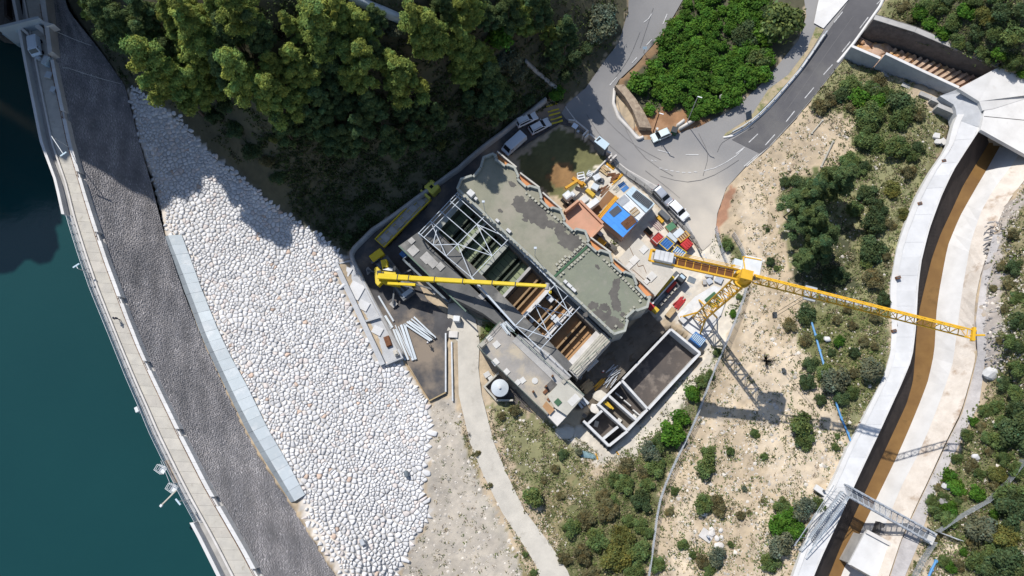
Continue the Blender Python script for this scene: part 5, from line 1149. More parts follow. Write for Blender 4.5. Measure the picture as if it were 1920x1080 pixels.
zone("""1549 163 28 b;1580 175 40 d;1540 198 40 s;1597 156 50 b;1633 167 42 b;1695 192 64 d round dark bush below the stepped retaining wall;1690 220 50 b;1633 212 60 b;1628 234 50 b;1622 263 46 b;1642 265 46 b;1684 277 60 b;1712 291 30 b;1723 274 30 d;1746 198 26 b;1622 310 26 d;1656 291 34 s;1704 322 34 s;1763 209 14 b;1780 229 10 d;1612 182 46 g;1650 150 40 s;1660 175 40 b;1600 200 34 s;1662 240 36 s;1560 185 30 s;1720 215 34 s;1735 240 30 s;1700 250 36 s;1650 190 36 g
1577 333 72 D pine with a bare forked trunk leaning on the stony slope;1529 358 62 D;1498 377 60 D;1515 412 66 D;1538 424 56 D;1473 341 28 d;1495 339 28 d;1594 299 46 b;1560 325 42 b;1628 361 46 d;1645 389 46 d;1602 392 40 b;1639 420 62 d;1676 353 36 y;1712 370 34 d;1698 400 26 y;1656 372 22 s;1670 420 26 s;1610 320 30 b
1549 440 60 D;1538 466 56 D;1515 484 42 D;1560 517 40 d;1577 517 42 d;1639 464 66 d;1628 486 36 b;1642 523 50 s;1659 543 36 b;1656 560 34 d;1600 470 26 d;1590 500 26 b;1608 512 16 d;1662 480 22 s
1515 588 46 d small dark tree with the blue pipe running out beneath it;1481 610 30 s;1512 638 28 s;1574 638 27 g;1538 633 20 b;1560 661 22 d;1602 661 28 d;1636 689 62 o;1571 714 66 o;1549 700 42 b;1521 683 36 d;1515 717 42 d;1445 489 22 d;1456 503 14 b;1642 596 26 s;1600 610 24 s;1620 640 26 s;1640 650 20 s;1570 600 24 s;1600 700 26 s;1590 580 22 s;1439 675 38 x;1600 735 34 b;1580 745 40 d;1540 750 30 d;1440 430 12 d""",
     'bushes on the slope below the flood channel', 'on the channel slope', lambda r: r[1], 'counted down from the retaining wall')
zone("""1507 799 58 T;1512 827 46 b;1487 841 26 d;1326 875 50 T round bush with a clear shadow beside the footpath;1329 849 36 b;1324 807 24 d;1369 846 22 b;1321 948 46 b;1293 973 28 b;1346 945 40 s;1363 917 30 s;1388 967 24 s;1360 979 30 s;1281 1021 28 b;1346 1046 44 o;1315 1052 32 s;1360 1063 12 b;1397 917 14 o;1307 1007 28 b;1371 1021 16 b;1467 951 42 b;1484 967 40 g;1461 984 46 g;1509 956 52 o;1535 948 36 b;1495 993 40 g;1467 1024 62 o;1445 1057 42 b;1377 824 18 b;1416 812 22 b;1433 855 18 b;1459 863 18 b;1568 838 18 b;1571 818 14 b;1330 1070 26 b;1395 905 12 d;1420 870 12 s;1265 920 22 b;1256 960 20 s;1262 1065 30 s;1250 1040 26 s;1350 960 30 s;1300 1040 18 b;1405 960 10 s;1430 940 10 s""",
     'bushes on the bare slope beside the fence path', 'on the bare slope', lambda r: r[1], 'counted down from the crane shadow')
zone("""997 932 52 T single round tree shading the pale concrete lane;1222 847 46 o;1230 876 52 b;1172 910 46 b;1175 873 36 s;1202 940 46 d;1177 977 32 b;1167 1010 62 y;1155 1044 66 y;1120 1015 52 b;1072 990 42 b;1200 1035 52 b;1260 815 60 g;1240 828 46 b;1232 1060 40 b;1055 852 24 d;1085 847 20 o;1012 1060 24 b;1060 1047 32 s;1080 930 20 s;1072 822 12 x;1276 784 38 g;1290 762 36 b;1300 737 38 g;1315 716 32 b;1331 702 24 b;1346 660 22 b;1353 640 16 d;1386 556 16 b;1376 588 18 g;1362 458 32 b;1377 476 30 g;1386 490 20 b;1140 960 50 s;1100 975 46 s;1130 930 36 s;1095 1040 46 s;1200 985 40 b;1215 1000 28 b;1190 1075 50 b;1110 1075 40 s;1150 900 34 b;1215 910 36 b;1250 855 26 b;1150 940 30 b;1208 885 30 s;965 770 30 s;940 780 22 s;1010 860 22 s;1040 880 24 s;1070 900 26 s;1000 1075 18 b;880 815 12 x;895 850 14 s;905 880 14 x;920 910 12 s;985 1040 14 b;1020 900 16 s;1050 930 22 s;928 606 14 g;915 615 14 g;905 630 12 s;1150 460 9 y""",
     'bushes between the concrete lane and the wire fence', 'between lane and fence', lambda r: r[1], 'counted down from the works yard')
zone("""1828 791 26 g;1815 818 32 b;1807 846 32 b;1797 860 28 b;1855 821 32 b;1913 812 84 d;1888 796 44 b;1858 848 22 s;1873 889 44 y;1887 860 36 b;1780 893 34 g;1798 914 38 g;1833 926 38 g;1822 873 32 s;1840 889 28 b;1770 933 32 b;1750 940 30 b;1797 940 20 b;1897 926 64 b;1910 882 44 b;1758 957 40 b;1780 955 38 g;1782 976 42 b;1807 987 32 g;1798 1003 26 g;1843 990 64 o;1867 965 26 g;1890 1007 64 y;1808 1035 20 g;1837 1050 52 b;1860 1062 52 d;1900 1052 74 d;1772 1052 30 b;1785 1065 24 g;1742 973 26 y;1733 1043 20 s;1900 950 72 d;1850 770 30 b;1870 760 36 b;1905 770 50 d;1890 720 40 d;1912 690 44 b;1900 640 40 b;1915 600 44 d;1912 560 36 b;1895 530 36 s;1905 500 40 d;1890 470 34 s;1900 440 30 s;1880 500 26 s;1915 650 30 d;1870 600 22 s;1885 580 24 s;1865 540 20 s;1875 640 18 s;1868 690 20 b;1880 755 34 d;1840 800 24 s;1850 860 26 s;1865 910 28 s;1815 960 26 s;1830 1010 24 s;1750 1010 22 s;1720 1075 22 s;1765 1000 18 s;1800 1060 24 s;1825 1020 26 s;1830 845 22 b;1880 830 40 b;1895 990 44 d;1870 1030 40 b;1908 740 40 b;1862 935 22 s;1810 935 16 s;1760 915 18 s""",
     'bushes on the far bank of the flood channel', 'on the far bank', lambda r: r[1], 'counted down from the grey rock')
zone("""1725 20 40 g;1745 40 36 g;1735 60 26 y;1700 10 26 s;1690 18 20 s;1765 12 44 b;1790 40 46 b;1815 20 40 g;1770 62 36 g;1800 74 36 b;1830 60 40 d;1850 25 44 y;1845 95 34 b;1870 60 44 b;1880 20 50 d;1905 60 50 b;1875 100 36 g;1905 110 44 b;1915 20 44 d;1780 -5 40 d;1830 -5 44 b;1870 -8 44 b;1820 85 24 d;1855 112 22 b;1895 125 26 b;1918 138 24 g;1740 5 34 b;1755 70 18 g;1680 40 18 s;1710 35 22 s;1885 85 30 d;1860 45 26 d""",
     'bushes of the thicket above the spillway', 'above the spillway', lambda r: r[0], 'counted along from the new road')
print('plants', len(PLANTED))

# low scrub, dry grass and loose stones: nobody could count them
def scatter(poly, n, rs, avoid=()):
    poly = np.array(poly); o = []
    x0, y0 = poly.min(0); x1, y1 = poly.max(0)
    m = int(n * 1.6 * (x1 - x0) * (y1 - y0) / max(1, abs(.5 * np.sum(poly[:, 0] * np.roll(poly[:, 1], -1) - np.roll(poly[:, 0], -1) * poly[:, 1]))))
    x = rs.uniform(x0, x1, m); y = rs.uniform(y0, y1, m); k = inside(x, y, poly)
    for a in avoid: k &= ~inside(x, y, a)
    k &= (vnoise(x, y, .055) + .5 * vnoise(y, x, .15) + rs.normal(0, .35, m)) > -.15
    return np.c_[x[k], y[k]][:n]
SITE = [(640, 480), (700, 430), (850, 326), (1025, 190), (1060, 200), (1300, 440), (1330, 470), (1300, 560), (1345, 640), (1140, 850), (1040, 800), (1000, 775), (905, 740), (840, 740), (755, 690), (640, 540)]
AV = [SITE, LANE, JUN, NEW, RIP]
AV.append([(x, y) for x, y, _ in CO] + [(x, y) for x, y, _ in S2][::-1])
rs = np.random.default_rng(3)
def tufts(name, spots, cols, size, blades, mname, label):
    V, C = [], []
    for x, y, g in Gs(spots):
        s = size * rs.uniform(.4, 1.5); n = blades; base = np.array(cols[rs.integers(len(cols))]) * rs.uniform(.75, 1.25)
        a = rs.uniform(0, 6.3, n); q = s * np.sqrt(rs.random(n)) * .8; p = np.c_[x + q * np.cos(a), y + q * np.sin(a), np.full(n, g) + rs.uniform(.02, .28, n) * s]
        d = rs.normal(size=(n, 3)); d /= np.linalg.norm(d, axis=1)[:, None]; e = np.cross(d, rs.normal(size=(n, 3))); e /= np.linalg.norm(e, axis=1)[:, None]; w_ = s * rs.uniform(.25, .5, n)[:, None]
        V.append(np.stack([p - d * w_ * .8, p - e * w_ * .45, p + d * w_ * .8, p + e * w_ * .45], 1).reshape(-1, 3)); C.append(np.tile(base, (4 * n, 1)))
    V = np.concatenate(V); me = fast_mesh(name, V, np.arange(len(V)).reshape(-1, 4), col=np.concatenate(C)); tag(link(name, me, MATS[mname]), label, None, None, 'stuff')
mat('scrub', (.8, .8, .8), (1.2, 1.2, 1.2), scale=2, rough=.9, attr='Col', spec=.1)
G1, G2, G3, G4 = (.12, .145, .055), (.21, .20, .09), (.34, .285, .16), (.28, .22, .16)
parts = []
for poly, n in (([(1560, 120), (1600, 105), (1720, 180), (1780, 230), (1672, 480), (1668, 700), (1590, 830), (1570, 740), (1500, 640), (1510, 560), (1460, 360), (1600, 280), (1520, 200)], 7000), ([(1400, 310), (1560, 170), (1600, 280), (1480, 330), (1470, 480), (1510, 640), (1480, 760), (1590, 830), (1560, 910), (1480, 1090), (1240, 1090), (1260, 880), (1390, 640), (1400, 480), (1370, 380)], 2600),
                ([(1880, 430), (1930, 330), (1930, 1090), (1700, 1090), (1745, 985), (1840, 770), (1880, 600)], 6000), ([(1660, 5), (1920, -10), (1920, 135), (1800, 95), (1650, 35)], 2200), ([(850, 790), (1040, 790), (1140, 860), (1260, 800), (1345, 660), (1300, 790), (1226, 990), (1213, 1090), (1000, 1090), (930, 930)], 6500), ([(810, 760), (850, 745), (890, 870), (990, 1090), (735, 1090), (765, 1045), (812, 955)], 260)):
    parts.append(scatter(poly, n, rs, AV))
sp = np.concatenate(parts); sat = []
for (o_, x_, y_, d_, k_) in PLANTED:
    if k_ in 'bdsygoT' and x_ > 880 and not (1190 < x_ < 1510 and y_ < 240):
        m_ = int(6 + d_ * .8); a_ = rs.uniform(0, 6.3, m_); q_ = d_ * (.42 + .55 * rs.random(m_) ** 1.5); sat.append(np.c_[x_ + q_ * np.cos(a_) * 1.15, y_ + q_ * np.sin(a_)])
sat = np.concatenate(sat)
for a_ in AV[1:]: sat = sat[~inside(sat[:, 0], sat[:, 1], a_)]
tufts('bush_fringe', sat, [(.105, .145, .045), (.125, .16, .05), (.15, .165, .065), (.20, .18, .095)], .46, 8, 'scrub', 'low growth fringing the bushes on the slopes')
tufts('low_scrub', sp, [G1, G1, (.13, .16, .05), G2, G3, G4], .38, 7, 'scrub', 'low scrub and tufts scattered over the pale slopes')
sp = scatter([(480, 260), (700, 180), (1020, 120), (1050, 190), (960, 230), (830, 335), (690, 432), (650, 470), (560, 405)], 7000, rs, [])
sp = np.concatenate([sp, scatter([(150, 30), (700, -20), (1160, -20), (1130, 110), (1020, 190), (900, 270), (650, 300), (450, 310), (330, 200), (240, 155)], 5000, rs, [])])
tufts('undergrowth', sp, [(.05, .07, .022), (.06, .085, .03), (.045, .055, .025), (.035, .055, .02)], .6, 7, 'scrub', 'dark undergrowth of the wood and the yard lawn')
sp = scatter(IVY, 1500, rs, []); tufts('ground_ivy', sp, [(.06, .12, .02), (.075, .14, .025), (.05, .095, .02)], .6, 8, 'scrub', 'leafy green ground cover of the thicket between the roads')
V, F, C, o = [], [], [], 0
sp = np.concatenate([scatter([(1380, 340), (1560, 180), (1600, 280), (1480, 330), (1470, 480), (1510, 640), (1480, 760), (1590, 830), (1480, 1090), (1240, 1090), (1260, 880), (1390, 640), (1400, 480)], 5200, rs, AV), scatter([(1560, 120), (1720, 180), (1780, 230), (1672, 480), (1668, 700), (1590, 830), (1500, 640), (1460, 360), (1600, 280)], 1500, rs, AV), scatter([(1840, 500), (1880, 400), (1925, 330), (1925, 740), (1850, 700)], 1600, rs, []), scatter([(810, 760), (850, 745), (1040, 790), (1140, 860), (1030, 1090), (735, 1090), (765, 1045), (812, 955)], 2400, rs, AV), scatter([(1745, 985), (1840, 770), (1925, 740), (1925, 1090), (1700, 1090)], 900, rs, AV)])
W = Gs(sp)
for p in W:
    s = .09 * rs.lognormal(0, .55); s = min(s, .42); h = s * rs.uniform(.5, .9); a0 = rs.uniform(0, 6.3)
    ring = [(p[0] + s * rs.uniform(.7, 1.3) * math.cos(a0 + k * 1.2566), p[1] + s * rs.uniform(.7, 1.3) * math.sin(a0 + k * 1.2566), p[2] - .02) for k in range(5)]
    V += ring + [(p[0] + rs.uniform(-.3, .3) * s, p[1] + rs.uniform(-.3, .3) * s, p[2] + h)]
    F += [(o + k, o + (k + 1) % 5, o + 5) for k in range(5)]; g = rs.uniform(.34, .66); C += [(g, g * .92, g * .81)] * 6; o += 6
me = fast_mesh('loose_stone', np.array(V), np.array(F), col=np.array(C)); tag(link('loose_stone', me, MATS['rubble']), 'loose pale stones strewn over the slopes and bare ground', None, None, 'stuff')
# ================================================================== vehicles
mat('car_white', (.72, .73, .74), rough=.3, spec=.5); mat('car_silver', (.42, .44, .47), rough=.3, metal=.4); mat('car_pale', (.58, .66, .64), rough=.3, spec=.5); mat('van_white', (.62, .68, .74), rough=.35)
mat('glass_dark', (.02, .024, .028), rough=.08, spec=.6); mat('tyre', (.022, .022, .022), rough=.9); mat('lamp_glass', (.75, .75, .72), rough=.2); mat('red_lamp', (.35, .02, .015), rough=.3)
if 'yellow' not in MATS: mat('yellow', (.60, .40, .03), (.5, .33, .03), scale=1, rough=.6, rnd=.06)
mat('crane_yellow', (.62, .46, .015), (.56, .41, .015), scale=1, rough=.45); mat('truck_yellow', (.62, .58, .10), (.54, .50, .09), scale=1, rough=.5); mat('tower_orange', (.70, .395, .025), (.62, .34, .02), scale=1.2, rough=.5, rnd=.05)
mat('red_paint', (.46, .035, .028), (.36, .03, .025), scale=1, rough=.55, rnd=.08); mat('blue_paint', (.045, .17, .42), (.035, .13, .34), scale=1, rough=.5, rnd=.06); mat('blue_roof', (.05, .26, .66), (.04, .21, .58), scale=.8, rough=.5); mat('pale_blue', (.45, .56, .62), (.40, .50, .56), scale=.8, rough=.5)
mat('tin_white', (.66, .67, .66), (.56, .57, .56), scale=.8, rough=.5, rnd=.04); mat('timber', (.46, .34, .19), (.36, .26, .14), scale=2, rough=.85, rnd=.12); mat('orange_beam', (.62, .32, .03), (.5, .25, .03), scale=2, rough=.7, rnd=.08); mat('mud', (.22, .105, .035), (.17, .08, .028), scale=.5, rough=.35)
mat('dark_plastic', (.045, .05, .055), rough=.7); mat('bag_white', (.68, .67, .64), (.58, .57, .54), scale=2, rough=.9, bump=.5); mat('pink_panel', (.46, .34, .31), rough=.8)
mat('green_machine', (.07, .20, .10), (.06, .16, .085), scale=1, rough=.6); mat('water_pipe', (.10, .27, .50), rough=.4); mat('skin', (.42, .26, .18), rough=.7); mat('cloth_dark', (.035, .045, .075), rough=.9); mat('helmet_white', (.75, .72, .70), rough=.4)
def head_of(p, q, z=0):
    a, b = P(*p, z), P(*q, z); return math.atan2(b.y - a.y, b.x - a.x)
def car(label, x, y, front, body, L=4.3, W=1.8, H=1.5, kind='hatch', ground=None, group=None, rails=False, name='parked_car', cat='car'):
    g = G(x, y, .06) if ground is None else P(x, y, ground); rz = head_of((x, y), front)
    c = P(x, y, g.z + .8); o = empty(name, label, cat, (c.x, c.y, g.z), rz, group)
    # side profile (x along the car, z up), swept across with a narrower roof
    if kind == 'van': prof = [(-.5, .28), (-.5, .9), (-.48, 1.0), (.30, 1.0), (.40, .60), (.485, .50), (.5, .28)]; rf = (-.47, .30)
    else: prof = [(-.5, .30), (-.495, .56), (-.44, .66), (.22, .62), (.46, .54), (.5, .30)]; rf = None
    def sweep(prof, wd, top_w=None):
        mb = MB(); n = len(prof); vs = []
        for s in (-1, 1):
            for (u, z) in prof: vs.append((u * L, s * wd / 2 * (1 if z < .7 else (top_w or 1)), z * H))
        mb.add(vs, [tuple(range(n)), tuple(range(n, 2 * n))] + [(i, (i + 1) % n, n + (i + 1) % n, n + i) for i in range(n)]); return mb
    sweep(prof, W, .93).build('body', body, o, bevel=.06)
    if kind != 'van':
        cab = [(-.46, .60), (-.40, .93), (-.30, 1.0), (.02, .98), (.10, .92), (.24, .60)] if kind == 'hatch' else [(-.485, .60), (-.46, .94), (-.38, 1.0), (.04, .98), (.10, .93), (.23, .60)]
        sweep(cab, W * .92, .86).build('cabin', body, o, bevel=.05)
        def quad(name, pts, m): mb = MB(); mb.add(pts + [(x, y, z - .03) for x, y, z in pts], [(0, 1, 2, 3), (4, 5, 6, 7), (0, 1, 5, 4), (1, 2, 6, 5), (2, 3, 7, 6), (3, 0, 4, 7)]); mb.build(name, m, o)
        w1, w2 = W * .43, W * .37
        quad('windscreen', [(.235 * L, -w1, .63 * H), (.235 * L, w1, .63 * H), (.085 * L, w2, .955 * H), (.085 * L, -w2, .955 * H)], MATS['glass_dark'])
        quad('rear_window', [(cab[0][0] * L - .012, -w1, .66 * H), (cab[0][0] * L - .012, w1, .66 * H), (cab[1][0] * L - .02, w2, .93 * H), (cab[1][0] * L - .02, -w2, .93 * H)], MATS['glass_dark'])
        for s in (-1, 1): quad('side_window', [(-.40 * L, s * (W * .46 + .012), .66 * H), (.17 * L, s * (W * .46 + .012), .66 * H), (.07 * L, s * (W * .405 + .012), .92 * H), (-.36 * L, s * (W * .405 + .012), .92 * H)], MATS['glass_dark'])
        if rails:
            for s in (-1, 1): mb = MB(); mb.bar((-.38 * L, s * W * .34, 1.05 * H), (.02 * L, s * W * .34, 1.05 * H), .05); mb.build('roof_rail', MATS['dark_steel'], o)
    else:
        mb = MB(); w1 = W * .40; pts = [(.415 * L, -w1, .62 * H), (.415 * L, w1, .62 * H), (.318 * L, w1 * .92, .985 * H), (.318 * L, -w1 * .92, .985 * H)]
        mb.add(pts + [(x + .02, y, z + .02) for x, y, z in pts], [(0, 1, 2, 3), (4, 5, 6, 7), (0, 1, 5, 4), (1, 2, 6, 5), (2, 3, 7, 6), (3, 0, 4, 7)]); mb.build('windscreen', MATS['glass_dark'], o)
        for s in (-1, 1): mb = MB(); mb.box((.25 * L, s * W * .478, .68 * H), (.13 * L, .03, .22 * H)); mb.build('side_window', MATS['glass_dark'], o)
        mb = MB(); mb.box((-.10 * L, 0, H + .003), (.60 * L, W * .62, .03)); mb.build('roof_panel', body, o)
    for sx in (-.31, .31):
        for s in (-1, 1): mb = MB(); mb.bar((sx * L, s * (W / 2 - .2), .31), (sx * L, s * (W / 2 + .015), .31), .62, n=14); mb.build('wheel', MATS['tyre'], o)
    for s in (-1, 1):
        mb = MB(); mb.box((.487 * L, s * W * .36, .44 * H), (.10, .32, .12)); mb.build('headlight', MATS['lamp_glass'], o)
        mb = MB(); mb.box((-.492 * L, s * W * .40, .50 * H), (.06, .2, .2)); mb.build('tail_light', MATS['red_lamp'], o)
        mb = MB(); mb.box((.17 * L, s * (W * .5 + .08), .66 * H), (.14, .2, .12)); mb.build('mirror', body, o)
    return o
car('white car parked in shade tight against the curved lane wall', 987, 223, (1010, 212), MATS['car_white'], group='parked cars', rails=True)
car('white car with roof rails parked in shade nearest the yellow stripes', 1012, 236, (1035, 224), MATS['car_white'], group='parked cars', rails=True)
car('pale van parked in shade by the corner of the waterworks hall', 964, 270, (945, 287), MATS['van_white'], L=5.0, W=1.95, H=1.95, kind='van', cat='van', name='parked_van')
car('pale green hatchback parked beside the green bin', 1239, 253, (1218, 262), MATS['car_pale'], L=3.7, W=1.65, group='parked cars')
car('silver car parked on the pavement, the upper one of the pair', 1243, 367, (1258, 383), MATS['car_silver'], group='parked cars')
car('white car parked on the pavement, the lower one of the pair', 1272, 394, (1288, 410), MATS['car_white'], group='parked cars')
car('small white van in shade on the far end of the dam crest', 66, 87, (69, 110), MATS['van_white'], L=3.6, W=1.7, H=1.7, kind='van', ground=ZC + .02, cat='van', name='parked_van')
# yellow flatbed lorry in the lane
def local(o, mb, name, m, **k): return mb.build(name, m, o, **k)
g = P(756, 411, 1.0); rz = head_of((709, 459), (805, 362), 1.5)
o = empty('flatbed_lorry', 'long yellow flatbed lorry parked in the shaded lane', 'lorry', (g.x, g.y, hz(g.x, g.y) + .06), rz)
Lb = (P(709, 459, 1.2) - P(798, 370, 1.2)).length
mb = MB(); mb.box((0, 0, .9), (Lb, 2.35, .18)); local(o, mb, 'deck', MATS['grey_concrete'])
for s in (-1, 1):
    mb = MB(); mb.box((0, s * 1.15, 1.09), (Lb, .2, .45)); local(o, mb, 'side_board', MATS['crane_yellow'])
    mb = MB(); mb.box((0, s * .55, 1.085), (Lb * .98, .10, .07)); local(o, mb, 'deck_rail', MATS['crane_yellow'])
mb = MB(); mb.box((-Lb / 2, 0, 1.09), (.12, 2.4, .55)); local(o, mb, 'tail_board', MATS['crane_yellow'])
mb = MB(); mb.box((Lb / 2 - .1, 0, 1.09), (.35, 2.4, 1.3)); local(o, mb, 'head_board', MATS['truck_yellow'])
for k in range(6): mb = MB(); mb.box((-Lb * .38 + k * Lb * .15, random.uniform(-.2, .2), 1.083), (1.1, 1.3 + random.random() * .5, .12 + .2 * random.random())); local(o, mb, 'load_slab', MATS['grey_concrete'])
cx = Lb / 2 + 1.7
mb = MB(); mb.box((cx, 0, .7), (2.1, 2.3, 2.1)); local(o, mb, 'cab', MATS['truck_yellow'], bevel=.22)
mb = MB(); mb.box((cx - .1, 0, 2.79), (.6, .6, .06)); local(o, mb, 'roof_hatch', MATS['glass_dark'])
mb = MB(); mb.box((cx + 1.03, 0, 1.7), (.06, 1.9, .8)); local(o, mb, 'windscreen', MATS['glass_dark'])
for px_ in (cx + .1, Lb / 2 - 1.8, -Lb / 2 + 1.2, -Lb / 2 + 2.5, -Lb / 2 + 3.8):
    for s in (-1, 1): mb = MB(); mb.bar((px_, s * .85, .5), (px_, s * 1.2, .5), 1.0, n=14); local(o, mb, 'wheel', MATS['tyre'])
# yellow mobile crane
o = empty('mobile_crane', 'yellow mobile crane with its long telescopic boom reaching over the filter basins', 'mobile crane', tuple(P(735, 525, 0))); bpy.context.view_layer.update()
def wp(mb, name, m, par=None, **k): return under(mb.build(name, m, **k), par or o)
a, b = P(714, 486, 1.2), P(768, 556, 1.2); d = (b - a).normalized(); n_ = Vector((-d.y, d.x, 0))
mb = MB(); mb.prism([tuple((a + n_ * s).xy) for s in (-1.35, 1.35)] + [tuple((b + n_ * s).xy) for s in (1.35, -1.35)], .5, 1.35); wp(mb, 'carrier', MATS['dark_steel'])
for s in (-.95, -.25, .55): 
    mb = MB(); q = [a + d * .4 + n_ * s, b - d * .4 + n_ * s]; mb.bar(q[0] + Vector((0, 0, .18)), q[1] + Vector((0, 0, .18)), .35, .12); wp(mb, 'carrier_rail', MATS['blue_grey'])
q = P(707, 479, 1.8); mb = MB(); mb.box((q.x, q.y, .7), (2.5, 1.5, 1.5), math.radians(38)); wp(mb, 'carrier_cab', MATS['crane_yellow'], bevel=.12)
mb = MB(); mb.box((q.x - .2, q.y - .95, 1.5), (1.7, .5, .55), math.radians(38)); wp(mb, 'cab_window', MATS['glass_dark'])
q = P(764, 549, 1.4); mb = MB(); mb.box((q.x, q.y, .8), (2.0, .75, .8), math.radians(38)); wp(mb, 'tool_box', MATS['sheet_panel'])
for (px_, py_) in ((690, 508), (738, 570), (777, 505), (815, 545)):
    q = P(px_, py_, .1); mb = MB(); mb.box((q.x, q.y, .06), (1.1, 1.1, .14), math.radians(45)); mb.cyl((q.x, q.y, .2), .18, .6, 8); wp(mb, 'outrigger_pad', MATS['grey_concrete'])
    t = (P(735, 520, .7) - q); r_ = P(*lerp2((px_, py_), (741, 521), .75), .75); mb = MB(); mb.bar((q.x, q.y, .75), tuple(r_), .28, .3); wp(mb, 'outrigger_arm', MATS['dark_steel'])
for sx in range(4):
    for s in (-1.15, 1.15): q = a + d * (1.0 + sx * 2.1) + n_ * s; mb = MB(); mb.bar((q.x - n_.x * .2, q.y - n_.y * .2, .5), (q.x + n_.x * .2, q.y + n_.y * .2, .5), 1.0, n=12); wp(mb, 'wheel', MATS['tyre'])
tb, te = Vector(P(712, 520, 2.4)), Vector(P(1026, 538, 12.0)); bd = (te - tb); bl = bd.length; bd.normalize()
side = Vector((-bd.y, bd.x, 0)).normalized()
cwp = [P(702, 503, 2.6), P(708, 500, 2.6), P(716, 508, 2.6), P(716, 530, 2.6), P(709, 537, 2.6), P(704, 531, 2.6)]
mb = MB(); mb.prism([(p.x, p.y) for p in cwp], 1.4, 2.8); wp(mb, 'counterweight', MATS['crane_yellow'], bevel=.1)
mb = MB(); mb.prism([tuple(P(*p, 2.6).xy) for p in ((712, 508), (742, 510), (745, 528), (750, 537), (722, 532), (712, 528))], 1.35, 2.7); wp(mb, 'slewing_deck', MATS['crane_yellow'], bevel=.06)
mb = MB(); q = P(711, 511, 2.9); mb.box((q.x, q.y, 2.71), (.75, .75, .25), .2); q = P(718, 513, 2.9); mb.box((q.x, q.y, 2.71), (.25, .8, .2), .2); wp(mb, 'deck_hatch', MATS['dark_plastic'])
mb = MB(); q = P(722, 497, 2.5); mb.box((q.x, q.y, 1.4), (1.1, 1.9, 1.6), .25); wp(mb, 'operator_cab', MATS['crane_yellow'], bevel=.12)
mb = MB(); q = P(727, 504, 3.1); mb.box((q.x, q.y, 2.3), (1.7, .5, .7), -.12); wp(mb, 'engine_cover', MATS['steel'])
cut = [0, .13, .20, .36, .53, .70, .83, 1.0]
for k in range(7):
    w_ = .98 - .075 * k; A = tb + bd * bl * cut[k] + Vector((0, 0, .5)); B = tb + bd * bl * min(1, cut[k + 1] + .012) + Vector((0, 0, .5))
    mb = MB(); mb.bar(A, B, w_, w_ * 1.1); wp(mb, 'boom_section', MATS['crane_yellow'], bevel=.07)
    if k: mb = MB(); mb.bar(A - bd * .09, A + bd * .09, w_ + .2, w_ * 1.1 + .16); wp(mb, 'boom_collar', MATS['dark_plastic'])
    if k in (1, 3, 4, 5, 6):   # faint grey maker's lettering on the top plates
        for t in range(9):
            q = A + (B - A) * (.42 + .028 * t) + Vector((0, 0, w_ * .553)) ; mb = MB(); mb.bar(q, q + bd * .11, .2 if t % 3 else .12, .012); wp(mb, 'boom_lettering', MATS['blue_grey'])
mb = MB(); A = tb + side * -1.05 + Vector((0, 0, .2)); mb.bar(A + bd * 2, A + bd * 7.6 + Vector((0, 0, .15)), .45, .4)
for k in range(6): mb.bar(A + bd * (3.0 + k * .8) + side * .3, A + bd * (3.5 + k * .8) - side * .3, .1, .1)
wp(mb, 'folded_jib', MATS['crane_yellow'])
mb = MB(); mb.bar(te + Vector((0, 0, .4)) - side * .5, te + Vector((0, 0, .4)) + side * .5, .7, .7, n=10); wp(mb, 'boom_head', MATS['grey_concrete'])
mb = MB(); mb.bar(te + bd * .5, te + bd * .5 + Vector((0, 0, -3.4)), .06); wp(mb, 'hoist_rope', MATS['dark_plastic'])
mb = MB(); q = te + bd * .5 + Vector((0, 0, -3.9)); mb.box(tuple(q), (.4, .4, .55)); wp(mb, 'hook_block', MATS['crane_yellow'])

# ------------------------------------------------------------------ tower crane
o = empty('tower_crane', 'tall yellow orange tower crane with a lattice mast and a jib across the channel', 'tower crane', tuple(P(1310, 598, 0))); bpy.context.view_layer.update()
mat('deck_brown', (.16, .065, .02), (.11, .045, .015), scale=1.5, rough=.85); TO = MATS['tower_orange']; HM = 27.4
base = Vector(P(1309, 598, 0)); hd_ = P(1398, 517, 29.0); jt = P(1832, 627, 29.0); cj = P(1220, 478, 29.0)
jd = Vector((jt.x - hd_.x, jt.y - hd_.y, 0)); jl = jd.length; jd.normalize(); js = Vector((-jd.y, jd.x, 0)); cdir = Vector((cj.x - hd_.x, cj.y - hd_.y, 0)); cl = cdir.length; cdir.normalize(); cs = Vector((-cdir.y, cdir.x, 0))
base = Vector((hd_.x * .55 + base.x * .45, hd_.y * .55 + base.y * .45, 0))
mw = .85; cor = [Vector((sx * mw * math.cos(.75) - sy * mw * math.sin(.75), sx * mw * math.sin(.75) + sy * mw * math.cos(.75), 0)) for sx, sy in ((-1, -1), (1, -1), (1, 1), (-1, 1))]
for c in cor: mb = MB(); mb.bar(base + c + Vector((0, 0, .4)), base + c + Vector((0, 0, HM)), .18); wp(mb, 'mast_chord', TO)
NB = 13
for k in range(NB):
    z0, z1 = .6 + (HM - .8) * k / NB, .6 + (HM - .8) * (k + 1) / NB; mb = MB()
    for i in range(4):
        A, B = cor[i], cor[(i + 1) % 4]; mb.bar(base + A + Vector((0, 0, z0)), base + B + Vector((0, 0, z0)), .09)
        mb.bar(base + (A if (k + i) % 2 else B) + Vector((0, 0, z0)), base + (B if (k + i) % 2 else A) + Vector((0, 0, z1)), .09)
    wp(mb, 'mast_lacing', TO)
for k in range(4):
    mb = MB(); q = base + cor[k] * 2.7; mb.bar(q + Vector((0, 0, .3)), base + cor[k] + Vector((0, 0, 5.0)), .22); mb.bar(q + Vector((0, 0, .3)), base + cor[(k + 1) % 4] * 2.7 + Vector((0, 0, .3)), .3); wp(mb, 'base_frame', TO)
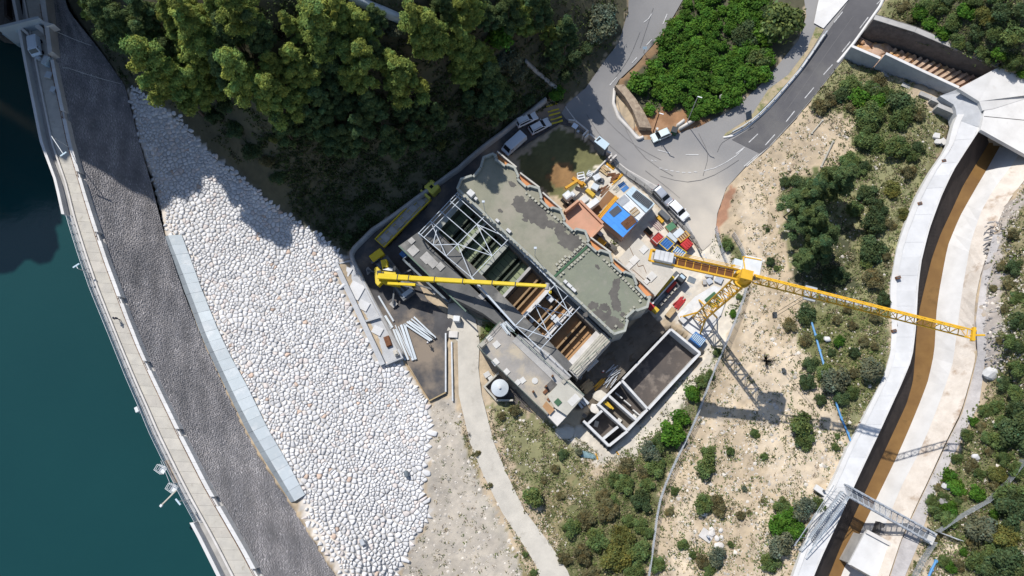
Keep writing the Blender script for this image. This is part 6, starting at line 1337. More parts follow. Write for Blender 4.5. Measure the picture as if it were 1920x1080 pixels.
for k, s in enumerate((1, -1)):
    q = base + cor[1] * 1.9 * s; mb = MB(); mb.box((q.x, q.y, .05), (2.6, 1.1, 1.2), .75); wp(mb, 'ballast_block', MATS['fresh_concrete'])
top = base + Vector((0, 0, HM))
mb = MB(); mb.cyl(tuple(top), 1.25, .55, 18); wp(mb, 'slewing_ring', TO)
mb = MB(); mb.cyl(tuple(top + Vector((0, 0, .56))), 1.0, 1.4, 10, .75); mb.box(tuple(top + Vector((0, 0, 1.9))), (1.5, 1.3, .7), math.atan2(jd.y, jd.x)); wp(mb, 'slewing_platform', TO)
zj = HM + 1.5
# jib: two lower chords, one upper chord, lacing per bay
J0 = Vector((top.x, top.y, zj)) + jd * 1.1
def jp(t, s, h): return J0 + jd * (jl - 1.1) * t + js * s + Vector((0, 0, h))
for s in (-.58, .58): mb = MB(); mb.bar(jp(0, s, 0), jp(1, s, 0), .16); wp(mb, 'jib_chord', TO)
mb = MB(); mb.bar(jp(0, 0, 1.15), jp(.93, 0, 1.0), .17); wp(mb, 'jib_chord', TO)
NJ = 26
for k in range(NJ):
    t0, t1 = k / NJ, (k + 1) / NJ; mb = MB()
    mb.bar(jp(t0, -.58, 0), jp(t0, .58, 0), .08); tm = (t0 + t1) / 2
    for s in (-.58, .58):
        if t1 < .95: mb.bar(jp(t0, s, 0), jp(tm, 0, 1.1), .08); mb.bar(jp(tm, 0, 1.1), jp(t1, s, 0), .08)
    mb.bar(jp(t0, -.58 if k % 2 else .58, 0), jp(t1, .58 if k % 2 else -.58, 0), .07); wp(mb, 'jib_lacing', TO)
mb = MB(); mb.bar(jp(.985, -.9, .1), jp(.985, .9, .1), .35, .5); mb.bar(jp(1, 0, 0), jp(1.02, 0, .9), .2); wp(mb, 'jib_tip', TO)
mb = MB(); mb.bar(jp(.30, .2, .12), jp(.56, .2, .12), .5, .06); wp(mb, 'jib_walkway', MATS['steel'])
mb = MB(); q = jp(.265, 0, -.45); mb.box(tuple(q), (1.5, 1.9, .4), math.atan2(jd.y, jd.x)); wp(mb, 'trolley', MATS['steel'])
mb = MB(); mb.bar(q + jd * .3, q + jd * .3 + Vector((0, 0, -14)), .05); mb.bar(q - jd * .3, q - jd * .3 + Vector((0, 0, -14)), .05); wp(mb, 'hoist_rope', MATS['dark_plastic'])
mb = MB(); mb.box(tuple(q + Vector((0, 0, -14.6))), (.5, .9, .7)); wp(mb, 'hook_block', MATS['dark_plastic'])
C0 = Vector((top.x, top.y, zj)) + cdir * 1.0
def cp(t, s, h): return C0 + cdir * (cl - 1.0) * t + cs * s + Vector((0, 0, h))
for s in (-.7, .7): mb = MB(); mb.bar(cp(0, s, .1), cp(1, s, .1), .2, .4); wp(mb, 'counter_jib_girder', TO)
mb = MB(); mb.bar(cp(.04, 0, -.03), cp(.86, 0, -.03), 1.1, .06); wp(mb, 'counter_jib_deck', MATS['deck_brown'])
for k in range(9): mb = MB(); mb.bar(cp(.05 + .09 * k, -.65, .0), cp(.05 + .09 * k, .65, .0), .07); wp(mb, 'deck_crossbar', TO)
for s in (-.85, .85): mb = MB(); mb.bar(cp(0, s, 1.15), cp(.75, s, 1.15), .05); mb.bar(cp(0, s, .6), cp(.75, s, .6), .05); wp(mb, 'handrail', TO)
for k in range(4): mb = MB(); A = cp(.745 + .05 * k, 0, .1); mb.bar(A, A + cdir * .72, 1.4, 2.1); wp(mb, 'counterweight_block', MATS['fresh_concrete'], bevel=.05)
mb = MB(); mb.bar(cp(.71, 0, -.4), cp(.95, 0, -.4), 1.65, 1.1); wp(mb, 'counterweight_tray', MATS['steel'])
mb = MB(); A = cp(.97, 0, .2); mb.bar(cp(.94, -.8, .35), cp(1.0, -.8, .35), .22); mb.bar(cp(.94, .8, .35), cp(1.0, .8, .35), .22); mb.bar(cp(1, -.8, .35), cp(1, .8, .35), .3, .4); wp(mb, 'tail_frame', TO)
q = P(1411, 499, 28.6); mb = MB(); mb.box((q.x, q.y, 26.6), (2.3, 2.6, 2.1), math.radians(-14)); wp(mb, 'operator_cabin', MATS['tin_white'], bevel=.08)
mb = MB(); mb.box((q.x, q.y - 1.28, 27.2), (1.9, .3, 1.1), math.radians(-14)); wp(mb, 'cabin_window', MATS['glass_dark'])
mb = MB(); A = Vector((q.x, q.y, 28.72)); 
for u, v in (((-1.2, 1.3), (1.2, .8)), ((-1.2, 1.3), (-1.0, -1.2))): mb.bar(A + Vector((*u, 0)), A + Vector((*v, 0)), .14, .1)
wp(mb, 'cabin_trim', TO)
q = P(1388, 497, 27.5); mb = MB(); mb.box((q.x, q.y, 26.3), (1.9, 1.3, 1.4), math.radians(-18)); wp(mb, 'switch_cabinet', MATS['sheet_panel'])
mb = MB(); mb.bar(cp(.06, -1.1, .3), P(1372, 499, 28.2), .3, .25); wp(mb, 'side_bracket', TO)
# crane pad
sheet('crane_pad', [(1270, 590), (1303, 556), (1338, 535), (1368, 545), (1352, 590), (1330, 625), (1316, 640), (1292, 622), (1280, 612)], MATS['fresh_concrete'], off=.25, lower=0)

# ================================================================== works yard
def boxthing(name, label, cat, x, y, size, deg, z0, m, top=None, group=None, bevel=.03, extra=None):
    """a crate, box or block with a lid or rim part; deg: turn of its long side in the picture"""
    c = P(x, y, z0 + size[2]); a = -math.radians(deg); o = empty(name, label, cat, (c.x, c.y, z0), a, group)
    mb = MB(); mb.box((0, 0, 0), size); mb.build('body', MATS[m], o, bevel=bevel)
    if top: mb = MB(); mb.box((0, 0, size[2] + .002), (size[0] * .94, size[1] * .94, .06)); mb.build('lid', MATS[top], o)
    if extra: extra(o, size)
    return o
def slats(m, n=6, frame=None):
    def f(o, s):
        for k in range(n): mb = MB(); mb.box((-s[0] / 2 + s[0] * (k + .5) / n, random.uniform(-.05, .05), s[2] + .02), (s[0] / n * .5, s[1] * random.uniform(.55, .88), .1)); mb.build('slat', MATS[m], o)
        if frame:
            for sy in (-1, 1): mb = MB(); mb.box((0, sy * s[1] * .47, s[2]), (s[0] * 1.02, .12, .16)); mb.build('rim', MATS[frame], o)
            for sx in (-1, 1): mb = MB(); mb.box((sx * s[0] * .47, 0, s[2] + .001), (.12, s[1] * .93, .15)); mb.build('rim', MATS[frame], o)
    return f
boxthing('skip', 'red skip with a pale slatted cover, the one nearest the blue roofed huts', 'skip', 1233, 446, (1.9, 1.5, 1.5), -44, 0, 'red_paint', None, 'red and blue skips', extra=slats('red_paint', 5, 'pink_panel'))
boxthing('skip', 'blue skip with a yellow rim between the red skips', 'skip', 1250, 457, (2.0, 1.9, 1.4), 44, 0, 'blue_paint', None, 'red and blue skips', extra=slats('blue_paint', 5, 'yellow'))
boxthing('skip', 'blue skip with a yellow rim under the tail of the tower crane', 'skip', 1273, 473, (2.2, 1.7, 1.4), 40, 0, 'blue_paint', None, 'red and blue skips', extra=slats('pale_blue', 6, 'yellow'))
boxthing('skip', 'bright red skip at the gate end of the skip row', 'skip', 1288, 458, (1.8, 1.5, 1.5), -42, 0, 'red_paint', None, 'red and blue skips', extra=slats('red_paint', 4, None))
boxthing('steel_box', 'grey flat lidded box beside the first blue skip', 'box', 1261, 445, (2.1, .9, 1.0), 42, 0, 'steel', 'sheet_panel')
boxthing('steel_rack', 'rusty brown rack between the red skip and the grey generator', 'rack', 1281, 444, (2.2, 1.1, 1.1), -38, 0, 'rust', None, extra=slats('timber', 5, 'orange_beam'))
boxthing('generator', 'grey rounded generator near the end of the hoarding', 'generator', 1272, 437, (1.9, 1.2, 1.2), -40, 0, 'steel', 'sheet_panel', bevel=.2)
# three cabins side by side
for lab, pts, m in (('pale blue flat roofed site cabin nearest the road', [(1187, 349), (1228, 382), (1211, 399), (1173, 362)], 'pale_blue'), ('white flat roofed site cabin in the middle of the three', [(1172, 363), (1210, 400), (1197, 414), (1155, 378)], 'tin_white'), ('blue roofed site cabin nearest the terracotta terrace', [(1154, 379), (1196, 415), (1168, 445), (1127, 410)], 'blue_roof')):
    q = [P(x, y, 3.0) for x, y in pts]; c = sum(q, Vector()) / 4; o = empty('site_cabin', lab, 'cabin', (c.x, c.y, 0), 0, 'site cabins'); bpy.context.view_layer.update()
    wp(MB().prism([(c.x + (p.x - c.x) * .97, c.y + (p.y - c.y) * .97) for p in q], -.1, 2.9), 'wall', MATS['pink_panel' if m == 'blue_roof' else 'tin_white']); wp(MB().prism([(p.x, p.y) for p in q], 2.9, 3.02), 'roof', MATS[m])
    for k in range(3):
        A, B = P(*lerp2(pts[0], pts[3], (k + 1) / 4), 3.03), P(*lerp2(pts[1], pts[2], (k + 1) / 4), 3.03); mb = MB(); mb.bar(A, B, .06, .05); wp(mb, 'roof_seam', MATS[m])
def mesh_mat(label, x, y, L, W, deg, z, m, n1=7, n2=5, w=.06, h=.08, name='mesh_mat', cat='mesh'):
    c = P(x, y, z); o = empty(name, label, cat, (c.x, c.y, z), -math.radians(deg))
    for k in range(n1): mb = MB(); mb.box((-L / 2 + L * k / (n1 - 1), 0, .005), (w, W, h)); mb.build('bar', MATS[m], o)
    for k in range(n2): mb = MB(); mb.box((0, -W / 2 + W * k / (n2 - 1), .005 + h), (L, w, h * .7)); mb.build('bar', MATS[m], o)
    return o
mesh_mat('dark steel mesh and scrap lying on the pale blue cabin roof', 1204, 374, 3.6, 1.3, 40, 3.05, 'dark_steel', 14, 6, .09, .12)
mesh_mat('grey mesh mat lying on the white cabin roof beside the blue roof', 1168, 376, 1.9, 1.3, -40, 3.05, 'steel', 10, 8, .07, .05)
mesh_mat('brown timber pallet on the white cabin roof', 1190, 397, 1.3, 1.2, -40, 3.05, 'timber', 6, 3, .13, .08)
mesh_mat('large dark rusty mat on the blue cabin roof', 1179, 417, 2.3, 1.5, -40, 3.05, 'rust', 13, 8, .12, .06)
mesh_mat('small dark mat on the blue cabin roof by the terrace', 1154, 396, 1.9, 1.1, -40, 3.05, 'dark_steel', 9, 6, .12, .05)
mesh_mat('grey reinforcing mesh flat on the pale yard near the crane pad', 1296, 546, 2.0, 1.7, 30, .1, 'steel', 10, 9, .05, .05)
boxthing('rubber_mat', 'square slate grey mat on the pale yard near the crane pad', 'mat', 1297, 525, (1.4, 1.1, .08), 25, .05, 'blue_grey', 'blue_grey')
# small excavator with folded orange arm
o = empty('mini_excavator', 'small excavator with a pale cab and folded orange arm by the yard lawn', 'excavator', tuple(P(1066, 372, 0))); bpy.context.view_layer.update()
for s in (0, 1): q = P(1061 + 9 * s, 381 - 8 * s, .5); mb = MB(); mb.box((q.x, q.y, 0), (2.3, .45, .6), math.radians(-45)); wp(mb, 'track', MATS['tyre'])
q = P(1064, 366, 2.2); mb = MB(); mb.box((q.x, q.y, .7), (1.5, 1.3, 1.7), math.radians(40)); wp(mb, 'cab', MATS['sheet_panel'], bevel=.1)
mb = MB(); mb.box((q.x, q.y, 2.41), (1.0, .8, .04), math.radians(40)); wp(mb, 'cab_roof', MATS['tin_white'])
q = P(1073, 364, 1.6); mb = MB(); mb.box((q.x, q.y, .7), (.9, 1.0, .9), math.radians(40)); wp(mb, 'engine_cover', MATS['steel'], bevel=.08)
mb = MB(); mb.bar(P(1060, 353, 2.2), P(1083, 339, 2.0), .42, .5); wp(mb, 'boom', MATS['orange_beam']); mb = MB(); mb.bar(P(1073, 334, 1.5), P(1093, 346, 1.2), .6, .5); wp(mb, 'arm', MATS['orange_beam']); mb = MB(); mb.bar(P(1089, 343, .9), P(1095, 350, .7), .9, .7); wp(mb, 'bucket', MATS['orange_beam'])
def cage(label, x, y, sx, sy, h, deg, m='tin_white', z=0, name='frame_crate'):
    c = P(x, y, z + h); o = empty(name, label, 'frame', (c.x, c.y, z), -math.radians(deg))
    for u in (-1, 1):
        for v in (-1, 1): mb = MB(); mb.box((u * sx / 2, v * sy / 2, 0), (.1, .1, h)); mb.build('post', MATS[m], o)
    for zz in (.1, h - .1):
        for u in (-1, 1): mb = MB(); mb.box((u * sx / 2, 0, zz), (.1, sy, .1)); mb.build('rail', MATS[m], o); mb = MB(); mb.box((0, u * sy / 2, zz + .003), (sx, .1, .1)); mb.build('rail', MATS[m], o)
    for k in (-.17, .17): mb = MB(); mb.box((0, k * sy, h - .08), (sx, .22, .06)); mb.build('crossbar', MATS[m], o)
    mb = MB(); mb.box((0, 0, .12), (sx * .95, sy * .95, .05)); mb.build('floor', MATS['dark_steel'], o)
cage('white frame crate with open top beside the orange excavator arm', 1090, 331, 1.2, 1.6, 1.3, -12)
cage('small empty grey frame on the lawn edge by the yard kerb', 1106, 325, .9, .9, .8, 30, 'steel')
B = boxthing
B('bulk_bag', 'grey wrapped bulk bag in the upper corner of the works yard', 'bag', 1119, 332, (1.3, 1.1, 1.1), -30, 0, 'sheet_panel', 'steel', bevel=.2)
B('tank_container', 'white square tank beside the muddy pool and yellow box', 'container', 1116, 350, (1.3, 1.2, 1.1), 30, 0, 'tin_white', 'sheet_panel', bevel=.12)
B('storage_box', 'yellow lidded box next to the white square tank', 'box', 1107, 361, (1.9, .75, .7), 42, 0, 'yellow', 'yellow')
B('white_container', 'white ribbed container against the terrace corner, nearer the muddy pool', 'container', 1110, 382, (2.7, 1.1, 1.7), -38, 0, 'tin_white', 'tin_white')
B('white_container', 'shorter white container against the terrace corner, next to the lawn', 'container', 1096, 374, (1.6, 1.1, 1.6), -38, 0, 'tin_white', 'pale_pad')
B('dark_crate', 'small black open crate below the grey bulk bag', 'crate', 1127, 337, (.9, .8, .6), 20, 0, 'dark_plastic', 'dark_steel')
sheet('muddy_pool', [(1110, 396), (1141, 357), (1156, 369), (1124, 406)], MATS['mud'], off=.10, lower=0)
def stack(label, name, cat, a, b, n, w, gap, m, z=.1, h=.14, jit=.12, layers=1, part='beam', group=None):
    A, Bq = P(*a, z), P(*b, z); d = (Bq - A).normalized(); s = Vector((-d.y, d.x, 0)); o = empty(name, label, cat, tuple((A + Bq) / 2), 0, group); bpy.context.view_layer.update()
    for l in range(layers):
        for k in range(n):
            t = s * (k - (n - 1) / 2) * (w + gap); j = random.uniform(-jit, jit) * 3; zz = Vector((0, 0, h / 2 + l * h * 1.02)); f = random.uniform(-jit, jit)
            mb = MB(); mb.bar(A + t + d * j + zz - s * f, Bq + t + d * j + zz + s * f, w, h); wp(mb, part, MATS[m], o)
    return o
stack('stack of cream boards in the upper corner of the works yard', 'board_stack', 'boards', (1127, 314), (1139, 325), 4, .3, .04, 'timber', layers=3, part='board')
stack('orange beams lying along the hoarding at the top of the yard', 'beam_stack', 'beams', (1136, 305), (1149, 316), 2, .25, .05, 'orange_beam', layers=2)
stack('white boards beside the orange beams at the top of the yard', 'board_stack', 'boards', (1133, 308), (1139, 312), 2, .3, .03, 'tin_white', part='board')
stack('brown heap of timber beside the hoarding', 'timber_stack', 'timber', (1141, 335), (1157, 330), 6, .22, .06, 'rust', layers=2, jit=.2)
stack('yellow plank edge along the brown timber heap', 'plank_stack', 'planks', (1147, 345), (1166, 329), 2, .2, .06, 'orange_beam', layers=2, part='plank')
stack('pale pipes and boards between timber heap and pale blue cabin', 'pipe_stack', 'pipes', (1150, 358), (1168, 341), 5, .18, .14, 'plank', jit=.2, part='pipe')
stack('dark scrap beams beside the white square tank', 'scrap_stack', 'beams', (1120, 366), (1136, 352), 5, .2, .08, 'rust', jit=.25)
stack('long orange beams along the edge of the muddy pool', 'beam_stack', 'beams', (1123, 409), (1156, 370), 3, .2, .06, 'orange_beam', layers=2, jit=.06)
stack('pale timber laid beside the long orange beams', 'plank_stack', 'planks', (1125, 402), (1138, 386), 2, .2, .1, 'plank', part='plank')
stack('row of grey and red pipes lying in the cabin shade', 'pipe_stack', 'pipes', (1224, 411), (1240, 428), 5, .16, .2, 'pink_panel', part='pipe')
stack('pink and blue panels leaning by the hoarding near the pale blue cabin', 'panel_stack', 'panels', (1166, 353), (1176, 344), 2, .8, .1, 'blue_paint', part='panel')
stack('dark red tubes stacked near the crane pad', 'tube_stack', 'tubes', (1267, 575), (1282, 560), 6, .14, .06, 'red_paint', layers=2, part='tube')
stack('pale steel beam lying at the gate near the crane', 'steel_beam', 'beam', (1350, 472), (1365, 506), 1, .35, 0, 'tin_white', h=.3, jit=0)
stack('grey shutters and steel scrap lying near the gate', 'scrap_stack', 'scrap', (1335, 478), (1350, 505), 6, .3, .15, 'steel', jit=.35)
stack('white formwork boards stacked between pits and annexe', 'board_stack', 'boards', (1095, 731), (1108, 718), 5, .3, .03, 'timber', layers=3, part='board')
stack('yellow plastic pipes beside the white tank walls', 'pipe_stack', 'pipes', (1116, 728), (1134, 710), 4, .15, .05, 'orange_beam', part='pipe')
stack('grey steel frames leaning beside the white tank walls', 'frame_stack', 'frames', (1143, 702), (1160, 688), 6, .12, .16, 'steel', jit=.2, part='frame_bar')
stack('second pile of grey frames lower down by the white tank walls', 'frame_stack', 'frames', (1138, 722), (1152, 708), 5, .12, .16, 'steel', jit=.2, part='frame_bar')
stack('rough grey boards lying by the annexe end wall', 'board_stack', 'boards', (1086, 748), (1099, 762), 3, .45, .1, 'steel', part='board')
B('pale_bench', 'pale slab topped bench at the foot of the basin row', 'bench', 1108, 682, (2.6, 1.2, 1.0), -44, 0, 'pale_concrete', 'pale_pad')
B('yellow_box', 'yellow box beside the row of pipes in the cabin shade', 'box', 1238, 411, (1.5, .6, .6), 48, 0, 'yellow', 'orange_beam')
B('compressor', 'slate grey compressor beside the pale pavement hoarding', 'compressor', 1246, 403, (2.3, .95, 1.0), 46, 0, 'blue_grey', 'dark_steel', bevel=.12)
B('timber_crate', 'crate of mixed tools with a green sack near the compressor', 'crate', 1258, 425, (1.7, 1.3, .6), -35, 0, 'timber', 'green_machine')
B('rusty_bin', 'small rusty bin between the tool crate and the hoarding', 'bin', 1265, 416, (.7, .7, .6), 10, 0, 'rust', 'dark_steel')
B('planter_crate', 'open brown crate with weeds below the pipe row', 'crate', 1216, 434, (1.5, .9, .7), 45, 0, 'rust', 'dry_leaf')
B('green_skip', 'green skip full of white sacks beside the crane mast', 'skip', 1338, 562, (2.2, 2.0, 1.2), -40, 0, 'green_machine', 'green_paint', extra=lambda o, s: [MB().box((random.uniform(-.5, .5), random.uniform(-.5, .5), s[2]), (.6, .5, .4)).build('sack', MATS['bag_white'], o, bevel=.1) for _ in range(3)])
for lab, x, y, s in (('white bulk bag slumped under the counter jib', 1330, 514, 1.3), ('pale grey bulk bag below the slumped white one', 1330, 527, 1.1), ('grey bulk bag nearest the foot of the crane cabin', 1348, 524, 1.4)):
    B('bulk_bag', lab, 'bag', x, y, (s, s * .9, s * .7), random.uniform(0, 60), 0, 'bag_white', 'steel', 'bulk bags under the crane', bevel=.22)
B('barrel', 'small brown drum standing alone on the pale yard', 'drum', 1321, 529, (.7, .9, .8), 0, 0, 'timber', 'grey_concrete', bevel=.25)
B('blue_container', 'blue ribbed container at the corner of the new tank', 'container', 1309, 636, (2.2, 1.7, 2.0), 40, 0, 'blue_paint', None, extra=slats('pale_blue', 8, None))
B('dark_container', 'dark open container near the crane pad edge', 'container', 1258, 586, (2.0, 1.0, 1.0), -50, 0, 'dark_plastic', 'timber')
B('rusty_unit', 'orange brown rusty pump beside the zigzag facade', 'pump', 1128, 453, (1.7, 1.0, .9), 40, 0, 'rust', 'orange_beam', bevel=.15)
B('concrete_trough', 'small open concrete trough beside the rusty pump', 'trough', 1149, 463, (1.4, .9, .8), 45, 0, 'grey_concrete', 'dark_wall')
B('metal_rack', 'dark rack with pale fittings in the shade of the blue cabin', 'rack', 1123, 436, (1.6, .8, .8), 42, 0, 'dark_steel', 'steel')
B('vent_unit', 'grey six sided fan unit on the dark yard behind the annexe', 'fan', 1086, 705, (1.0, 1.0, .9), 20, 0, 'steel', 'blue_grey', bevel=.25)
B('sump_box', 'white square sump box in the dark ground by the new tank', 'box', 1096, 779, (.7, .6, .5), 30, 0, 'fresh_concrete', 'dark_wall')
B('white_unit', 'white cube shaped unit standing at the edge of the lane', 'box', 856, 597, (1.15, 1.0, 1.5), 5, 0, 'tin_white', 'tin_white')
B('pale_slab', 'pale square slab on the lane edge below the white unit', 'slab', 850, 627, (1.6, 1.15, .35), 2, 0, 'pale_pad', 'pale_concrete')
for k, (lab, a, b, n, w) in enumerate((('wide pale steel girder lying next to the concrete basin', (754, 606), (777, 672), 2, .42), ('pair of thin steel rails between the wide girders', (744, 611), (771, 669), 2, .16), ('pale steel girder lying closest to the concrete basin', (740, 619), (765, 676), 2, .34), ('single thin steel bar at the head of the girders', (712, 557), (739, 605), 1, .3), ('short pale girder beside the middle of the concrete basin', (721, 594), (734, 617), 2, .4), ('bundle of pale steel girders slanting across the wet yard', (765, 605), (812, 639), 3, .3), ('pair of thin steel girders slanting above the bundle', (774, 596), (816, 634), 2, .26))):
    stack(lab, 'steel_girder', 'girder', a, b, n, w, .12, 'sheet_panel', h=.3, group='steel girders on the wet yard')
for lab, a, b, w in (('long grey pipe at the edge of the wet yard', (836, 625), (836, 735), .26), ('long grey pipe beside the pale lane', (847, 641), (849, 752), .24)):
    stack(lab, 'long_pipe', 'pipe', a, b, 1, w, 0, 'steel', h=.25, jit=0, part='pipe')
stack('pinkish timber edging boards along the white rubble', 'edging_board', 'boards', (757, 676), (805, 751), 1, .18, 0, 'timber', h=.3, jit=0, part='board'); stack('timber edging board across the end of the wet yard', 'edging_board', 'boards', (805, 752), (836, 736), 1, .18, 0, 'timber', h=.3, jit=0, part='board')
B('blue_crate', 'dark blue crate with white fittings beside the shaded gallery', 'crate', 757, 478, (1.6, 1.0, .9), 42, 0, 'cloth_dark', 'blue_paint')
for lab, pts in (('steel scaffold frame standing at the gallery end above the lane', ((868, 552), (900, 580), (893, 588), (861, 560))), ('dark scaffold frame beside the annexe corner railing', ((905, 566), (930, 590), (924, 596), (899, 573)))):
    q = [P(x, y, 0) for x, y in pts]; o = empty('scaffold', lab, 'scaffold', tuple(q[0])); bpy.context.view_layer.update()
    for c in q: mb = MB(); mb.bar(c, c + Vector((0, 0, 3.2)), .08); wp(mb, 'standard', MATS['dark_steel'], o)
    for zz in (1.5, 3.1):
        for i in range(4): mb = MB(); mb.bar(q[i] + Vector((0, 0, zz)), q[(i + 1) % 4] + Vector((0, 0, zz)), .07); wp(mb, 'ledger', MATS['steel'], o)
    mb = MB(); mb.bar(q[0].lerp(q[3], .5) + Vector((0, 0, 1.55)), q[1].lerp(q[2], .5) + Vector((0, 0, 1.55)), .7, .05); wp(mb, 'board', MATS['plank'], o)
    mb = MB(); mb.bar(q[0], q[1] + Vector((0, 0, 3.1)), .06); wp(mb, 'brace', MATS['steel'], o)
# lorry with red beam and yellow board in the crane yard
g = P(1249, 547, 1.2); rz = head_of((1223, 577), (1281, 513), 1.2); o = empty('crane_lorry', 'lorry with a red beam and yellow panels parked beside the beige store', 'lorry', (g.x, g.y, .06), rz)
Lb = (P(1223, 577, 1) - P(1281, 513, 1)).length
mb = MB(); mb.box((0, 0, .7), (Lb, 2.3, .25)); local(o, mb, 'bed', MATS['dark_steel'])
mb = MB(); mb.box((.6, .85, .95), (Lb * .55, .6, .5)); local(o, mb, 'yellow_panel', MATS['yellow']); mb = MB(); mb.box((.2, .35, .95), (Lb * .85, .25, .55)); local(o, mb, 'white_rail', MATS['tin_white']); mb = MB(); mb.box((1.2, -.15, .95), (Lb * .28, .45, .6)); local(o, mb, 'red_beam', MATS['red_paint'])
mb = MB(); mb.box((-1.8, -.1, .95), (Lb * .3, .5, .3)); local(o, mb, 'blue_beam', MATS['blue_grey']); mb = MB(); mb.box((Lb / 2 - .7, -.4, .7), (1.4, 1.3, 1.5)); local(o, mb, 'cab', MATS['dark_plastic'], bevel=.1); mb = MB(); mb.box((Lb / 2 - .5, -.4, 2.21), (.5, .9, .04)); local(o, mb, 'cab_roof', MATS['pale_blue'])
mb = MB(); mb.box((-Lb / 2 + .2, .3, .95), (.9, 1.2, .9)); local(o, mb, 'red_block', MATS['red_paint']); mb = MB(); mb.box((-Lb / 2 + .3, -.8, .95), (.9, .9, .9)); local(o, mb, 'yellow_block', MATS['yellow'])
for k in range(5): mb = MB(); mb.box((-2.2 + k * .9, -.8, .96), (.6, .4, .2 + .2 * random.random())); local(o, mb, 'load', MATS['plank'])
for sx in (-.38, -.2, .36):
    for s in (-1, 1): mb = MB(); mb.bar((sx * Lb, s * .8, .45), (sx * Lb, s * 1.15, .45), .9, n=12); local(o, mb, 'wheel', MATS['tyre'])
# heaps of spoil
for k, (x, y, s, m, lab) in enumerate(((1127, 742, 1.5, 'lane_concrete', 'heap of pale rubble between annexe and new tank'), (1117, 765, 1.3, 'pale_concrete', 'whitish spoil heap at the corner of the small tank cells'), (1062, 808, 2.0, 'lane_concrete', 'beige spoil heap below the new tank'))):
    me = rock_me(60 + k, flat=.35); o = link('spoil_heap', me, MATS[m]); q = P(x, y, .3); o.location = (q.x, q.y, .1); o.scale = (s, s * .8, s); tag(o, lab, 'heap')
# tarpaulin
me = rock_me(77, flat=.2); mat('tarpaulin', (.20, .30, .32), (.13, .21, .23), scale=2, rough=.6, bump=.8); o = link('tarpaulin', me, MATS['tarpaulin']); q = P(1103, 854, .3); o.location = (q.x, q.y, hz(q.x, q.y)); o.scale = (1.9, .7, 1.2); o.rotation_euler = (0, 0, -.25); tag(o, 'crumpled blue green tarpaulin on the ground below the tank', 'tarpaulin')
for lab, a, b in (('yellow prop lying on the sand beside the new tank', (1234, 774), (1242, 766)), ('second yellow prop lying lower down the tank wall', (1229, 771), (1238, 778)), ('short yellow beam lying by the tarpaulin', (1117, 850), (1121, 862)), ('yellow beam end below the tank corner', (1155, 846), (1160, 853))):
    stack(lab, 'yellow_prop', 'prop', a, b, 1, .25, 0, 'orange_beam', h=.25, jit=0)
# entrance: gate kiosk, walls, sign
o = empty('gate_kiosk', 'small gate kiosk with a pale blue roof and dark roof panel', 'kiosk', tuple(P(1128, 275, 0))); bpy.context.view_layer.update()
q = [P(x, y, 3.0) for x, y in ((1124, 255), (1143, 270), (1134, 281), (1114, 265))]; c = sum(q, Vector()) / 4
wp(MB().prism([(c.x + (p.x - c.x) * .9, c.y + (p.y - c.y) * .9) for p in q], -.1, 2.85), 'wall', MATS['blue_grey']); wp(MB().prism([(p.x, p.y) for p in q], 2.85, 3.05), 'roof', MATS['pale_blue'])
q = [P(x, y, 3.1) for x, y in ((1124, 257), (1127, 259.5), (1119.5, 265), (1117.5, 263.5))]; wp(MB().prism([(p.x, p.y) for p in q], 3.05, 3.1), 'roof_panel', MATS['dark_plastic'])
o = empty('entrance_wall', 'angled pale grey entrance walls either side of the gate kiosk', 'wall', tuple(P(1100, 255, 0))); bpy.context.view_layer.update()
for a, b in (((1094, 255), (1103, 245)), ((1098, 259), (1105, 252)), ((1105, 252), (1117, 262)), ((1137, 284), (1146, 289)), ((1146, 289), (1140, 295)), ((1155, 289), (1143, 300)), ((1066, 222), (1078, 223)), ((1078, 223), (1103, 243))):
    world_part(wall(MB(), P(*a, 1.7), P(*b, 1.7), -.1, 1.7 if a[0] > 1080 else .9, .3), 'wall_length', MATS['pale_concrete'], o)
def post_sign(name, label, cat, x, y, h, w, hgt, deg, m, tilt=0.0, m2='dark_steel', thick=.06, flatp=False):
    b = G(x, y); o = empty(name, label, cat, tuple(b)); bpy.context.view_layer.update()
    mb = MB(); mb.bar(b, b + Vector((0, 0, h)), .09, n=6); wp(mb, 'post', MATS[m2], o)
    mb = MB(); mb.box((0, 0, 0), (w, hgt, thick)); p = mb.build('panel', MATS[m], o); p.location = (0, 0, h); p.rotation_euler = (tilt, 0, -math.radians(deg))
post_sign('square_panel', 'white square panel on a post at the shaded lawn corner', 'panel', 1077, 250, 3.0, 1.0, .9, 35, 'van_white', .25)
B('post_box', 'small grey box beside the white square panel', 'box', 1084, 246, (.5, .5, .8), 30, .1, 'steel', 'sheet_panel')
post_sign('notice_board', 'dark blue grey notice board on the verge beside the road', 'sign', 1397, 228, 2.4, 1.1, 1.7, -25, 'blue_grey', .9)
post_sign('low_sign', 'small pale road sign on the bank beside the upper road', 'sign', 1207, 99, 1.6, .8, .5, 0, 'pale_blue', .7)
B('wheelie_bin', 'dark green waste bin beside the pale green car', 'bin', 1265, 243, (1.1, 1.2, 1.2), 20, G(1265, 243).z, 'green_paint', 'dark_plastic')
for lab, a, b in (('short concrete barrier nearest the green bin', (1269, 238), (1282, 228)), ('long concrete barrier beside the green bin', (1273, 244), (1301, 227))):
    ribbon('road_barrier', [a, b], .5, .8, MATS['pale_concrete'], n=4, label=lab, cat='barrier')
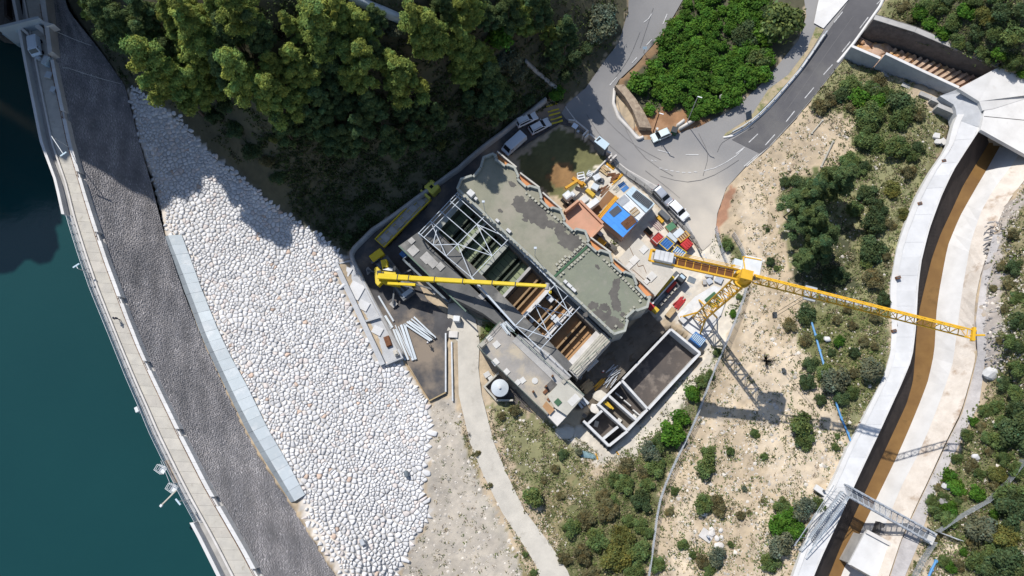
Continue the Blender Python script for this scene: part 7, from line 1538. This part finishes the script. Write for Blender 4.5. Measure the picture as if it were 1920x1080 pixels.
for nm, lab, x, y, h, m in (('utility_pole', 'brown wooden utility pole behind the pale green car', 1225, 247, 7.2, 'rust'), ('lamp_post', 'tall grey lamp post beside the concrete barriers', 1287, 232, 10.0, 'steel')):
    b = G(x, y); o = empty(nm, lab, 'pole', tuple(b)); bpy.context.view_layer.update(); mb = MB(); mb.bar(b, b + Vector((0, 0, h)), .2 if h < 8 else .14, n=8); wp(mb, 'post', MATS[m], o)
    mb = MB(); mb.bar(b + Vector((0, 0, h - .05)), b + Vector((.7, -.3, h + .05)), .14, .1); wp(mb, 'head', MATS['steel'], o)
b = G(1231, 245); mb = MB(); mb.cyl(tuple(b), .22, .8, 10); o = mb.build('white_marker', MATS['tin_white']); mb = MB(); mb.cyl((b.x, b.y, b.z + .8), .25, .08, 10); under(mb.build('cap', MATS['pale_pad']), o); tag(o, 'small white marker post behind the pale green car', 'marker')
# yellow bars painted across the lane
mat('paint_yellow', (.72, .56, .04), (.60, .46, .04), scale=1.5, rough=.8)
for k, (x, y) in enumerate(((1034, 196), (1037, 206), (1039, 213), (1042, 221), (1044, 228))):
    o = painted((x - 10, y + 3), (x + 11, y - 3), .52 + .05 * (k == 4), 'yellow_marking', .12); o.data.materials.clear(); o.data.materials.append(MATS['paint_yellow'])
ribbon('stone_wall', [(1349, 186), (1372, 172), (1397, 154)], .6, 1.0, MATS['grey_concrete'], n=12, label='low grey stone wall along the shaded road edge by the thicket', cat='wall')
ribbon('concrete_wall', [(655, -4), (700, 18), (755, 41)], .9, 1.4, MATS['sheet_panel'], n=24, label='pale wall running through the pines at the top edge', cat='wall')
ribbon('path_wall', [(985, 115), (1015, 142), (1052, 172)], .6, .5, MATS['grey_concrete'], n=16, label='low shaded wall on the bank above the parked cars', cat='wall')
# ------------------------------------------------------------------ fences
def fence(label, line, h, sp, m, name='wire_fence', cat='fence', mesh=True, top=.06, off=0.0, n=None):
    W = np.array([[*G(x, y)] for x, y in line]); d = np.linalg.norm(np.diff(W[:, :2], axis=0), axis=1).sum(); k = max(2, int(d / sp)) + 1
    L = smooth_line(W, k, 1); L[:, 2] = height(L[:, :2]) + off; o = empty(name, label, cat, tuple(L[0])); bpy.context.view_layer.update()
    for q in L: q = Vector(q); mb = MB(); mb.bar(q - Vector((0, 0, .3)), q + Vector((0, 0, h)), .08); wp(mb, 'post', MATS[m], o)
    for a, b in zip(L[:-1], L[1:]):
        a, b = Vector(a), Vector(b); mb = MB(); up = Vector((0, 0, 1))
        for z in np.linspace(.08, h - .02, 8 if mesh else 3): mb.bar(a + up * z, b + up * z, .03 if mesh else .05)
        if mesh:
            for t in np.linspace(0, 1, 9)[1:-1]: mb.bar(a.lerp(b, t) + up * .05, a.lerp(b, t) + up * h, .03)
        wp(mb, 'wire_panel', MATS[m], o)
fence('long wire mesh fence running from the crane down to the bottom edge', [(1372, 442), (1396, 478), (1400, 540), (1362, 638), (1333, 702), (1311, 765), (1292, 810), (1261, 872), (1240, 920), (1231, 950), (1227, 995), (1214, 1085)], 2.0, 2.4, 'steel')
fence('short wire fence around the green patch by the yard gate', [(1340, 430), (1345, 460), (1362, 500)], 1.8, 2.2, 'steel')
fence('wire net fence on the far bank from the footbridge up to the trees', [(1752, 995), (1762, 985), (1800, 962), (1840, 945), (1868, 925), (1885, 900), (1912, 862)], 1.8, 2.4, 'steel')
fence('wire net fence on the far bank from the footbridge down to the bottom edge', [(1745, 1015), (1728, 1035), (1705, 1085)], 1.8, 2.4, 'steel')
fence('short wire fence leading from the footbridge into the trees', [(1755, 997), (1778, 1005), (1795, 1012)], 1.5, 2.2, 'steel')
fence('dark post and rail hoarding between works yard and pavement', [(1143, 302), (1175, 330), (1222, 362), (1246, 390), (1283, 430), (1303, 455), (1312, 478)], 2.0, 2.0, 'dark_steel', 'site_hoarding', mesh=True)
fence('green mesh fence between the gallery and the pale lane', [(846, 562), (872, 584), (905, 607), (938, 604)], 1.4, 2.0, 'green_rail')
ribbon('yard_kerb', [(1140, 298), (1115, 324), (1093, 345)], .3, .5, MATS['pale_concrete'], n=12, label='pale kerb wall between the lawn and the works yard', cat='kerb')
def guardrail(label, line, name='guard_rail'):
    W = np.array([[*G(x, y, .1)] for x, y in line]); k = int(np.linalg.norm(np.diff(W[:, :2], axis=0), axis=1).sum() / 2) + 1; L = smooth_line(W, k, 1); o = empty(name, label, 'guard rail', tuple(L[0])); bpy.context.view_layer.update()
    for q in L: q = Vector(q); mb = MB(); mb.bar(q, q + Vector((0, 0, .7)), .12); wp(mb, 'post', MATS['steel'], o)
    for a, b in zip(L[:-1], L[1:]): mb = MB(); mb.bar(Vector(a) + Vector((0, 0, .62)), Vector(b) + Vector((0, 0, .62)), .14, .3); wp(mb, 'beam', MATS['sheet_panel'], o)
guardrail('metal guard rail along the inner edge of the new road', [(1548, 62), (1500, 130), (1442, 198), (1400, 236), (1372, 250)])
ribbon('verge_kerb', [(1545, 66), (1500, 134), (1443, 202), (1400, 240), (1372, 256), (1356, 258)], .35, .2, MATS['white_concrete'], n=60, kind='structure')
# ------------------------------------------------------------------ blue water pipe and things on the slope
def pipe(label, line, r, m, off=.25, name='water_pipe'):
    W = [G(x, y, off) for x, y in line]; o = empty(name, label, 'pipe', tuple(W[0])); bpy.context.view_layer.update()
    for a, b in zip(W[:-1], W[1:]): mb = MB(); mb.bar(a, b, r * 2, n=8); wp(mb, 'pipe_length', MATS[m], o)
    for q in W: mb = MB(); mb.bar(q + Vector((0, 0, -.12)), q + Vector((0, 0, .12)), r * 2.7, n=8); wp(mb, 'joint', MATS[m], o)
pipe('blue water pipe running down the slope out of the small dark tree', [(1520, 598), (1529, 628), (1537, 657), (1546, 688)], .17, 'water_pipe')
pipe('blue water pipe along the channel wall down to the footbridge', [(1566, 750), (1577, 783), (1590, 812), (1598, 835), (1588, 860), (1577, 882), (1566, 903)], .15, 'water_pipe', .5)
pipe('short blue pipe at the bottom edge of the far bank', [(1755, 1052), (1747, 1068), (1740, 1084)], .18, 'water_pipe')
pipe('pale pole lying on the stony ground nearer the road', [(1522, 250), (1542, 226)], .14, 'plank', .15, 'lying_pole'); pipe('longer pale pole lying on the stony ground near the pines', [(1540, 312), (1562, 266)], .17, 'plank', .15, 'lying_pole')
for lab, x, y, s in (('white bulk bag by the channel kerb, uppermost of three', 1757, 254, 1.0), ('white bulk bag by the channel kerb, lower on the slope side', 1759, 265, .9), ('white bulk bag standing closest to the channel kerb', 1769, 265, 1.1)):
    B('bulk_bag', lab, 'bag', x, y, (s, s, s * .8), random.uniform(0, 50), G(x, y).z, 'bag_white', 'pale_pad', 'white bags by the channel', bevel=.22)
o = B('survey_slab', 'pale stone slab with a small dark post on the bare slope', 'slab', 1325, 1004, (2.0, 1.6, .25), 35, G(1325, 1004).z, 'pale_concrete'); mb = MB(); mb.box((.1, 0, .25), (.3, .3, .9)); mb.build('post', MATS['steel'], o)
rr_ = empty('rock_row', 'row of pale rough rocks running down from the stone slab', 'rocks', tuple(G(1345, 1010))); bpy.context.view_layer.update()
PALE = [m_.copy() for m_ in ROCKS]
for m_ in PALE: m_.materials.clear(); m_.materials.append(MATS['pale_concrete'])
for k in range(9):
    x, y = 1340 + random.uniform(-8, 14), 1000 + random.uniform(-8, 30); q = G(x, y); o = link('rock', PALE[k % 6]); s = random.uniform(.35, .8); o.location = q; o.scale = (s, s, s); o.rotation_euler = (0, 0, random.uniform(0, 6)); under(o, rr_)
for k, (x, y, lab) in enumerate(((1633, 168, 'grey rock outcrop among the bushes below the retaining wall'), (1551, 636, 'white boulder beside the bright round bush on the slope'), (1768, 940, 'grey boulder on the far bank close to the footbridge'), (1775, 912, 'pale boulder on the far bank above the footbridge'), (1830, 857, 'pale flat stone on the far bank by the green bushes'), (1320, 963, 'white stone among the low bushes beside the footpath'), (1860, 700, 'pale concrete lump at the foot of the grey rock face'), (762, 888, 'smooth grey ball shaped buoy lying on the white rubble'))):
    me = rock_me(80 + k, flat=.9 if k == 7 else .6); o = link('boulder' if k != 7 else 'grey_buoy', me, MATS['shotcrete' if k in (0, 2) else ('blue_grey' if k == 7 else 'fresh_concrete')]); q = G(x, y, .3 if k < 7 else .7); s = (1.9, .7, 1.0, .8, .7, .7, 1.4, .6)[k]; o.location = q; o.scale = (s, s * .8, s) if k != 7 else (s * .8, s * 1.1, s); tag(o, lab, 'boulder' if k != 7 else 'buoy')
q = G(680, 1016, .5); mb = MB(); mb.box((q.x, q.y, q.z), (.7, 1.0, .5), .5); o = mb.build('meter_box', MATS['steel'], bevel=.05); tag(o, 'small grey metal box sunk among the white rubble stones', 'box')
# broken rock face on the far bank
o = empty('rock_outcrop', 'broken grey rock face on the far bank beside the rough gunite', 'rock face', tuple(G(1860, 560))); bpy.context.view_layer.update()
LED = [m_.copy() for m_ in ROCKS]
for m_ in LED: m_.materials.clear(); m_.materials.append(MATS['shotcrete'])
for k in range(230):
    x, y = 1848 + abs(random.gauss(0, 22)), random.uniform(415, 705); q = G(x, y, -.15); p = link('rock', LED[k % 6]); s = random.uniform(.15, .42); p.location = q; p.scale = (s * 1.7, s * .55, s * .8); p.rotation_euler = (random.uniform(-.5, .5), random.uniform(-.5, .5), random.uniform(-.7, .7)); under(p, o)
# ================================================================== footbridge, stair, hut
mat('grating', (.26, .28, .30), (.20, .22, .24), scale=2, rough=.6, metal=.3)
o = empty('footbridge', 'grey steel footbridge with open grating crossing the flood channel', 'footbridge', tuple(P(1660, 955, 0))); bpy.context.view_layer.update()
ZD = 9.2
L0, L1, R0_, R1_ = (1583, 908), (1750, 1000), (1590, 931), (1740, 1015)
for k in range(15):
    t0, t1 = k / 15, (k + .90) / 15
    q = [P(*lerp2(L0, L1, t0), ZD), P(*lerp2(L0, L1, t1), ZD), P(*lerp2(R0_, R1_, t1), ZD), P(*lerp2(R0_, R1_, t0), ZD)]
    mb = MB()
    for j in range(8):
        a = q[0].lerp(q[3], (j + .5) / 8); b = q[1].lerp(q[2], (j + .5) / 8); mb.bar(a, b, .05 if 5 <= k <= 12 else .12, .05)
    wp(mb, 'grating_panel', MATS['grating'])
    mb = MB(); mb.bar(q[0], q[3], .09, .12); wp(mb, 'cross_beam', MATS['steel'])
for A, B2, sg_ in ((L0, L1, 1), (R0_, R1_, -1)):
    a, b = P(*A, ZD), P(*B2, ZD)
    mb = MB(); mb.bar(a, b, .22, .35); wp(mb, 'side_girder', MATS['steel'])
    for zz in (.5, 1.1): mb = MB(); mb.bar(a + Vector((0, 0, zz)), b + Vector((0, 0, zz)), .09); wp(mb, 'handrail', MATS['steel'])
    for k in range(13): q = a.lerp(b, k / 12); mb = MB(); mb.bar(q, q + Vector((0, 0, 1.1)), .07); wp(mb, 'rail_post', MATS['sheet_panel'])
    for k in range(12): q, r_ = a.lerp(b, k / 12), a.lerp(b, (k + 1) / 12); mb = MB(); mb.bar(q if k % 2 else q + Vector((0, 0, 1.1)), r_ + Vector((0, 0, 1.1)) if k % 2 else r_, .05); wp(mb, 'rail_brace', MATS['steel'])
q = P(1746, 1008, ZD); mb = MB(); mb.box((q.x, q.y, ZD - .6), (1.0, 1.8, .7), math.radians(-30)); wp(mb, 'abutment', MATS['pale_pad'])
o = empty('steel_stair', 'long grey steel stair descending along the channel wall to the footbridge', 'stair', tuple(P(1545, 980, 6))); bpy.context.view_layer.update()
A0, A1, B0, B1 = P(1576, 921, 9.1), P(1498, 1032, 5.8), P(1588, 930, 9.1), P(1507, 1045, 5.8)
for k in range(30):
    t = k / 30; a, b = A0.lerp(A1, t), B0.lerp(B1, t); mb = MB(); mb.bar(a, b, .20, .05); wp(mb, 'tread', MATS['grating'])
for a, b in ((A0, A1), (B0, B1)):
    mb = MB(); mb.bar(a, b, .12, .25); wp(mb, 'stringer', MATS['steel'])
    for zz in (.55, 1.1): mb = MB(); mb.bar(a + Vector((0, 0, zz)), b + Vector((0, 0, zz)), .08); wp(mb, 'handrail', MATS['sheet_panel'])
    for k in range(9): q = a.lerp(b, k / 8); mb = MB(); mb.bar(q, q + Vector((0, 0, 1.1)), .06); wp(mb, 'rail_post', MATS['steel'])
sd = (A0 - B0).normalized()
for a, b in ((A0 + sd * 1.4 + Vector((0, 0, .6)), A1 + sd * 1.4 + Vector((0, 0, 1.6))), (A0 + sd * .7, A1 + sd * 1.0)): mb = MB(); mb.bar(a, b, .09); wp(mb, 'outer_brace', MATS['steel'])
for k in range(7): a = A0.lerp(A1, (k + .5) / 7); mb = MB(); mb.bar(a, A0.lerp(A1, (k + 1) / 7) + sd * 1.3 + Vector((0, 0, 1)), .06); wp(mb, 'lattice_bar', MATS['steel'])
q = P(1541, 922, 6.8); boxthing('anchor_block', 'pale concrete anchor block at the head of the steel stair', 'block', 1541, 921, (2.2, .9, .6), 35, 6.0, 'white_concrete')
mb = MB(); mb.bar(P(1546, 920, 7.2), P(1580, 924, 9.6), .08); mb.bar(P(1550, 926, 7.2), P(1560, 935, 7.0), .1); st = mb.build('tie_rod', MATS['steel']); mb = MB(); mb.bar(P(1544, 920, 6.7), P(1546, 920, 7.3), .25); under(mb.build('bracket', MATS['dark_steel']), st); tag(st, 'thin steel tie rods between the anchor block and footbridge', 'tie rods')
# hut over the water at the bottom edge
o = empty('outfall_hut', 'low concrete hut with a pale flat roof standing over the channel edge', 'hut', tuple(P(1640, 1040, 0))); bpy.context.view_layer.update()
q = [P(x, y, 6.6) for x, y in ((1591, 1058), (1623, 997), (1680, 1027), (1650, 1095), (1636, 1083))]; c = sum(q, Vector()) / 5
wp(MB().prism([(c.x + (p.x - c.x) * .86, c.y + (p.y - c.y) * .86) for p in q], .8, 6.2), 'wall', MATS['grey_concrete']); wp(MB().prism([(p.x, p.y) for p in q], 6.2, 6.6), 'roof', MATS['white_concrete'])
A, Bq = P(1624, 996, 6.7), P(1680, 1026, 6.7); mb = MB(); mb.bar(A, Bq, .55, .5); wp(mb, 'parapet', MATS['pale_concrete'])
mb = MB(); mb.bar(P(1593, 1060, 6.4), P(1636, 1084, 6.4), .25, .5); wp(mb, 'fascia', MATS['dark_wall'])
sw = empty('rubble_wall', 'dark rubble masonry wall between hut and footbridge', 'wall', tuple(P(1665, 1003, 4))); bpy.context.view_layer.update()
for k in range(70):
    u, v = random.random(), random.random(); x, y = 1655 + 32 * u - 4 * v, 990 + 12 * u + 16 * v; q = P(x, y, 5.0 + 1.2 * u); p = link('stone', LED[k % 6]); s = random.uniform(.22, .42); p.location = q; p.scale = (s, s * .8, s * .6); p.rotation_euler = (0, 0, random.uniform(0, 6)); under(p, sw)
mb = MB(); mb.box((P(1668, 1003, 5).x, P(1668, 1003, 5).y, 2), (3.8, 2.2, 3.0), math.radians(-28)); wp(mb, 'wall_core', MATS['dark_wall'], sw)
# drain covers on the channel kerb
for k, (x, y) in enumerate(((1770, 301), (1725, 381), (1685, 520), (1677, 620), (1617, 793))):
    zt = 7.0 - .2 * k if k < 3 else 6.2; q = P(x, y, zt + .15); mb = MB(); mb.box((q.x, q.y, zt - .3), (.75, .45, .47), .25); o = mb.build('drain_cover', MATS['rust'], None); mb = MB(); mb.box((q.x, q.y, zt + .173), (.5, .22, .03), .25); under(mb.build('grate', MATS['dark_steel']), o)
    tag(o, f'small dark drain cover on the channel kerb, {ordinal(k + 1)} down from the deck', 'drain cover', 'drain covers on the channel kerb')

# ================================================================== things on the dam
def crest_line(u, i0, i1, dz, st=3): return [Vector(crest(i, u, dz)) for i in list(range(i0, i1, st)) + [i1]]
def dam_rail(label, u, i0, i1, m, h=1.0, rails=(1.0, .65, .3), dz=0.0, st=4):
    W = crest_line(u, i0, i1, dz, st); o = empty('railing', label, 'railing', tuple(W[0])); bpy.context.view_layer.update()
    for r in rails:
        mb = MB()
        for a, b in zip(W[:-1], W[1:]): mb.bar(a + Vector((0, 0, r)), b + Vector((0, 0, r)), .06)
        wp(mb, 'rail', MATS[m], o)
    for a in W: mb = MB(); mb.bar(a, a + Vector((0, 0, h)), .07); wp(mb, 'post', MATS[m], o)
dam_rail('grey railing along the open water side of the dam crest', .075, IUP, IDN, 'steel', dz=-.4)
dam_rail('inner grey railing beside the kerb of the dam crest', .22, IUP, IDN, 'steel', dz=-.4, rails=(1.0, .5))
dam_rail('rusty handrail along the gutter on the stone face side of the dam', .86, int(NC * .07), NC - 1, 'rust', dz=-.1, rails=(.9, .5))
def dam_lamp(label, foot, head, h):
    b = P(*foot, ZC); t = P(*head, ZC + h); o = empty('lamp_post', label, 'lamp post', (b.x, b.y, ZC - .4)); bpy.context.view_layer.update()
    arm = Vector((t.x, t.y, ZC + h))
    mb = MB(); mb.bar((b.x, b.y, ZC - .4), (b.x, b.y, ZC + h), .12, n=6); wp(mb, 'post', MATS['steel'], o)
    mb = MB(); mb.bar((b.x, b.y, ZC + h), arm, .09); wp(mb, 'arm', MATS['steel'], o)
    d = (arm - Vector((b.x, b.y, ZC + h))); d.normalize(); s = Vector((-d.y, d.x, 0)); mb = MB(); mb.bar(arm - s * .55, arm + s * .55, .22, .14); wp(mb, 'lamp_head', MATS['pale_blue'], o)
dam_lamp('street lamp whose arm reaches over the dam road near the wood', (137, 281), (119, 289), 5.0)
dam_lamp('upper lamp leaning over the water beside the dam crest', (170, 513), (143, 498), 3.0)
dam_lamp('lower lamp leaning over the water below the white gauge baskets', (356, 937), (334, 941), 3.0)
for lab, x, y in (('white gauge basket hung over the water, the upper one', 303, 879), ('white gauge basket hung over the water, the lower one', 324, 914)):
    c = P(x, y, ZC - .3); o = empty('gauge_basket', lab, 'basket', (c.x, c.y, ZC - .4), math.radians(-28) + math.pi, 'gauge baskets'); o.scale = (.8, .8, .9)
    mb = MB(); mb.box((-.35, 0, 0), (1.0, 1.25, .1)); mb.build('platform', MATS['tin_white'], o); mb = MB(); mb.box((.4, 0, .02), (.45, 1.1, .06)); mb.build('grate', MATS['grating'], o)
    for z in (.5, 1.0):
        mb = MB(); L_ = [(-.85, .62), (.68, .55), (.68, -.55), (-.85, -.62)]
        for a, b in zip(L_[:-1], L_[1:]): mb.bar((*a, z), (*b, z), .07)
        mb.build('rail', MATS['tin_white'], o)
    for a in L_: mb = MB(); mb.bar((*a, 0), (*a, 1.05), .06); mb.build('post', MATS['tin_white'], o)
o = empty('gauge_bridge', 'brownish platform between the two white gauge baskets', 'platform', tuple(P(318, 890, ZC))); bpy.context.view_layer.update()
qs = [P(x, y, ZC - .35) for x, y in ((308, 864), (316, 862), (334, 904), (325, 906))]; wp(MB().prism([(p.x, p.y) for p in qs], ZC - 1.2, ZC - .35), 'deck', MATS['ramp_stone']); mb = MB(); mb.bar(qs[0] + Vector((0, 0, .9)), qs[3] + Vector((0, 0, .9)), .06); wp(mb, 'rail', MATS['steel'])
o = empty('boom_arm', 'slim pale boom arm reaching out over the water below the baskets', 'boom arm', tuple(P(331, 920, ZC))); bpy.context.view_layer.update()
mb = MB(); mb.bar(P(331, 919, ZC + .4), P(304, 946, ZC + 1.2), .18); wp(mb, 'arm', MATS['plank']); mb = MB(); mb.bar(P(304, 946, ZC + 1.2), P(301, 950, ZC + 1.2), .32); wp(mb, 'tip', MATS['tin_white'])
c = P(258, 768, ZC - .2); mb = MB(); mb.box((c.x, c.y, ZC - .6), (.5, .8, .7), .5); o = mb.build('float_gauge', MATS['tin_white']); mb = MB(); mb.bar((c.x, c.y, ZC - .5), (c.x - .3, c.y - .5, ZC - 1.4), .12); under(mb.build('bracket', MATS['steel']), o); tag(o, 'small white gauge fixed to the water side of the dam', 'gauge')
for lab, a, b in (('upper thin cable sagging down the stone face near the gate', (100, 59, 17.6), (178, 91, 16)), ('lower thin cable sagging down the stone face to the rubble', (118, 127, 17.8), (232, 162, 13.4))):
    A, Bq = P(*a), P(*b); o = empty('cable', lab, 'cable', tuple(A)); bpy.context.view_layer.update(); pr = A
    for k in range(1, 9):
        q = A.lerp(Bq, k / 8) + Vector((0, 0, .9 - .5 * math.sin(math.pi * k / 8))); mb = MB(); mb.bar(pr, q, .07); wp(mb, 'cable_length', MATS['pale_pad'], o); pr = q
# gate structure at the far end of the crest
o = empty('gate_structure', 'shaded concrete gate structure with a long pale beam at the far end of the dam', 'gate structure', tuple(P(50, 50, ZC))); bpy.context.view_layer.update()
def gbox(pts, z0, z1, name, m): q = [P(x, y, z1) for x, y in pts]; wp(MB().prism([(p.x, p.y) for p in q], z0, z1), name, MATS[m])
gbox([(-10, 66), (-14, 20), (16, -20), (84, -30), (96, 40), (70, 70), (24, 72)], 6, 16.2, 'platform', 'dark_wall')
gbox([(-6, 49), (71, 30), (75, 34), (-6, 54)], 16, 20.4, 'beam', 'sheet_panel')
gbox([(74, -20), (82, -20), (98, 96), (90, 101)], 16, 19.4, 'side_wall', 'pale_concrete'); gbox([(70, 36), (101, 45), (85, 50)], 18, 19.7, 'brace_slab', 'pale_concrete')
gbox([(8, 54), (34, 47), (36, 56), (18, 60)], 15, 19.0, 'panel', 'pale_blue'); gbox([(36, 47), (52, 60), (55, 69), (39, 55)], 15, 19.2, 'panel', 'pale_concrete'); gbox([(64, 38), (80, 52), (82, 64), (66, 51)], 15, 19.2, 'panel', 'pale_concrete'); gbox([(6, 57), (20, 62), (14, 70), (4, 64)], 14, 17.5, 'footing', 'pale_blue')
for k in range(4): gbox([(6 + 15 * k, -20), (11 + 15 * k, -20), (13 + 15 * k, 28), (8 + 15 * k, 30)], 15, 17.6, 'rib', 'shade_and_rib_dark')
for lab, x, y, sx, sy, h, m in (('pale cabinet in shade below the white van on the dam', 84, 112, .9, 1.5, 1.2, 'pale_blue'), ('flat pale box on the dam road where the sunlight starts', 91, 140, 1.2, 1.2, .5, 'lane_concrete'), ('small dark chest against the parapet near the dam gate', 99, 167, .9, 1.0, .8, 'steel'), ('white boxes on the dam road just below the parked van', 71, 108, .9, .5, .6, 'tin_white')):
    boxthing('crest_box', lab, 'box', x, y, (sx, sy, h), 15, ZC + .02, m, 'sheet_panel')
# ================================================================== people
def person(label, x, y, z, face, top='cloth_dark', helmet='helmet_white', bend=0.0):
    """one skinned body, head included; arms a little away from the sides, one foot forward"""
    J = {'p': (0, 0, .95), 's1': (.01, 0, 1.18), 's2': (.02, 0, 1.40), 'n': (.03, 0, 1.52), 'h': (.05, 0, 1.63), 'ht': (.05, 0, 1.74)}
    for s, k in ((1, 'l'), (-1, 'r')):
        J.update({k + 'sh': (.02, .19 * s, 1.40), k + 'el': (.02 + .05 * s, .27 * s, 1.13), k + 'wr': (.14 + .05 * s, .27 * s, .92), k + 'hd': (.18 + .05 * s, .26 * s, .83), k + 'hp': (0, .10 * s, .90), k + 'kn': (.10 * s + .04, .11 * s, .50), k + 'an': (.13 * s - .02, .11 * s, .09), k + 'to': (.13 * s + .15, .12 * s, .05)})
    E_ = [('p', 's1'), ('s1', 's2'), ('s2', 'n'), ('n', 'h'), ('h', 'ht')]
    for k in 'lr': E_ += [('s2', k + 'sh'), (k + 'sh', k + 'el'), (k + 'el', k + 'wr'), (k + 'wr', k + 'hd'), ('p', k + 'hp'), (k + 'hp', k + 'kn'), (k + 'kn', k + 'an'), (k + 'an', k + 'to')]
    R_ = {'p': (.15, .12), 's1': (.15, .11), 's2': (.16, .11), 'n': (.055, .055), 'h': (.10, .11), 'ht': (.075, .08)}
    for k in 'lr': R_.update({k + 'sh': (.07, .07), k + 'el': (.05, .05), k + 'wr': (.036, .036), k + 'hd': (.045, .03), k + 'hp': (.10, .10), k + 'kn': (.068, .068), k + 'an': (.045, .045), k + 'to': (.045, .035)})
    names = list(J); me = bpy.data.meshes.new('body'); me.from_pydata([J[n_] for n_ in names], [(names.index(a), names.index(b)) for a, b in E_], []); ob = bpy.data.objects.new('body_frame', me); COL.objects.link(ob)
    md = ob.modifiers.new('Skin', 'SKIN'); md.use_smooth_shade = True; sv = me.skin_vertices[0].data
    for i, n_ in enumerate(names): sv[i].radius = R_[n_]; sv[i].use_root = n_ == 'p'
    ob.modifiers.new('Sub', 'SUBSURF').levels = 1
    bpy.context.view_layer.update(); ev = ob.evaluated_get(bpy.context.evaluated_depsgraph_get()); m2 = bpy.data.meshes.new_from_object(ev); bpy.data.objects.remove(ob); m2.name = 'person'
    m2.materials.clear()
    for k in (top, 'cloth_dark', 'skin'): m2.materials.append(MATS[k])
    for p in m2.polygons: zc = p.center.z; yc = abs(p.center.y); p.material_index = 2 if (zc > 1.5 or (zc < .93 and yc > .2 and zc > .7)) else (1 if zc < .95 else 0)
    o = link('person', m2); o.location = P(x, y, z + .9).xy.to_3d() + Vector((0, 0, z)); o.rotation_euler = (0, 0, face)
    hm = MB(); hm.cyl((.05, 0, 1.70), .15, .02, 14); hm.cyl((.05, 0, 1.72), .135, .09, 14, .09); hm.cyl((.05, 0, 1.81), .09, .03, 14, .03); hm.build('helmet' if helmet == 'helmet_white' else 'hat', MATS[helmet], o)
    fc = MB(); fc.box((.145, .035, 1.635), (.02, .03, .015)); fc.box((.145, -.035, 1.635), (.02, .03, .015)); fc.build('eyes', MATS['dark_plastic'], o); fn = MB(); fn.box((.155, 0, 1.595), (.04, .025, .035)); fn.build('nose', MATS['skin'], o)
    tag(o, label, 'person'); return o
person('person in dark clothes and a white helmet walking on the wet yard', 803, 643, .06, -.8)
person('person in dark blue clothes and dark hat walking along the sunny dam road', 218, 597, ZC, -1.1, 'cloth_dark', 'cloth_dark')
person('person in a red top and white helmet working beside the yellow pipes', 1131, 697, .05, 2.4, 'red_paint')
